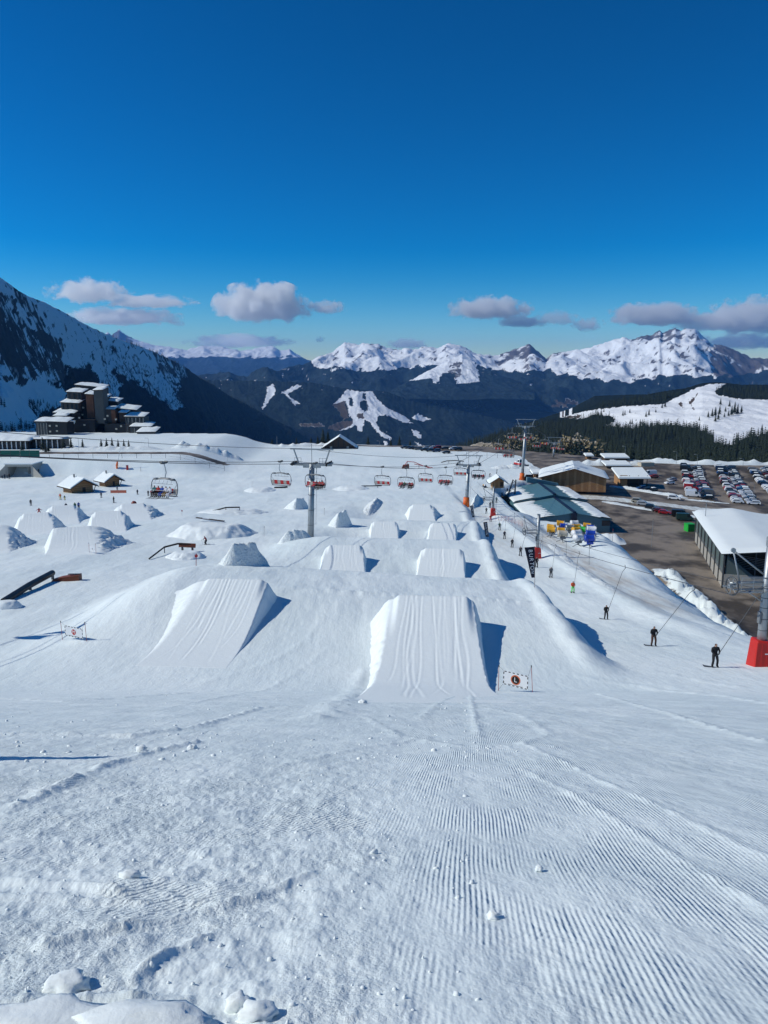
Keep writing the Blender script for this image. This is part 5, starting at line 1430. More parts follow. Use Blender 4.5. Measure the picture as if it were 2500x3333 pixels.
def marker(label, u, v, hpx, knob=None, col='pole', r=0.03):
    p = G(u, v); h = hpx * (p.y * CP - p.z * SP) / F
    t = thing('marker_pole', label, 'pole', p, 0, 'marker poles')
    MB().tube([(0, 0, -.2), (h * .06, 0, h)], r, 6).build('rod', M[col], t)
    if knob: MB().disc((h * .055, 0, h * .8), .16, (0, 1, 0), .05, 14).build('knob', M[knob], t)
    else: MB().tube([(h * .055, 0, h * .9), (h * .06, 0, h * 1.01)], r * 1.5, 6).build('tip', M['black'], t)
    return t
marker('leaning red pole with a red disc below the rainbow rail', 638, 1842, 42, 'redpaint', 'redpole')
marker('thin pole with dark top left of the grey pylon', 859, 1745, 32, None)
marker('thin marker pole right of the grey pylon', 1055, 1678, 24, None)
marker('thin pole on the open slope far left of the grey pylon', 820, 1585, 18, None)
marker('thin pole on the far slope before the gable hut', 741, 1502, 28, None, 'darksteel')
marker('thin red topped pole left of the kicker with the ball', 592, 1680, 22, 'redpaint')
marker('thin pole near the far rail right of the grey pylon', 1142, 1582, 14, None)
marker('dark post behind the small log cabin', 1616, 1550, 22, None, 'black', .12)
marker('short dark post below the embankment by the chair', 458, 1534, 14, None, 'darksteel', .06)

# ------------------------------------------------------------------ rails and boxes
def rail(name, label, pts, r, mat, legs=True, cat='rail', square=False, group='rails and boxes of the park'):
    P0 = Vector(pts[0]); t = thing(name, label, cat, P0, 0, group)
    L = [Vector(p) - P0 for p in pts]
    MB().tube(L, r, 4 if square else 10).build('slide_bar', M[mat], t)
    if legs:
        for q_ in (L[len(L) // 3], L[-1]) if len(L) > 2 else (L[0].lerp(L[1], .2), L[0].lerp(L[1], .8)):
            g = hz(q_.x + P0.x, q_.y + P0.y) - P0.z
            MB().tube([(q_.x, q_.y, g - .3), (q_.x, q_.y, q_.z)], r * .5, 6).build('leg', M['darksteel'], t)
    return t
a = G(12, 1962); b = G(172, 1886)
rail('tube_rail', 'long thick black tube lying on the snow at the left edge', [a + Vector((0, 0, .12)), a.lerp(b, .5) + Vector((0, 0, .55)), b + Vector((0, 0, .75))], .34, 'black')
p = G(215, 1890)
t = thing('ramp_box', 'small brown ramp box behind the upper end of the black tube', 'ramp', p, 0.05, 'rails and boxes of the park')
MB().add([(-1.4, -.5, -.2), (1.6, -.5, -.2), (1.6, .5, -.2), (-1.4, .5, -.2), (-1.4, -.5, .15), (-.4, -.5, .45), (1.6, -.5, .72), (-1.4, .5, .15), (-.4, .5, .45), (1.6, .5, .72)],
         [(3, 2, 1, 0), (0, 1, 6, 5, 4), (3, 7, 8, 9, 2), (4, 5, 8, 7), (5, 6, 9, 8), (1, 2, 9, 6), (0, 4, 7, 3)]).build('ramp_body', M['brownbox'], t)
MB().box((1.0, 0, .75), (1.4, .3, .06)).build('top_rail', M['darksteel'], t)
a = G(486, 1822); b = G(536, 1800); c_ = G(580, 1796); d_ = G(626, 1795)
rail('rainbow_rail', 'kinked black rail curving up over a small ramp', [a + Vector((0, 0, .15)), b + Vector((0, 0, .9)), c_ + Vector((0, 0, 1.25)), d_ + Vector((0, 0, 1.05))], .14, 'darkwood', True, square=True)
o = rail('flat_box', 'brown end box of the kinked rail', [c_ + Vector((.1, .2, 1.02)), d_ + Vector((.5, .2, .85))], .34, 'brownbox', True, 'box', True)
a = G(640, 1745); b = G(712, 1752)
t = thing('box_rail', 'white sloping box rail on the snow table', 'box', (a.x, a.y + 5.0, hz(a.x, a.y + 5) + 2.0), 0.0, 'rails and boxes of the park')
MB().hexa([(0, -.3, .35), (3.9, -.3, -.55), (3.9, .3, -.55), (0, .3, .35), (0, -.3, .55), (3.9, -.3, -.1), (3.9, .3, -.1), (0, .3, .55)]).build('box_side', M['white'], t)
MB().hexa([(-1.2, -.34, .58), (3.95, -.34, -.08), (3.95, .34, -.08), (-1.2, .34, .58), (-1.2, -.34, .66), (3.95, -.34, .0), (3.95, .34, .0), (-1.2, .34, .66)]).build('slide_top', M['darkwood'], t)
def rpx(label, u0, v0, u1, v1, y, up=1.0, mid=None, r=.12):
    a = P(u0, v0, y); b = P(u1, v1, y)
    za = hz(a.x, y); 
    pts = [a, b] if mid is None else [a, P(mid[0], mid[1], y), b]
    rail('slide_rail', label, pts, r, 'black')
rpx('bent black rail on the low landing left of the pylon', 692, 1664, 780, 1651, 176, mid=(735, 1652), r=.16)
rpx('short straight black rail far behind the grey pylon', 893, 1587, 936, 1585, 262, r=.28)
rpx('thin long black rail left of the red and green riders', 1176, 1582, 1243, 1581, 262, r=.2)
a = P(1390, 1546, 330)
q = G(1340, 1520)
t = thing('wallride', 'small brown and white feature with curved red rail in the far park', 'ramp', (P(1318, 1522, 330).x, 330, hz(P(1318, 1522, 330).x, 330)), 0, 'rails and boxes of the park')
MB().hexa([(-1.5, -1, -.2), (1.8, -1, -.2), (1.8, 1, -.2), (-1.5, 1, -.2), (-.8, -1, 1.5), (1.8, -1, 1.9), (1.8, 1, 1.9), (-.8, 1, 1.5)]).build('ramp_body', M['brownbox'], t)
MB().tube([(0, -1.1, 1.6), (1, -1.1, 3.2), (4, -1.1, 2.9), (8, -1.1, 1.2), (11, -1.1, .2)], .14, 6).tube([(4, 1.1, 1.8), (8, 1.1, 1.0), (12, 1.1, .2)], .14, 6).build('curved_rail', M['redpaint'], t)
MB().tube([(1, -1.1, 3.2), (1, -1.1, 0)], .1, 5).tube([(6, -1.1, 2.0), (6, -1.1, -.2)], .1, 5).build('leg', M['darksteel'], t)
p = P(1475, 1505, 352)
t = thing('flat_rail', 'curved flat rail at the top of the far park', 'rail', (p.x, 352, hz(p.x, 352)), 0, 'rails and boxes of the park')
MB().tube([(-5.5, 0, .3), (-3, 0, 1.0), (1, 0, 1.2), (5, 0, .8)], .2, 6).build('slide_bar', M['darkwood'], t)
MB().tube([(-2, 0, 1.0), (-2, 0, -.3)], .1, 5).tube([(3, 0, 1.0), (3, 0, -.3)], .1, 5).build('leg', M['darksteel'], t)
# round ball feature
p = G(442, 1662)
t = thing('ball_feature', 'round red brown ball set on a dark stand between two kickers', 'ball', (p.x, p.y - 1.0, hz(p.x, p.y - 1) + 0.9), 0)
bm = ico(3); bm.materials.append(M['ball']); bm.polygons.foreach_set('use_smooth', np.ones(len(bm.polygons), bool))
o = obj('ball', bm, t); o.scale = (.62, .62, .6); o.location = (0, 0, .95)
MB().box((0, 0, .15), (2.0, .8, .5), taper=.75).build('stand', M['black'], t)
# orange net, flag, red bags on the embankment
p = G(386, 1606)
t = thing('safety_net', 'short orange safety net in front of the smaller hut', 'net', p, 0.05)
MB().box((0, 0, .6), (5.0, .05, .9)).build('net_panel', M['net'], t)
for sx in (-2.5, 0, 2.5): MB().tube([(sx, 0, -.2), (sx, 0, 1.2)], .04, 5).build('net_post', M['pole'], t)
p = G(381, 1524)
t = thing('snow_gun_pole', 'small red snow gun on a mast at the foot of the embankment', 'snow gun', p, 0.0)
MB().tube([(0, 0, -.2), (0, 0, 1.0)], .35, 8).tube([(0, 0, 1), (.3, 0, 2.6)], [.5, .3], 8).build('red_cover', M['orange'], t)
MB().tube([(.3, 0, 1.5), (2.0, 0, 9.0)], .06, 5).build('mast', M['steel'], t)
p = G(415, 1528)
t = thing('hydrant_box', 'slim red box right of the small red snow gun', 'box', p, 0)
MB().box((0, 0, .7), (.7, .7, 1.9)).build('box_body', M['redpaint'], t)
MB().box((0, 0, 1.7), (.8, .8, .1)).build('lid', M['darksteel'], t)
NUM = ['first', 'second', 'third', 'fourth', 'fifth', 'sixth', 'seventh', 'eighth', 'ninth', 'tenth', 'eleventh', 'twelfth', 'thirteenth', 'fourteenth', 'fifteenth', 'sixteenth', 'seventeenth', 'eighteenth', 'nineteenth', 'twentieth', 'twenty first', 'twenty second', 'twenty third', 'twenty fourth', 'twenty fifth', 'twenty sixth', 'twenty seventh', 'twenty eighth', 'twenty ninth', 'thirtieth', 'thirty first', 'thirty second', 'thirty third', 'thirty fourth']
# ------------------------------------------------------------------ trees
def fir_mesh(seed, tiers=11, sides=9, mat=None):
    """unit fir: height 1, crown of ragged drooping branch tiers"""
    r = np.random.default_rng(seed); V = []; Fs = []
    for k in range(tiers):
        t = k / tiers; z = 0.08 + 0.88 * t; R = 0.20 * (1 - t) ** 0.85 + 0.012
        n = max(5, int(sides * (1 - .4 * t)))
        a0 = r.uniform(0, 6.28); b = len(V); V.append((0, 0, min(1.0, z + 0.13 * (1 - t * .4))))
        for j in range(n):
            rr = R * r.uniform(0.65, 1.2); a = a0 + 2 * math.pi * j / n
            V.append((rr * math.cos(a), rr * math.sin(a), z - 0.03 - 0.03 * r.random()))
            a2 = a + math.pi / n; V.append((rr * .42 * math.cos(a2), rr * .42 * math.sin(a2), z + 0.015))
        m = 2 * n
        for j in range(m): Fs.append((b, b + 1 + j, b + 1 + (j + 1) % m))
    return MB().add(V, Fs).mesh('crown', mat or M['needles'])
FIRS = [fir_mesh(s) for s in (1, 2, 3)]
FIRV = []
for s in (4, 5, 6):
    me = fir_mesh(s, 5, 6); FIRV.append((np.array([v.co[:] for v in me.vertices]), np.array([p.vertices[:] for p in me.polygons])))
TRUNK = MB().tube([(0, 0, -.02), (0, 0, .25), (0, 0, .7)], [.018, .014, .006], 6).mesh('trunk', M['bark'])
def fir(label, p, h, k=0, group='single fir trees', cat='tree', wide=1.0):
    t = thing('fir_tree', label, cat, p, random.uniform(0, 6), group)
    t.scale = (h * wide, h * wide, h)
    obj('trunk', TRUNK, t); obj('crown', FIRS[k % 3], t); return t
def forest(name, label, pts, hs):
    V = []; Fq = []; off = 0
    r = np.random.default_rng(len(pts))
    for k, (p, h) in enumerate(zip(pts, hs)):
        bv, bf = FIRV[k % 3]; a = r.uniform(0, 6.28); ca, sa = math.cos(a), math.sin(a); w_ = r.uniform(.8, 1.15)
        q_ = np.stack([(bv[:, 0] * ca - bv[:, 1] * sa) * w_, (bv[:, 0] * sa + bv[:, 1] * ca) * w_, bv[:, 2]], 1) * h
        V.append(q_ + p); Fq.append(bf + off); off += len(bv)
    o = obj(name, mesh_np(name, np.vstack(V), np.vstack(Fq), [M['needles']])); tag(o, label, None, None, 'stuff'); return o

X, Y, Z, U, V_ = RH
nt_ = 200
def sample(X, Y, Z, U, V_, n, ok, rowmax, seed, h0, h1):
    r = np.random.default_rng(seed); P_ = []; H = []
    nr_, nc_ = X.shape
    tries = 0
    while len(P_) < n and tries < 40:
        tries += 1
        i = r.integers(0, rowmax - 1, 6000); j = r.integers(0, nc_ - 1, 6000); a = r.random(6000); b = r.random(6000)
        f = lambda A: A[i, j] * (1 - a) * (1 - b) + A[i + 1, j] * a * (1 - b) + A[i, j + 1] * (1 - a) * b + A[i + 1, j + 1] * a * b
        x, y, z, u, v = f(X), f(Y), f(Z), f(U), f(V_)
        m = ok(u, v)
        P_ += list(np.stack([x, y, z - 0.5], 1)[m]); H += list(r.uniform(h0, h1, int(m.sum())))
    return P_[:n], H[:n]
ok = lambda u, v: (inpoly(u, v, RCLEAR) < .5) & (sum(inpoly(u, v, c) for c in RCLIFF) < .5) & (u < 2750) & (u > 1450)
pp, hh = sample(X, Y, Z, U, V_, 6500, ok, 190, 3, 8, 14)
forest('fir_wood', 'dense dark fir wood covering the right hand hill', pp, hh)
# wood right below the car park edge
r = np.random.default_rng(8); pp = []; hh = []
for k in range(1100):
    x = r.uniform(70, 330); y = float(YEND(x)) + r.uniform(8, 110)
    z = hz(x, y); pp.append(np.array([x, y, z - 1])); hh.append(r.uniform(9, 15) + min(14, (y - float(YEND(x))) * .22))
forest('fir_wood', 'fir wood standing below the far edge of the car park', pp, hh)
lx, ly, lz, lu = LEFT_CREST
pp = []; hh = []
for k in range(420):
    u = r.uniform(380, 1030); x = np.interp(u, lu, lx); y = np.interp(u, lu, ly); z = np.interp(u, lu, lz)
    q_ = np.array([x + r.uniform(-6, 6), y - r.uniform(0, 60), z - r.uniform(1, 22)]); pp.append(q_); hh.append(r.uniform(14, 27))
forest('fir_wood', 'ragged line of firs on the shaded mountain ridge', pp, hh)
X, Y, Z, U, V_ = LG
ok = lambda u, v: ((inpoly(u, v, [(90, 1316), (140, 1310), (200, 1325), (200, 1352), (100, 1350)]) + inpoly(u, v, [(-80, 1308), (25, 1310), (25, 1330), (-80, 1330)]) + inpoly(u, v, [(-60, 1395), (110, 1385), (130, 1440), (-60, 1440)]) + inpoly(u, v, [(205, 1215), (300, 1205), (320, 1280), (215, 1270)])) > .5)
pp, hh = sample(X, Y, Z, U, V_, 420, ok, 255, 5, 9, 16)
forest('fir_wood', 'small fir woods behind the apartment towers', pp, hh)
ok = lambda u, v: (v > 1130) & (u > 330) & (u < 1050) & (v > 905 + .6 * u)
pp, hh = sample(X, Y, Z, U, V_, 3200, ok, 255, 6, 12, 20)
forest('fir_wood', 'scattered firs on the shaded mountain slope', pp, hh)

HX, HY, HZ, HU, HV = RH
def on_hill(u, v):
    d = (HU[:195] - u) ** 2 + (HV[:195] - v) ** 2; i = np.unravel_index(np.argmin(d), d.shape)
    return Vector((HX[i], HY[i], HZ[i]))
HT = [(1290, 990, 42), (1360, 1005, 42), (1330, 1045, 36), (1200, 1085, 40), (1225, 1080, 52), (1250, 1075, 60), (1285, 1065, 58), (1255, 1118, 44), (1275, 1105, 46), (1325, 1085, 30), (1350, 1080, 40), (1375, 1070, 62), (1400, 1060, 75), (1425, 1062, 65), (1452, 1055, 50),
      (715, 1080, 36), (740, 1070, 40), (790, 1050, 26), (591, 1138, 32), (607, 1138, 36), (672, 1142, 34), (686, 1142, 36), (1126, 1110, 28), (388, 1048, 26), (540, 1072, 34), (555, 1068, 30), (590, 1055, 28), (1612, 1192, 42), (640, 1118, 16), (840, 1015, 34), (865, 1008, 40), (1005, 905, 24)]
SIDE = ['lowest', 'upper', 'leftmost', 'tall', 'small', 'dense', 'slim', 'dark', 'broad', 'short']
for k, (a, b, hp) in enumerate(HT):
    u, v = 1800 + .422 * a, 900 + .422 * b; p = on_hill(u, v); h = hp * .422 * p.y / F * 1.3
    side = 'left of' if a < 900 else ('right of' if a > 1180 else 'beside')
    fir('dark fir %s the white ski run, %s lone fir from the left' % (side, NUM[sorted(q_[0] for q_ in HT).index(a)]), p, h, k, 'single firs on the right hand ski hill', wide=1.25)
NT = [(886, 1458, 30, 'small fir left of the gable hut on the plateau edge'), (905, 1460, 14, 'tiny fir close to the small one left of the gable hut'), (965, 1455, 30, 'slim dark fir halfway to the gable hut'), (978, 1458, 20, 'short fir right of the slim one'), (1013, 1456, 34, 'first of the firs just left of the gable hut'),
      (1035, 1458, 40, 'second of the firs just left of the gable hut'), (1052, 1456, 60, 'tallest fir behind the gable hut roof'), (1068, 1456, 52, 'fir behind the left roof edge of the gable hut'), (1198, 1458, 38, 'round fir right of the gable hut'), (1272, 1460, 34, 'fir at the head of the far car row'), (1300, 1464, 44, 'dark fir behind the far row of cars'),
      (1335, 1466, 34, 'low dark fir right behind the far row of cars')]
for k, (u, v, hp, lab) in enumerate(NT):
    y = 436; x = (u - 1250) / F * (y * CP + 43 * SP); z = hz(x, y); q_ = P(u, v - hp, y)
    fir(lab, (x, y, z), q_.z - z + .5, k, 'firs on the plateau edge', wide=1.5)
LT = [(72, 1462, 30, 345, 'snow dusted fir between the long low house and the towers'), (140, 1462, 44, 345, 'fir before the low annex of the towers'), (150, 1478, 26, 338, 'bushy fir at the roadside left'), (158, 1470, 34, 340, 'bushy fir second at the roadside'), (270, 1458, 32, 350, 'slim olive fir in front of the dark towers'), (330, 1452, 26, 362, 'fir on the snow hump, leftmost'), (348, 1458, 34, 358, 'fir on the snow hump, second'), (366, 1462, 40, 356, 'tallest fir on the snow hump'),
      (385, 1455, 26, 362, 'fir on the snow hump, fourth'), (404, 1458, 24, 360, 'fir on the snow hump, fifth'), (420, 1462, 20, 358, 'low fir on the snow hump, rightmost'), (208, 1460, 40, 350, 'dark fir left of the blue door'), (232, 1458, 36, 350, 'dark fir right beside the tower foot')]
for k, (u, v, hp, y, lab) in enumerate(LT):
    q_ = P(u, v, y); z = hz(q_.x, y)
    fir(lab, (q_.x, y, z), max(4, P(u, v - hp, y).z - z), k, 'firs by the apartment towers', wide=1.3)
def larch_mesh(seed):
    r = np.random.default_rng(seed); m = MB()
    m.tube([(0, 0, 0), (0, 0, .5), (0, 0, 1)], [.02, .014, .003], 5)
    for k in range(70):
        z = r.uniform(.15, .97); a = r.uniform(0, 6.28); L = .20 * (1 - z) ** .7 + .03; e = (L * math.cos(a), L * math.sin(a), z + .10 * r.random())
        m.tube([(0, 0, z), e], [.012, .006], 3, False)
        m.add([(e[0], e[1], e[2]), (e[0] + .03 * r.normal(), e[1] + .03 * r.normal(), e[2] + .05), (e[0] * .6, e[1] * .6, e[2] + .05)], [(0, 1, 2)])
    return m.mesh('branches', M['shrub'])
LARCH = [larch_mesh(s) for s in (1, 2)]
LP = [(1560, 1478, 24), (1576, 1480, 34), (1590, 1482, 30), (1606, 1480, 42), (1621, 1482, 36), (1634, 1484, 44), (1650, 1480, 56), (1664, 1482, 50), (1678, 1478, 60), (1690, 1482, 44), (1722, 1474, 36), (1735, 1470, 44), (1822, 1470, 36), (1838, 1472, 42), (1856, 1474, 44), (1874, 1476, 40), (1892, 1478, 46), (1910, 1480, 44), (1928, 1482, 38), (1943, 1484, 30)]
for k, (u, v, hp) in enumerate(LP):
    y = 440.0; q_ = P(u, v, y); z = min(q_.z, hz(q_.x, y) + 2)
    t = thing('bare_larch', 'pale bare larch below the rock face, %s from the left' % NUM[k], 'tree', (q_.x, y, z), k * 1.3, 'bare larches below the plateau')
    h = P(u, v - hp, y).z - z; t.scale = (h * 1.4, h * 1.4, h)
    obj('branches', LARCH[k % 2], t)

# ------------------------------------------------------------------ buildings
def gable(name, label, x0, x1, y0, y1, zb, ze, zr, wallm, snow=True, over=1.0, thick=.35, cat='hut', ridge_x=None, group=None, planks=0, plankm=('wood', 'wood2'), door=None, rz=0.0, ze2=None):
    """house with its gable towards the camera, ridge running away along y"""
    cx = (x0 + x1) / 2; rx = 0.0 if ridge_x is None else ridge_x - cx
    hw = (x1 - x0) / 2; D = y1 - y0; ze2 = ze if ze2 is None else ze2
    t = thing(name, label, cat, (cx, y0, zb), rz, group)
    E1 = ze - zb; E2 = ze2 - zb; Rr = zr - zb
    poly = [(-hw, 0, -.5), (hw, 0, -.5), (hw, 0, E2), (rx, 0, Rr), (-hw, 0, E1)]
    wl = MB().prism(poly, (0, D, 0)).build('wall', M[wallm], t)
    if planks:
        pw = 2 * hw / planks
        for k in range(planks):
            a = -hw + k * pw; zt = lambda q_: np.interp(q_, [-hw, rx, hw], [E1, Rr, E2]) - .12
            MB().hexa([(a + .03, -.10, -.3), (a + pw - .03, -.10, -.3), (a + pw - .03, -.012, -.3), (a + .03, -.012, -.3), (a + .03, -.10, zt(a)), (a + pw - .03, -.10, zt(a + pw)), (a + pw - .03, -.012, zt(a + pw)), (a + .03, -.012, zt(a))]).build('plank', M[plankm[(k * 7 + k // 3) % 2]], wl)
    o_ = over
    for s, E in ((-1, E1), (1, E2)):
        ex = s * (hw + o_); sl = (Rr - E) / abs(s * hw - rx); ez = E - sl * o_
        m = MB().hexa([(rx, -o_, Rr + .02), (ex, -o_, ez + .02), (ex, D + o_, ez + .02), (rx, D + o_, Rr + .02), (rx, -o_, Rr + .22), (ex, -o_, ez + .22), (ex, D + o_, ez + .22), (rx, D + o_, Rr + .22)])
        rf = m.build('roof', M['darkwood'], t)
        if snow:
            n1, n2 = 14, 10
            A, B = np.meshgrid(np.linspace(0, 1, n1), np.linspace(0, 1, n2), indexing='ij')
            xx = rx + (ex * .99 - rx) * A; yy = -o_ * .97 + (D + 1.94 * o_) * B
            edge = np.minimum(1, np.minimum((1 - A) * 9, np.minimum(B, 1 - B) * 9)) ** .5
            zz = Rr + .23 + (ez - Rr) * A + thick * edge * (1 + .35 * fbm(xx * .5, yy * .5, 2, 77))
            me = mesh_np('roof_snow', np.stack([xx.ravel(), yy.ravel(), zz.ravel()], 1), grid_faces(n1, n2) if s > 0 else grid_faces(n1, n2)[:, ::-1], [M_ROOFSNOW], True)
            obj('roof_snow', me, rf)
    if door:
        for (dx, dw, dh, dm) in door:
            d_ = MB().box((dx, -.14, dh / 2), (dw, .12, dh)).build('door', M[dm], wl)
    return t
def px_house(name, label, u0, u1, vb, ve, vr, y, depth, wallm, **k):
    a = P(u0, vb, y); b = P(u1, vb, y)
    return gable(name, label, a.x, b.x, y, y + depth, a.z, P(u0, ve, y).z, P(u0, vr, y).z, wallm, **k)

# the two brown huts on the left, turned so that one snow roof side faces the sun
def corner_hut(label, u, v, W, D, H, rise, rz, y):
    p = P(u, v, y); p.z = hz(p.x, p.y) - .1
    t = thing('wooden_hut', label, 'hut', p, rz, 'brown wooden huts on the slope')
    hw = W / 2; hd = D / 2
    wl = MB().prism([(-hw, -hd, -.4), (hw, -hd, -.4), (hw, -hd, H), (0, -hd, H + rise), (-hw, -hd, H)], (0, D, 0)).build('wall', M['wood'], t)
    n = 9
    for k in range(n):
        z = .12 + k * (H + .4) / n
        w_ = hw if z < H else hw * max(0.05, 1 - (z - H) / rise)
        MB().box((0, -hd - .04, z), (2 * w_ - .05, .09, (H + .4) / n * .86)).build('plank', M['wood' if k % 2 else 'wood2'], wl)
        if z < H: MB().box((-hw - .04, 0, z), (.09, D - .05, (H + .4) / n * .86)).build('plank', M['wood2' if k % 2 else 'wood'], wl)
    MB().box((hw * .1, -hd - .1, 1.0), (W * .16, .1, 1.9)).build('door', M['darkwood'], wl)
    for s in (-1, 1):
        MB().tube([(s * hw, -hd, .0), (s * (hw + .9), -hd - .6, H * 1.0)], .12, 5).build('brace', M['darkwood'], t)
    ov = 1.5
    for s in (-1, 1):
        sl = rise / hw; ex = s * (hw + ov); ez = H - sl * ov
        rf = MB().hexa([(0, -hd - ov, H + rise + .02), (ex, -hd - ov, ez + .02), (ex, hd + ov, ez + .02), (0, hd + ov, H + rise + .02), (0, -hd - ov, H + rise + .25), (ex, -hd - ov, ez + .25), (ex, hd + ov, ez + .25), (0, hd + ov, H + rise + .25)]).build('roof', M['darkwood'], t)
        MB().hexa([(0, -hd - ov * .92, H + rise + .26), (ex * .97, -hd - ov * .92, ez + .3), (ex * .97, hd + ov * .95, ez + .3), (0, hd + ov * .95, H + rise + .26), (0, -hd - ov * .9, H + rise + .7), (ex * .93, -hd - ov * .85, ez + .72), (ex * .93, hd + ov * .9, ez + .72), (0, hd + ov * .9, H + rise + .7)]).build('roof_snow', M_ROOFSNOW, rf)
    MB().box((-.6, hd * .3, H + rise + .9), (.35, .35, 1.0)).build('chimney', M['darksteel'], t)
    return t
corner_hut('larger brown wooden hut with thick snow on its sunny roof', 255, 1597, 6.8, 7.0, 2.6, 1.9, 0.80, 250)
corner_hut('smaller brown wooden hut to the right of the larger one', 357, 1583, 4.8, 5.2, 2.6, 1.5, 0.80, 268)
px_house('gable_hut', 'wide stone hut with dark boarded gable on the far plateau edge', 1058, 1152, 1470, 1452, 1421, 412, 10, 'greywood', snow=True, over=2.0, cat='hut', planks=16, plankm=('darkwood', 'black'), door=[(-4.5, 1.2, 2.9, 'concrete'), (0, 6.0, 2.6, 'black'), (4.5, 1.2, 2.9, 'concrete')])
px_house('wooden_hall', 'long wooden hall with vertical boards and snowy gable roof', 1764, 1968, 1596, 1555, 1526, 283, 22, 'wood', over=1.4, cat='hall', rz=-0.2, planks=26, thick=.5, door=[(-2.5, 1.6, 3.6, 'wood2')])

# teal hall in front of it
def teal_hall():
    x0, x1, rx = 43.0, 68.0, 56.2
    t = thing('teal_hall', 'low hall with teal sheet metal roof partly under snow', 'hall', (rx, 225, -47.2), 0)
    for (ya, yb, zr, zl, zr2, k) in ((0, 27, 5.0, 2.6, 2.9, 0), (27.2, 54, 6.0, 3.4, 3.9, 1)):
        lx_, hx = x0 - rx, x1 - rx
        MB().prism([(lx_ + .6, ya, -1), (hx - .6, ya, -1), (hx - .6, ya, zr2 - .1), (0, ya, zr - .1), (lx_ + .6, ya, zl - .1)], (0, yb - ya, 0)).build('wall', M['teal'], t)
        MB().box((hx - 1.8, ya - .05, zr2 - 1.0), (2.4, .1, 1.6)).build('wall_panel', M['greywood'], t)
        for s, ex, ez in ((-1, lx_, zl), (1, hx, zr2)):
            m = MB().hexa([(0, ya - .5, zr), (ex, ya - .5, ez), (ex, yb, ez), (0, yb, zr), (0, ya - .5, zr + .15), (ex, ya - .5, ez + .15), (ex, yb, ez + .15), (0, yb, zr + .15)])
            rf = m.build('roof', M['teal'], t)
            for q_ in range(9):
                f = .06 + q_ * .105
                MB().hexa([(ex * f - .04, ya - .45, zr + (ez - zr) * f + .15), (ex * f + .04, ya - .45, zr + (ez - zr) * f + .15), (ex * f + .04, yb - .05, zr + (ez - zr) * f + .15), (ex * f - .04, yb - .05, zr + (ez - zr) * f + .15),
                           (ex * f - .03, ya - .45, zr + (ez - zr) * f + .21), (ex * f + .03, ya - .45, zr + (ez - zr) * f + .21), (ex * f + .03, yb - .05, zr + (ez - zr) * f + .21), (ex * f - .03, yb - .05, zr + (ez - zr) * f + .21)]).build('roof_seam', M['teal'], rf)
            # snow on the lower part with a ragged upper edge
            n1, n2 = 12, 60
            B = np.linspace(0, 1, n2); rag = .58 + .16 * fbm(B * 9 + k * 3 + s, B * 0, 3, 91) + .10 * np.sign(np.sin(B * 60 + 3 * s)) * np.random.default_rng(4 + k).random(n2) - (.10 if s < 0 else 0) * (1 - B)
            A = np.linspace(0, 1, n1)[:, None]
            f = rag[None, :] + (1 - rag[None, :]) * A
            xx = ex * f; yy = np.broadcast_to(ya - .4 + (yb - ya + .3) * B, xx.shape); th = .32 * np.minimum(1, np.minimum(A * 5, (1 - A) * 12)) ** .5
            zz = zr + (ez - zr) * f + .17 + th
            me = mesh_np('roof_snow', np.stack([xx.ravel(), yy.ravel(), zz.ravel()], 1), grid_faces(n1, n2) if s > 0 else grid_faces(n1, n2)[:, ::-1], [M_ROOFSNOW], True)
            obj('roof_snow', me, rf)
        MB().box((.4, (ya + yb) / 2 - .1, zr + .25), (1.0, yb - ya + .6, .45)).build('ridge_cap', M['navy'], t)
    MB().box((.3, -.4, 3.0), (1.6, 1.0, 4.2)).build('front_duct', M['navy'], t)
    MB().hexa([(-4, 53, 6.3), (7.5, 53, 5.2), (7.5, 55, 5.2), (-4, 55, 6.3), (-4, 53, 8.2), (7.5, 53, 6.0), (7.5, 55, 6.0), (-4, 55, 8.2)]).build('back_panel', M['teal'], t)
    return t
teal_hall()
bank('stony snow bank in the trench left of the teal hall', [(41, 206), (41.5, 230), (42, 262)], 2.2, 2.0, 41, rough=1.0)
bank('deep snow in front of the teal hall', [(42, 212), (55, 216), (69, 214)], 5.0, 2.6, 42, M_ROOFSNOW, .2)

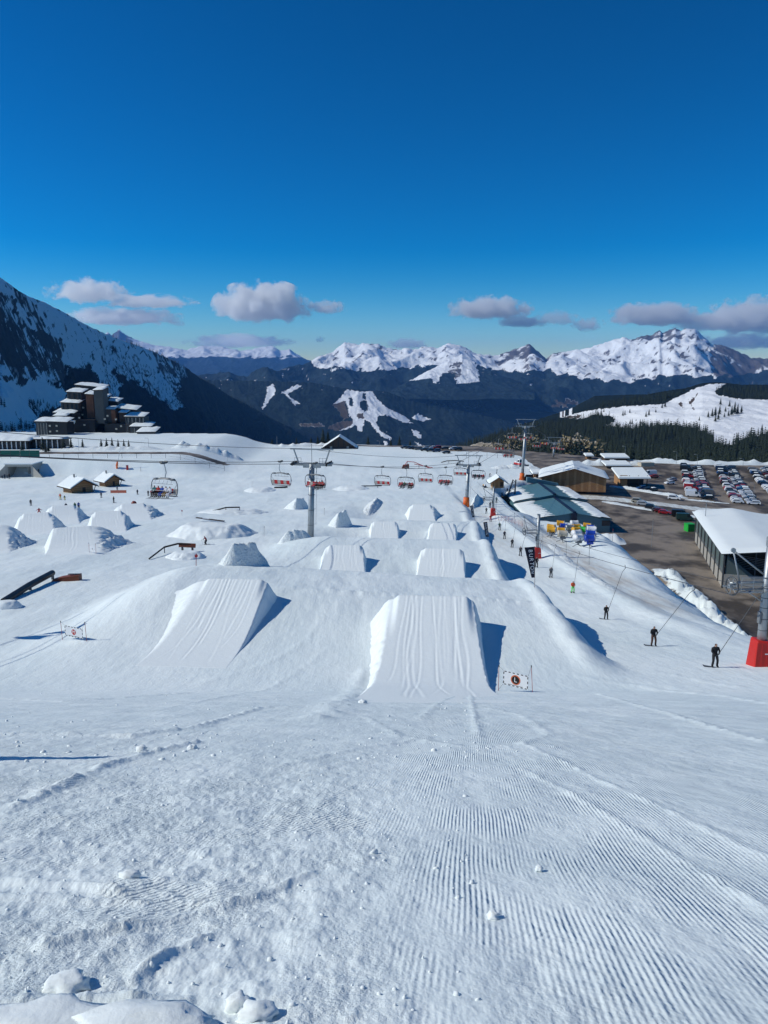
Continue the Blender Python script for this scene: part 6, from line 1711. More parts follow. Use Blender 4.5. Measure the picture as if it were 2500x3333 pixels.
# big shed on the right
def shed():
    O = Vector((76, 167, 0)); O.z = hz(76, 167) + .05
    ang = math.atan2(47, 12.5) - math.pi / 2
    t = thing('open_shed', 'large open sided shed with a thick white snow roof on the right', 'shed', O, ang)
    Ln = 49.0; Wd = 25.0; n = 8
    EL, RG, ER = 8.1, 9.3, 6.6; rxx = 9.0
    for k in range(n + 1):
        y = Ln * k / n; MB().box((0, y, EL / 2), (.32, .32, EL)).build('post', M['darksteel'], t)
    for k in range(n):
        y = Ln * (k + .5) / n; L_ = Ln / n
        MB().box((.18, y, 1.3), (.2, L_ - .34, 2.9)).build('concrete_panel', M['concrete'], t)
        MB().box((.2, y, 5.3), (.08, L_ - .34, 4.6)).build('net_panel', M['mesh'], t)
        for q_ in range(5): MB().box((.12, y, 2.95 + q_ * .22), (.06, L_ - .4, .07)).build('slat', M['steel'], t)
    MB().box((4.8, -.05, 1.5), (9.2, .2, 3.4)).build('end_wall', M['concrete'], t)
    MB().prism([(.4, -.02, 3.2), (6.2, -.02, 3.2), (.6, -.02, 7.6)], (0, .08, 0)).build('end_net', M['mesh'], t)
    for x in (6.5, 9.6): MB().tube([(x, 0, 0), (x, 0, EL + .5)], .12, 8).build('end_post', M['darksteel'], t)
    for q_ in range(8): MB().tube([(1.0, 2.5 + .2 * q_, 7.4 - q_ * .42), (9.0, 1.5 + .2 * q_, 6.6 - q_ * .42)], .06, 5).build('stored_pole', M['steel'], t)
    MB().box((Wd / 2 + 2, Ln / 2 + 4, 3.5), (Wd - 4, Ln - 8, 6.6)).build('interior_shade_block', M['black'], t)  # black block filling the shed stands in for the shade inside
    n1, n2 = 22, 40
    A, B = np.meshgrid(np.linspace(0, 1, n1), np.linspace(0, 1, n2), indexing='ij')
    xx = -1.0 + (Wd + 2) * A; yy = -2.2 + (Ln + 4.2) * B
    zz = np.interp(xx, [-1, rxx, Wd + 1], [EL + .1, RG, ER])
    MB().hexa([(-1, -2.2, EL), (rxx, -2.2, RG - .1), (rxx, Ln + 2, RG - .1), (-1, Ln + 2, EL), (-1, -2.2, EL + .15), (rxx, -2.2, RG + .05), (rxx, Ln + 2, RG + .05), (-1, Ln + 2, EL + .15)]).hexa(
        [(rxx, -2.2, RG - .1), (Wd + 1, -2.2, ER - .1), (Wd + 1, Ln + 2, ER - .1), (rxx, Ln + 2, RG - .1), (rxx, -2.2, RG + .05), (Wd + 1, -2.2, ER + .05), (Wd + 1, Ln + 2, ER + .05), (rxx, Ln + 2, RG + .05)]).build('roof', M['darksteel'], t)
    edge = np.minimum(1, np.minimum(np.minimum(A, 1 - A) * 26, np.minimum(B, 1 - B) * 50)) ** .5
    zz = zz + .08 + .62 * edge * (1 + .25 * fbm(xx * .12, yy * .12, 3, 66)) + .10 * np.exp(-((xx - 13 - 2 * np.sin(yy * .12)) / .5) ** 2)
    obj('roof_snow', mesh_np('roof_snow', np.stack([xx.ravel(), yy.ravel(), zz.ravel()], 1), grid_faces(n1, n2), [M_ROOFSNOW], True), t)
    # rim of the snow slab
    return t
shed()

def flat_store(label, u0, u1, vb, vt, y, depth, wallm, roofm=None, name='store', cat='building', open_=False, drop=.6):
    a = P(u0, vb, y); b = P(u1, vb, y); zt = P(u0, vt, y).z; zb = hz(a.x, y); W = b.x - a.x
    H = max(zt - zb, 1.5)
    t = thing(name, label, cat, (a.x, y, zb), 0)
    if open_:
        for x in (0.2, W * .33, W * .66, W - .2): MB().box((x, .3, H / 2), (.25, .25, H)).build('post', M['darkwood'], t)
        MB().box((W * .14, depth * .5, H / 2), (W * .26, depth * .9, H)).build('cabin', M['wood2'], t)
        MB().box((W * .62, depth * .7, H / 2), (W * .7, depth * .5, H - .1)).build('dark_back_wall', M[wallm], t)
    else:
        wl = MB().box((W / 2, depth / 2, H / 2 - .2), (W, depth, H + .4)).build('wall', M[wallm], t)
        for k in range(max(1, int(W / 3))): MB().box((1.5 + k * 3, -.04, H * .55), (1.3, .08, H * .4)).build('window', M['glass'], wl)
    rf = MB().hexa([(-1, -1.2, H - drop), (W + 1, -1.2, H - drop), (W + 1, depth + 1, H + drop), (-1, depth + 1, H + drop), (-1, -1.2, H - drop + .2), (W + 1, -1.2, H - drop + .2), (W + 1, depth + 1, H + drop + .2), (-1, depth + 1, H + drop + .2)]).build('roof', M['darkwood'], t)
    MB().hexa([(-.9, -1.1, H - drop + .21), (W + .9, -1.1, H - drop + .21), (W + .9, depth + .9, H + drop + .21), (-.9, depth + .9, H + drop + .21), (-.7, -.9, H - drop + .8), (W + .7, -.9, H - drop + .8), (W + .7, depth + .7, H + drop + .8), (-.7, depth + .7, H + drop + .8)]).build('roof_snow', M_ROOFSNOW, rf)
    return t
flat_store('open fronted store with a wide white roof beside the road', 2018, 2108, 1580, 1548, 300, 9, 'black', open_=True, name='open_store', drop=1.3)
flat_store('low grey chalet with rounded snow roof behind the wooden hall', 1975, 2045, 1543, 1530, 340, 6, 'greywood', name='low_chalet', drop=.5)
flat_store('second low chalet with white roof at the rear', 1970, 2040, 1520, 1508, 366, 6, 'darkwood', name='low_chalet', drop=.5)
flat_store('tiny kiosk with white roof at the far road', 1910, 1925, 1508, 1498, 372, 3, 'wood', name='kiosk', drop=.3)
flat_store('white roofed shelter beside the wooden hall on the left', 1738, 1765, 1562, 1541, 300, 4, 'black', name='shelter', drop=.3, open_=True)
def container(label, u0, u1, vb, vt, y, mat, depth=2.5, name='container', ribs=8):
    a = P(u0, vb, y); b = P(u1, vb, y); zb = hz(a.x, y); H = P(u0, vt, y).z - zb; H = min(max(H, 1.6), 4); W = b.x - a.x
    t = thing(name, label, 'container', (a.x, y, zb), .1)
    MB().box((W / 2, depth / 2, H / 2), (W, depth, H)).build('body', M[mat], t)
    for k in range(ribs): MB().box((W * (k + .5) / ribs, -.05, H / 2), (W / ribs * .45, .1, H * .9)).build('rib', M[mat], t)
    MB().box((W / 2, depth / 2, H + .06), (W + .15, depth + .15, .12)).build('rim', M[mat], t)
    return t
container('bright green container by the shed corner', 2238, 2262, 1736, 1708, 226, 'green', ribs=4)
container('blue container behind the shed at the right edge', 2488, 2560, 1775, 1738, 200, 'bluep', ribs=6)
container('large cream box trailer on the far plain', 2086, 2130, 1530, 1508, 345, 'cream', 4, 'box_trailer', 10)

# little log cabin and lift tower at the drag lift bottom
px_house('log_cabin', 'small log cabin at the lower end of the drag lift', 1603, 1640, 1584, 1566, 1554, 262, 5, 'wood2', over=1.4, planks=8, thick=.3, door=[(1.2, 1.0, 1.6, 'darkwood')])
p = P(1660, 1582, 264); zb = hz(p.x, 264)
t = thing('drive_tower', 'dark lattice drive tower right of the small log cabin', 'tower', (p.x, 264, zb), 0)
lt = MB()
for s in (-1, 1):
    for q_ in (-1, 1): lt.tube([(s * 1.6, q_, 0), (s * .5 + 1.5, q_ * .4, 9)], .14, 6)
for k in range(7):
    f = k / 7; g_2 = (k + 1) / 7
    lt.tube([(-1.6 * (1 - f) + f * 1.0, -1 + .6 * f, 9 * f), (1.6 * (1 - g_2) + g_2 * 2.0, -1 + .6 * g_2, 9 * g_2)], .08, 5).tube([(1.6 * (1 - f) + f * 2.0, -1 + .6 * f, 9 * f), (-1.6 * (1 - g_2) + g_2 * 1.0, -1 + .6 * g_2, 9 * g_2)], .08, 5)
lt.build('lattice', M['darksteel'], t)
MB().box((-2.2, 0, 1.6), (2.0, 2.0, 3.2)).build('motor_house', M['darkwood'], t)
MB().ring((0, 0, 3.2), 1.6, .12, (0, 0, 1), 24, 5).build('bull_wheel', M['darksteel'], t)
p = G(1577, 1587)
t = thing('snowmobile', 'snowmobile parked left of the small log cabin', 'snowmobile', p, .3)
MB().box((0, 0, .5), (.9, 2.2, .5), taper=.7).build('hull', M['black'], t); MB().box((0, -.5, .95), (.7, .7, .5), taper=.6).build('windscreen', M['white'], t); MB().box((0, .5, .85), (.5, 1.0, .25)).build('seat', M['yellow'], t)
for s in (-.5, .5): MB().box((s, -1.0, .08), (.16, 1.3, .08)).build('runner', M['black'], t)
p = P(1690, 1524, 336); zb = hz(p.x, 336)
t = thing('snow_groomer', 'white cabbed snow groomer on black tracks beside the tallest pylon', 'groomer', (p.x, 336, zb), .35)
for s in (-1, 1):
    tr = MB().prism([(s * 1.9 - .7, -3.4, .5), (s * 1.9 - .7, -2.6, 0), (s * 1.9 - .7, 2.6, 0), (s * 1.9 - .7, 3.4, .5), (s * 1.9 - .7, 2.8, 1.1), (s * 1.9 - .7, -2.8, 1.1)], (1.4, 0, 0)).build('track', M['rubber'], t)
    for k in range(9): MB().box((s * 1.9, -2.8 + k * .7, 1.14), (1.5, .14, .12)).build('track_bar', M['steel'], tr)
MB().box((0, 0, 1.4), (2.6, 5.2, .9)).build('chassis', M['redpaint'], t)
cb = MB().box((0, -1.0, 2.7), (2.3, 2.0, 1.9), taper=.85).build('cab', M['white'], t)
MB().box((0, -1.98, 2.8), (1.8, .08, 1.0), Euler((-.12, 0, 0))).build('windscreen', M['glass'], cb)
for s in (-1, 1): MB().box((s * 1.09, -1.0, 2.8), (.08, 1.4, .9), Euler((0, s * -.07, 0))).build('side_window', M['glass'], cb)
MB().box((0, 1.4, 2.1), (2.2, 1.8, .8)).build('engine_cover', M['white'], t)
MB().box((0, -4.0, .8), (4.6, .3, 1.3), Euler((.2, 0, 0))).build('blade', M['darksteel'], t)
p = G(1725, 1572)
t = thing('equipment_heap', 'dark heap of covered equipment left of the wooden hall', 'equipment', (p.x - 1, p.y + 2, hz(p.x, p.y)), 0)
MB().box((0, 0, 1.0), (7, 3, 2.0), taper=.6).build('tarpaulin', M['black'], t); MB().box((-4, -1, .5), (2.2, 1, 1.0), taper=.5).build('bag', M['brownbox'], t); MB().box((1, -.5, 2.4), (3.2, 2.0, 1.0), taper=.8).build('crate', M['darkwood'], t)

# ------------------------------------------------------------------ snow guns in store
def gun(label, u, v, bc, rz, s=1.0):
    p = G(u, v); t = thing('snow_gun', label, 'snow gun', p, rz, 'stored snow guns', s)
    MB().tube([(-.75, 0, 1.5), (-.6, 0, 1.5), (.55, 0, 1.5), (.75, 0, 1.5)], [.62, .56, .50, .58], 18).build('barrel', M[bc], t, True)
    MB().ring((.76, 0, 1.5), .52, .08, (1, 0, 0), 20, 6).build('nozzle_ring', M['steel'], t)
    MB().disc((.70, 0, 1.5), .46, (1, 0, 0), .04, 16).build('fan', M['black'], t)
    MB().tube([(-.2, -.5, .9), (-.2, -.6, 1.5)], .05, 5).tube([(-.2, .5, .9), (-.2, .6, 1.5)], .05, 5).tube([(0, 0, .3), (0, 0, .95)], .10, 8).build('fork', M['darksteel'], t)
    MB().box((.1, 0, .75), (.9, .7, .35)).build('control_box', M['chairgrey'] if bc != 'bluep' else M['bluep'], t)
    for a in (0.6, 2.7, 4.7): MB().tube([(0, 0, .45), (1.0 * math.cos(a), .9 * math.sin(a), .0)], .05, 5).build('leg', M['darksteel'], t)
    return t
GUNS = [(230, 335, 'yellow', 'yellow snow gun at the back of the left column'), (240, 412, 'yellow', 'yellow snow gun at the front of the left column'), (440, 245, 'yellow', 'yellow snow gun at the back of the second column'), (515, 312, 'bluep', 'blue snow gun in the second column'), (455, 412, 'yellow', 'yellow snow gun in the middle of the second column'), (480, 512, 'cream', 'cream snow gun at the front of the second column'),
        (640, 345, 'steel', 'grey snow gun between the second and third column'), (750, 240, 'white', 'white snow gun at the back of the third column'), (790, 330, 'yellow', 'yellow snow gun behind the front yellow one of the third column'), (790, 400, 'yellow', 'front yellow snow gun of the third column'), (800, 505, 'white', 'white snow gun before the yellow ones of the third column'), (840, 612, 'white', 'foremost white snow gun of the third column'),
        (930, 385, 'green', 'green trimmed snow gun between the third and fourth column'), (1040, 300, 'yellow', 'yellow snow gun at the back of the fourth column'), (1110, 345, 'bluep', 'blue snow gun at the back of the fourth column'), (1130, 415, 'white', 'white snow gun in the fourth column'), (1120, 520, 'bluep', 'largest blue snow gun in the fourth column'), (1090, 635, 'bluep', 'foremost blue snow gun of the fourth column')]
for k, (a, b, c_, lab) in enumerate(GUNS): gun(lab, 1760 + .1447 * a, 1690 + .1447 * b, c_, (k * 1.3) % 1.2 - .5, 1.15)
# pink net along the track
a = G(1612, 1694); b = G(1700, 1716)
t = thing('safety_net', 'long thin pinkish safety net beside the drag lift track', 'net', a, 0)
n = 9
for k in range(n):
    q_ = Vector((b.x - a.x, b.y - a.y, 0)) * (k / (n - 1)); z = hz(a.x + q_.x, a.y + q_.y) - a.z
    MB().tube([(q_.x, q_.y, z - .2), (q_.x, q_.y, z + 1.3)], .025, 5).build('net_post', M['redpole'], t)
    if k:
        for zz in (.3, .6, .9, 1.2): MB().tube([(pq.x, pq.y, pz + zz), (q_.x, q_.y, z + zz)], .012, 4, False).build('net_line', M['net'], t)
    pq, pz = q_, z
# tall thin masts
def mast(label, u, vb, vt, y, arm=True, r=.09):
    p = P(u, vb, y); z = hz(p.x, y); h = P(u, vt, y).z - z
    t = thing('lamp_post', label, 'lamp post', (p.x, y, z), 0, 'lamp posts and masts')
    MB().tube([(0, 0, -.3), (0, 0, h)], [r, r * .6], 8).build('shaft', M['steel'], t)
    if arm:
        MB().tube([(0, 0, h), (-.9, 0, h + .15)], .05, 5).build('bracket', M['steel'], t); MB().box((-1.2, 0, h + .15), (.8, .3, .14)).build('lamp_head', M['lamp'], t)
    else: MB().tube([(0, 0, h), (0, 0, h + .3)], .05, 5).build('tip', M['darksteel'], t)
    return t
mast('slim mast on the brown ground before the shed', 2121, 1771, 1692, 207, False)
mast('tall mast at the front corner of the shed', 2288, 1785, 1639, 205, False, .13)
mast('lamp post among the cars of the second double row', 2452, 1627, 1573, 280)
mast('lamp post at the far rim, left of the first double row', 2201, 1508, 1470, 350)
mast('double headed lamp post behind the first double row', 2269, 1514, 1480, 348)
mast('lamp post behind the third double row', 2418, 1518, 1493, 349)
mast('tall lamp post behind the low chalets', 2033, 1502, 1453, 372)
mast('pale lamp post on the far plain left of the chalets', 1895, 1507, 1470, 378)
mast('lamp post in front of the dark towers', 257, 1462, 1426, 346)
mast('lamp post before the rightmost tower', 484, 1456, 1427, 350)
mast('thin dark mast far right of the tallest pylon', 1711, 1497, 1426, 390, False)
mast('post at the end of the gable hut meadow', 1236, 1460, 1436, 425)
mast('snow gun mast left of the gable hut', 902, 1456, 1420, 428, False)
for k, (u, v) in enumerate([(1815, 1728), (1840, 1726), (1905, 1742), (1995, 1765)]):
    p = P(u, v - 60, 205 if u < 1950 else 196); 
    y = 206 if u < 1950 else 198; x = P(u, v - 30, y).x; z = hz(x, y)
    t = thing('snow_stake', 'thin snow stake before the teal hall, %s from the left' % ORD[k].replace('nearest', 'first'), 'pole', (x, y, z), 0, 'snow stakes before the teal hall')
    MB().tube([(0, 0, -.3), (0, 0, 7)], .05, 5).build('rod', M['pole'], t); MB().tube([(0, 0, 6.6), (0, 0, 7.05)], .07, 5).build('tip', M['redpole'], t)

# ------------------------------------------------------------------ left side: towers, low houses, underpass, fence
def zz5(a, b): return 100 + .2592 * a, 1220 + .2592 * b
def towers():
    y0 = 440.0; base = P(300, 1462, y0); zb = -37.0
    t = thing('apartment_building', 'cluster of dark stepped apartment towers with snow capped roofs', 'building', (base.x, y0, zb), 0)
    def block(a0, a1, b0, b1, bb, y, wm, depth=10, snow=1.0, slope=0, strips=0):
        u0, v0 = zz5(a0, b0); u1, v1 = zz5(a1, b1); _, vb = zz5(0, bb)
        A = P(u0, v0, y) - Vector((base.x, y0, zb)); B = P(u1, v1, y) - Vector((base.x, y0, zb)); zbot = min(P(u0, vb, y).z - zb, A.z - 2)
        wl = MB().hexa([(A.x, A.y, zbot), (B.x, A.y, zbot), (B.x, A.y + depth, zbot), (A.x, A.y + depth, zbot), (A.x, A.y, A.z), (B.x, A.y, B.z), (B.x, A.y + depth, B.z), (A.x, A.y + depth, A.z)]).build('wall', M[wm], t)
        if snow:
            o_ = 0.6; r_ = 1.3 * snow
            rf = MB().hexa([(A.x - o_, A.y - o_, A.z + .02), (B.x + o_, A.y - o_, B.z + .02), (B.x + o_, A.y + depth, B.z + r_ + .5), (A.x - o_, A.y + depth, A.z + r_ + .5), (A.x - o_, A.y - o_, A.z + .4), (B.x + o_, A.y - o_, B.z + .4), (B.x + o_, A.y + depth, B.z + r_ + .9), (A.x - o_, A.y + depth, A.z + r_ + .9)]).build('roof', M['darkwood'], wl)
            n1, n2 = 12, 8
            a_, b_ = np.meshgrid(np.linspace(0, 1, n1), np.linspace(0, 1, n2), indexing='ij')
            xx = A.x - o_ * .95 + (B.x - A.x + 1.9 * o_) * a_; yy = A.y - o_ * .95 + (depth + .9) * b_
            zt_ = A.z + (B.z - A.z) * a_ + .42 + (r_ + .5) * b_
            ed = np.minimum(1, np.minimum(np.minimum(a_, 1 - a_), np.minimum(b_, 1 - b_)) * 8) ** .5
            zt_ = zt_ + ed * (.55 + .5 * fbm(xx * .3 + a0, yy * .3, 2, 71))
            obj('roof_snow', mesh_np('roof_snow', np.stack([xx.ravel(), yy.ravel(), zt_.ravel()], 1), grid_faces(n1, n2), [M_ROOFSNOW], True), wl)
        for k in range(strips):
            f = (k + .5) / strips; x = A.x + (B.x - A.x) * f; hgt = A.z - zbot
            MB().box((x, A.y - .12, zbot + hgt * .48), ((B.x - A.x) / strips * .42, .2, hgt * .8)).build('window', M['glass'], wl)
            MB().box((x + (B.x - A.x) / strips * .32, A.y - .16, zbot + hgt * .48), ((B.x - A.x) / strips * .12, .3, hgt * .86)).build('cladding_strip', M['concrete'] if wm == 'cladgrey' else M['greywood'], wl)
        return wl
    M['cladgrey'] = pmat('grey_cladding', (0.075, 0.08, 0.08), rough=.85, noise=.3, nscale=.4)
    M['litwood'] = pmat('lit_brown_shingle', (0.20, 0.085, 0.045), rough=.85, noise=.5, nscale=.35)  # brown wood with its sunlit tone put into the colour
    block(560, 905, 128, 165, 900, 476, 'greywood', snow=.5)
    block(455, 640, 218, 228, 340, 464, 'greywood', strips=3)
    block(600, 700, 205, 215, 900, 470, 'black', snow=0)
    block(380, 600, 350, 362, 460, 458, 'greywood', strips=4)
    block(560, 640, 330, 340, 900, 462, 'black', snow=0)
    block(290, 540, 478, 490, 570, 452, 'greywood', strips=4)
    block(690, 782, 245, 255, 560, 460, 'litwood', depth=8, snow=.6)
    block(690, 800, 540, 545, 900, 459, 'black', snow=0)
    block(790, 900, 200, 195, 930, 452, 'cladgrey', depth=8, snow=.6)
    block(870, 945, 292, 294, 900, 462, 'greywood', snow=.8)
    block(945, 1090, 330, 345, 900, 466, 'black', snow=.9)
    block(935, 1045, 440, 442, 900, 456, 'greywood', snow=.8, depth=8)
    block(1010, 1060, 442, 446, 780, 455.5, 'litwood', snow=0, depth=4)
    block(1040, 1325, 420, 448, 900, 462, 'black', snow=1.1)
    block(1110, 1200, 480, 484, 900, 455, 'darkwood', snow=.4, depth=6)
    block(1185, 1420, 528, 532, 640, 452, 'cladgrey', strips=5)
    block(1190, 1330, 620, 625, 800, 450, 'greywood', snow=0, strips=3)
    block(1250, 1505, 655, 655, 790, 446, 'cladgrey', strips=4)
    block(1335, 1560, 725, 722, 930, 436, 'cladgrey', strips=6)
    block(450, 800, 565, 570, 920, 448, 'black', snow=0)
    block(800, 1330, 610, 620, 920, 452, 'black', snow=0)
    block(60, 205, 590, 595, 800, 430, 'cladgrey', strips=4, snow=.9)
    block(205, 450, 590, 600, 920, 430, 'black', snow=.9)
    block(290, 445, 520, 522, 590, 446, 'black', snow=.5, depth=6)
    block(1275, 1372, 790, 792, 900, 434, 'concrete', snow=.5, depth=6)
    block(640, 745, 850, 852, 920, 440, 'navy', snow=0, depth=4)
    for a, b in ((660, 412), (650, 500), (610, 540), (675, 630), (965, 515), (930, 555), (1070, 560), (1135, 645), (1075, 680), (240, 640), (325, 640), (245, 712), (330, 705), (250, 780), (905, 315), (990, 770), (1205, 770)):
        u, v = zz5(a, b); q_ = P(u, v, 426 if a < 450 else 440) - Vector((base.x, y0, zb))
        yy = 429.7 if a < 450 else (447.7 if b > 500 else 461)
        q_ = P(u, v, yy) - Vector((base.x, y0, zb))
        MB().box((q_.x, q_.y, q_.z), (1.0, .3, .9)).build('window', M['cream'], t)  # pale colour paints the glint of reflecting panes
    # funnel shaped snow roof
    u, v = zz5(455, 565); A = P(u, v, 446) - Vector((base.x, y0, zb)); u, v = zz5(550, 572); B = P(u, v, 446) - Vector((base.x, y0, zb)); u, v = zz5(462, 690); Cc = P(u, v, 440) - Vector((base.x, y0, zb))
    MB().prism([A, B, Cc], (0, 3, -.5)).build('steep_snow_roof', M_ROOFSNOW, t)
    return t
towers()
def zz7(a, b): return .1507 * a, 1400 + .1507 * b
def low_house(label, a0, a1, bt, be, bb, y, posts):
    u0, v0 = zz7(a0, be); u1, v1 = zz7(a1, be); _, vb = zz7(0, bb); _, vt = zz7(0, bt)
    A = P(u0, v0, y); B = P(u1, v1, y); zb = P(u0, vb, y).z; zb = min(zb, -36.5)
    t = thing('low_house', label, 'building', (A.x, y, zb), 0)
    W = B.x - A.x; H = A.z - zb
    wl = MB().box((W / 2, 5, H / 2), (W, 10, H)).build('wall', M['black'], t)
    for k in range(posts): MB().box((W * (k + .5) / posts, -.2, H / 2), (.35, .4, H)).build('post', M['white'], t); MB().box((W * k / posts + W / posts * .05 + .4, -.05, H * .5), (W / posts * .5, .1, H * .5)).build('window', M['glass'], wl)
    up = P(u0, vt, y + 9).z - zb
    rf = MB().hexa([(-1.5, -1.5, H), (W + 1.5, -1.5, H), (W + 1.5, 10, up - .8), (-1.5, 10, up - .8), (-1.5, -1.5, H + .3), (W + 1.5, -1.5, H + .3), (W + 1.5, 10, up - .5), (-1.5, 10, up - .5)]).build('roof', M['darkwood'], t)
    n1, n2 = 24, 8
    a_, b_ = np.meshgrid(np.linspace(0, 1, n1), np.linspace(0, 1, n2), indexing='ij')
    xx = -1.4 + (W + 2.8) * a_; yy = -1.4 + 11.3 * b_; zt_ = H + .32 + (up - .8 - H) * b_
    ed = np.minimum(1, np.minimum(np.minimum(a_ * 3, (1 - a_) * 3), np.minimum(b_, 1 - b_)) * 8) ** .5
    zt_ = zt_ + ed * (.8 + .6 * fbm(xx * .25, yy * .25, 2, 73))
    obj('roof_snow', mesh_np('roof_snow', np.stack([xx.ravel(), yy.ravel(), zt_.ravel()], 1), grid_faces(n1, n2), [M_ROOFSNOW], True), rf)
    return t
low_house('long low house with white posts and snow roof at the left edge', -300, 600, 110, 240, 395, 352, 9)
low_house('low annex with wavy snow roof right of the long low house', 610, 1300, 150, 200, 390, 356, 6)

def underpass():
    y = 300.5; u0, v0 = zz7(150, 890); L_ = P(u0, v0, y); u1, v1 = zz7(660, 640); R_ = P(u1, v1, y); zb = hz(L_.x, y) - .3
    t = thing('underpass', 'concrete underpass mouth with sloping wing wall in the snow embankment', 'underpass', (L_.x, y, zb), 0)
    W = R_.x - L_.x; H = 4.6; D = 9
    MB().box((W / 2, D / 2, H + .5), (W + 1.0, D + .4, 1.0)).build('deck', M['concrete'], t)
    MB().box((W / 2, D / 2 - .1, H + 1.1), (W + 1.6, D + 1, .35)).build('deck_snow', M_ROOFSNOW, t)
    MB().box((0, D / 2, H / 2), (.6, D, H)).build('side_wall', M['concrete'], t); MB().box((W, D / 2, H / 2), (.6, D, H)).build('side_wall', M['concrete'], t)
    MB().box((W / 2, D, H / 2), (W, .5, H)).build('dark_back_wall', M['darksteel'], t)  # dark sheet across the passage, painted as the shade within
    MB().box((W * .68, D * .55, H / 2), (.8, 1.2, H)).build('pier', M['concrete'], t)
    MB().box((W * .55, D * .6, 1.0), (W * .3, 2.0, 1.6), taper=.4).build('drift', M_ROOFSNOW, t)
    MB().prism([(W + .3, -.2, 0), (W + 5.2, -2.5, 0), (W + 5.2, -2.5, .8), (W + .3, -.2, H + .6)], (.1, .5, 0)).build('wing_wall', M['concrete'], t)
    MB().prism([(-.3, -.2, 0), (-4.0, -2.5, 0), (-4.0, -2.5, .8), (-.3, -.2, H + .6)], (-.1, .5, 0)).build('wing_wall', M['concrete'], t)
    return t
underpass()
def fence(label, pts, y, h, step, net=None, name='rope_fence'):
    x0, x1 = pts; t = thing(name, label, 'fence', (x0, y, hz(x0, y)), 0)
    n = int((x1 - x0) / step) + 1; z0 = hz(x0, y); prev = None
    for k in range(n):
        x = k * step; z = hz(x0 + x, y) - z0
        MB().tube([(x, 0, z - .2), (x + .08 * math.sin(k * 2.1), 0, z + h)], .07, 5).build('fence_post', M['darksteel'], t)
        if prev is not None:
            for f in (.45, .95): MB().tube([(prev[0], 0, prev[1] + h * f), (x, 0, z + h * f)], .03, 4, False).build('wire', M['darksteel'], t)
            if net: MB().box(((prev[0] + x) / 2, .05, (prev[1] + z) / 2 + h * .55), (step - .1, .04, h * .8)).build('net_panel', M[net], t)
        prev = (x, z)
    return t
fence('long wire fence on top of the snow embankment', (-138, -66), 316, 2.2, 6.0)
fence('green net fence above the underpass', (-170, -140), 316, 3.4, 4.0, 'netgreen', 'net_fence')
fence('short post and rope fence at the far park meadow', (40, 60), 372, 3.0, 5.0)

# ------------------------------------------------------------------ cars
CARP = {}
def car_proto(kind):
    L, W, H = dict(hatch=(4.1, 1.76, 1.5), estate=(4.6, 1.8, 1.52), suv=(4.5, 1.85, 1.72), van=(5.2, 1.95, 2.35))[kind]
    h2 = L / 2
    if kind == 'van': prof = [(-h2, .35), (-h2, .95), (-h2 + .55, 1.2), (-h2 + 1.25, H - .15), (-h2 + 1.6, H), (h2 - .1, H), (h2, H - .2), (h2, .35)]
    elif kind == 'hatch': prof = [(-h2, .32), (-h2, .72), (-h2 + .25, .86), (-h2 + 1.05, .98), (-h2 + 1.75, H - .05), (-h2 + 2.2, H), (h2 - .75, H - .04), (h2 - .1, 1.0), (h2, .7), (h2, .32)]
    else: prof = [(-h2, .34), (-h2, .74), (-h2 + .25, .9), (-h2 + 1.15, 1.02), (-h2 + 1.85, H - .05), (-h2 + 2.3, H), (h2 - .45, H - .03), (h2 - .08, 1.05), (h2, .75), (h2, .34)]
    belt = 1.0 if kind != 'van' else 1.25
    n = len(prof); V = []
    for s in (-1, 1):
        for x, z in prof:
            w_ = W / 2 * (1 - .16 * max(0, (z - belt)) / (H - belt)) if z > belt else W / 2 * (1 - .04 * (x * x) / (h2 * h2))
            V.append((x, s * w_, z))
    Fs = [tuple(range(n - 1, -1, -1)), tuple(range(n, 2 * n))] + [(i, (i + 1) % n, n + (i + 1) % n, n + i) for i in range(n)]
    o = bpy.data.objects.new('parked_car', None)
    parts = [('body', MB().add(V, Fs).mesh('body', M['white']))]
    g = [p_ for p_ in prof]
    top = [p_ for p_ in prof if p_[1] >= belt - .03]
    def wid(z): return W / 2 * (1 - .16 * max(0, (z - belt)) / (H - belt))
    for s in (-1, 1):
        x0, x1 = top[0][0] + .25, top[-1][0] - .25
        if kind == 'van': x0, x1 = -h2 + .95, -h2 + 2.0
        zt = H - .14; xs0, xs1 = x0 + .45 * (0 if kind == 'van' else 1), x1 - .3 * (0 if kind == 'van' else 1)
        parts.append(('side_window', MB().add([(x0, s * (wid(belt) + .012), belt + .04), (x1, s * (wid(belt) + .012), belt + .04), (xs1, s * (wid(zt) + .012), zt), (xs0 + .1, s * (wid(zt) + .012), zt)], [(0, 1, 2, 3)]).mesh('side_window', M['glass'])))
    fr = [i for i in range(n - 1) if prof[i][1] >= belt - .32 and prof[i + 1][1] > prof[i][1] + .25]
    i = fr[-1]; (xa, za), (xb, zb_) = prof[i], prof[i + 1]
    d = Vector((-(zb_ - za), 0, xb - xa)).normalized() * .015
    parts.append(('windscreen', MB().add([(xa + .06 + d.x, -wid(za) * .88, za + .05 + d.z), (xa + .06 + d.x, wid(za) * .88, za + .05 + d.z), (xb - .05 + d.x, wid(zb_) * .9, zb_ - .05 + d.z), (xb - .05 + d.x, -wid(zb_) * .9, zb_ - .05 + d.z)], [(0, 1, 2, 3)]).mesh('windscreen', M['glass'])))
    wh = MB().disc((0, 0, 0), .32, (0, 1, 0), .22, 14).mesh('wheel', M['rubber'])
    wpos = [(sx * (h2 - .82), s * (W / 2 - .1), .32) for sx in (-1, 1) for s in (-1, 1)]
    CARP[kind] = (parts, wh, wpos)
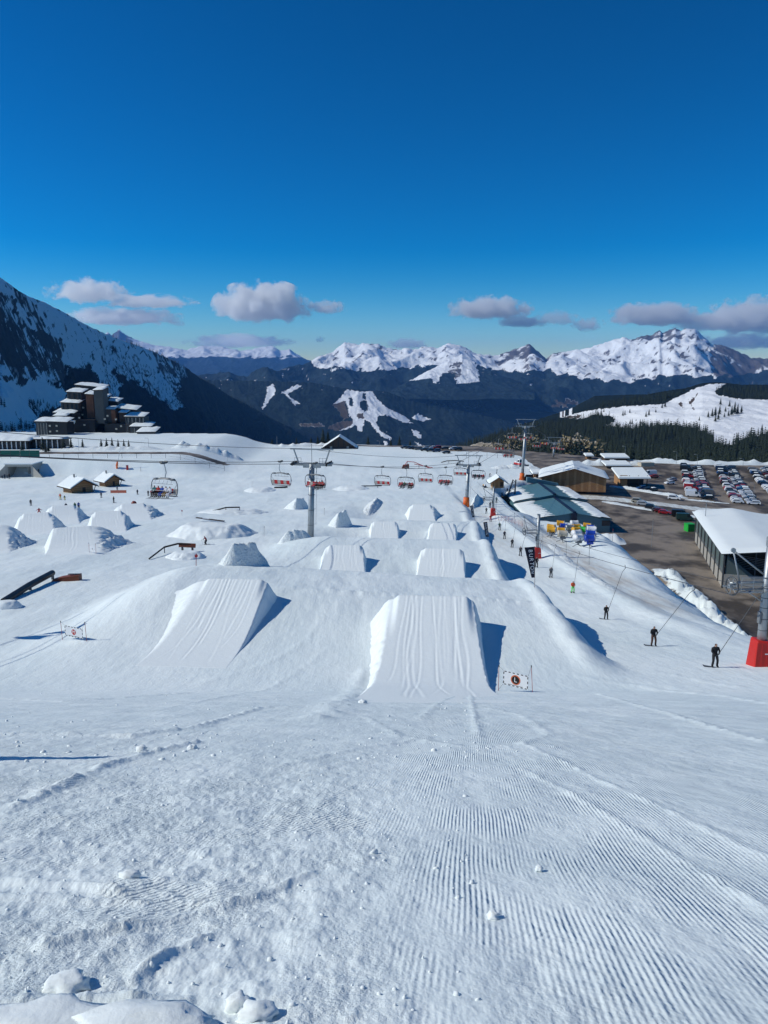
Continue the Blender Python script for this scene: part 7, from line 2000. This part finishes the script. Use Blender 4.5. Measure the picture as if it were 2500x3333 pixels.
for k in ('hatch', 'estate', 'suv', 'van'): car_proto(k)
PAINT = {k: pmat('car_paint_' + k, c, rough=.28, spec=.6) for k, c in dict(white=(.78, .79, .8), silver=(.42, .44, .46), black=(.012, .012, .014), navy=(.012, .03, .08), blue=(.02, .08, .22), red=(.40, .015, .02), wine=(.12, .01, .015), grey=(.11, .115, .12), beige=(.45, .42, .33), green=(.01, .12, .09), dgreen=(.02, .05, .04)).items()}
SNOWCAP = {}
def car(label, x, y, kind, paint, rz, group, snow=False, name='parked_car'):
    z = hz(x, y); t = thing(name, label, 'car' if kind != 'van' else 'van', (x, y, z + .03), rz, group)
    parts, wh, wpos = CARP[kind]
    for nm, me in parts:
        o = obj(nm, me, t)
        if nm == 'body': recolor(o, [PAINT[paint]])
    for p_ in wpos:
        o = obj('wheel', wh, t); o.location = p_
    if snow:
        if kind not in SNOWCAP:
            b = parts[0][1]; zs = max(v.co.z for v in b.vertices); xs = [v.co.x for v in b.vertices if v.co.z > zs - .08]; ys = [v.co.y for v in b.vertices if v.co.z > zs - .08]
            SNOWCAP[kind] = MB().box(((min(xs) + max(xs)) / 2, 0, zs + .07), (max(xs) - min(xs) - .1, max(ys) * 1.8, .16), taper=.85).mesh('roof_snow', M_ROOFSNOW)
        obj('roof_snow', SNOWCAP[kind], t)
    return t
cr_ = random.Random(5)
def row(nm, a, b, flip, specials={}):
    A = G(*a); B = G(*b); d = Vector((B.x - A.x, B.y - A.y, 0)); n = min(26, int(d.length / 2.6)); yaw = math.atan2(d.y, d.x) + (math.pi / 2 if flip else -math.pi / 2)
    for k in range(n):
        q_ = A + d * ((k + .5) / n)
        kind = cr_.choices(['hatch', 'estate', 'suv', 'van'], [5, 3, 3, .35])[0]; paint = cr_.choices(['white', 'silver', 'black', 'navy', 'blue', 'red', 'wine', 'grey'], [9, 6, 5, 2, 2, 1.3, .7, 3])[0]
        if k in specials: kind, paint = specials[k]
        word = dict(hatch='hatchback', estate='estate car', suv='tall car', van='van')[kind]
        sn = cr_.random() < .35
        car('%s %s %s from the front, %s' % (paint.replace('wine', 'dark red'), word, NUM[k], nm), q_.x + cr_.uniform(-.25, .25), q_.y, kind, paint, yaw + cr_.uniform(-.04, .04), 'cars in the car park', sn)
row('left file of first double row', (2254, 1619), (2231, 1518), True, {0: ('van', 'white'), 1: ('van', 'white'), 3: ('hatch', 'blue')})
row('right file of first double row', (2303, 1627), (2268, 1524), False, {0: ('estate', 'black'), 1: ('estate', 'black'), 2: ('hatch', 'navy'), 6: ('suv', 'wine')})
row('left file of second double row', (2402, 1640), (2341, 1518), True, {0: ('hatch', 'white'), 1: ('hatch', 'white'), 4: ('hatch', 'red'), 9: ('estate', 'red')})
row('right file of second double row', (2453, 1645), (2377, 1523), False, {0: ('estate', 'white')})
row('left file of third double row', (2560, 1650), (2452, 1530), True)
row('right file of third double row', (2600, 1640), (2490, 1528), False, {})
def one(label, u, v, kind, paint, rz, group=None, snow=False, y=None):
    p = G(u, v)
    car(label, p.x, p.y, kind, paint, rz, group, snow)
G1 = 'cars along the road'
one('white estate car driving on the main road', 2195, 1626, 'suv', 'white', 2.6, G1)
one('beige pickup shaped car at the head of the roadside file', 2076, 1636, 'suv', 'beige', 2.75, G1)
one('grey blue car second in the roadside file', 2094, 1645, 'estate', 'silver', 2.75, G1)
one('black car third in the roadside file', 2121, 1657, 'suv', 'black', 2.75, G1)
one('dark car fourth in the roadside file', 2141, 1665, 'hatch', 'grey', 2.75, G1)
one('red car fifth in the roadside file', 2163, 1673, 'hatch', 'red', 2.75, G1)
one('dark red car peeping out behind the red roadside one', 2150, 1668, 'hatch', 'wine', 2.75, G1)
one('black van at the end of the roadside file', 2212, 1682, 'van', 'black', 2.9, G1)
one('dark green van beside the green container', 2228, 1694, 'van', 'dgreen', 2.9, G1)
one('single white car standing free on the wet asphalt', 2179, 1576, 'hatch', 'white', .3, G1)
one('second free standing car behind the single white one', 2187, 1565, 'hatch', 'silver', .3, G1)
one('dark car before the open store', 2104, 1598, 'hatch', 'black', .3, G1)
one('black car with a white roof before the open store', 2123, 1600, 'hatch', 'black', .3, G1, True)
one('blue car half hidden before the open store', 2088, 1593, 'hatch', 'blue', .3, G1)
one('white van behind the open store', 2116, 1548, 'van', 'white', .1, G1)
one('red car behind the white van', 2127, 1555, 'hatch', 'red', .1, G1)
one('white car at the right edge behind the shed', 2492, 1700, 'suv', 'white', 1.9, G1)
FAR = [(225, 98, 'black', 'estate'), (262, 100, 'grey', 'hatch'), (300, 104, 'navy', 'hatch'), (335, 108, 'black', 'hatch'), (372, 112, 'grey', 'estate'), (432, 124, 'black', 'hatch'), (497, 132, 'black', 'suv'), (565, 136, 'navy', 'suv'), (575, 100, 'red', 'suv'), (525, 100, 'white', 'hatch'), (460, 100, 'silver', 'hatch'), (660, 108, 'black', 'estate'), (748, 112, 'white', 'suv'), (800, 118, 'black', 'suv'), (672, 152, 'black', 'hatch')]
for k, (a, b, c_, kd) in enumerate(FAR):
    u, v = 1250 + .3014 * a, 1440 + .3014 * b; y = 420 - (v - 1465) * 1.4
    x = (u - 1250) / F * (y * CP + 42.5 * SP)
    car('%s car on the far plateau edge, %s from the left' % (c_, NUM[sorted(q_[0] for q_ in FAR).index(a)]), x, y, kd, c_, .2, 'cars on the far plateau edge')
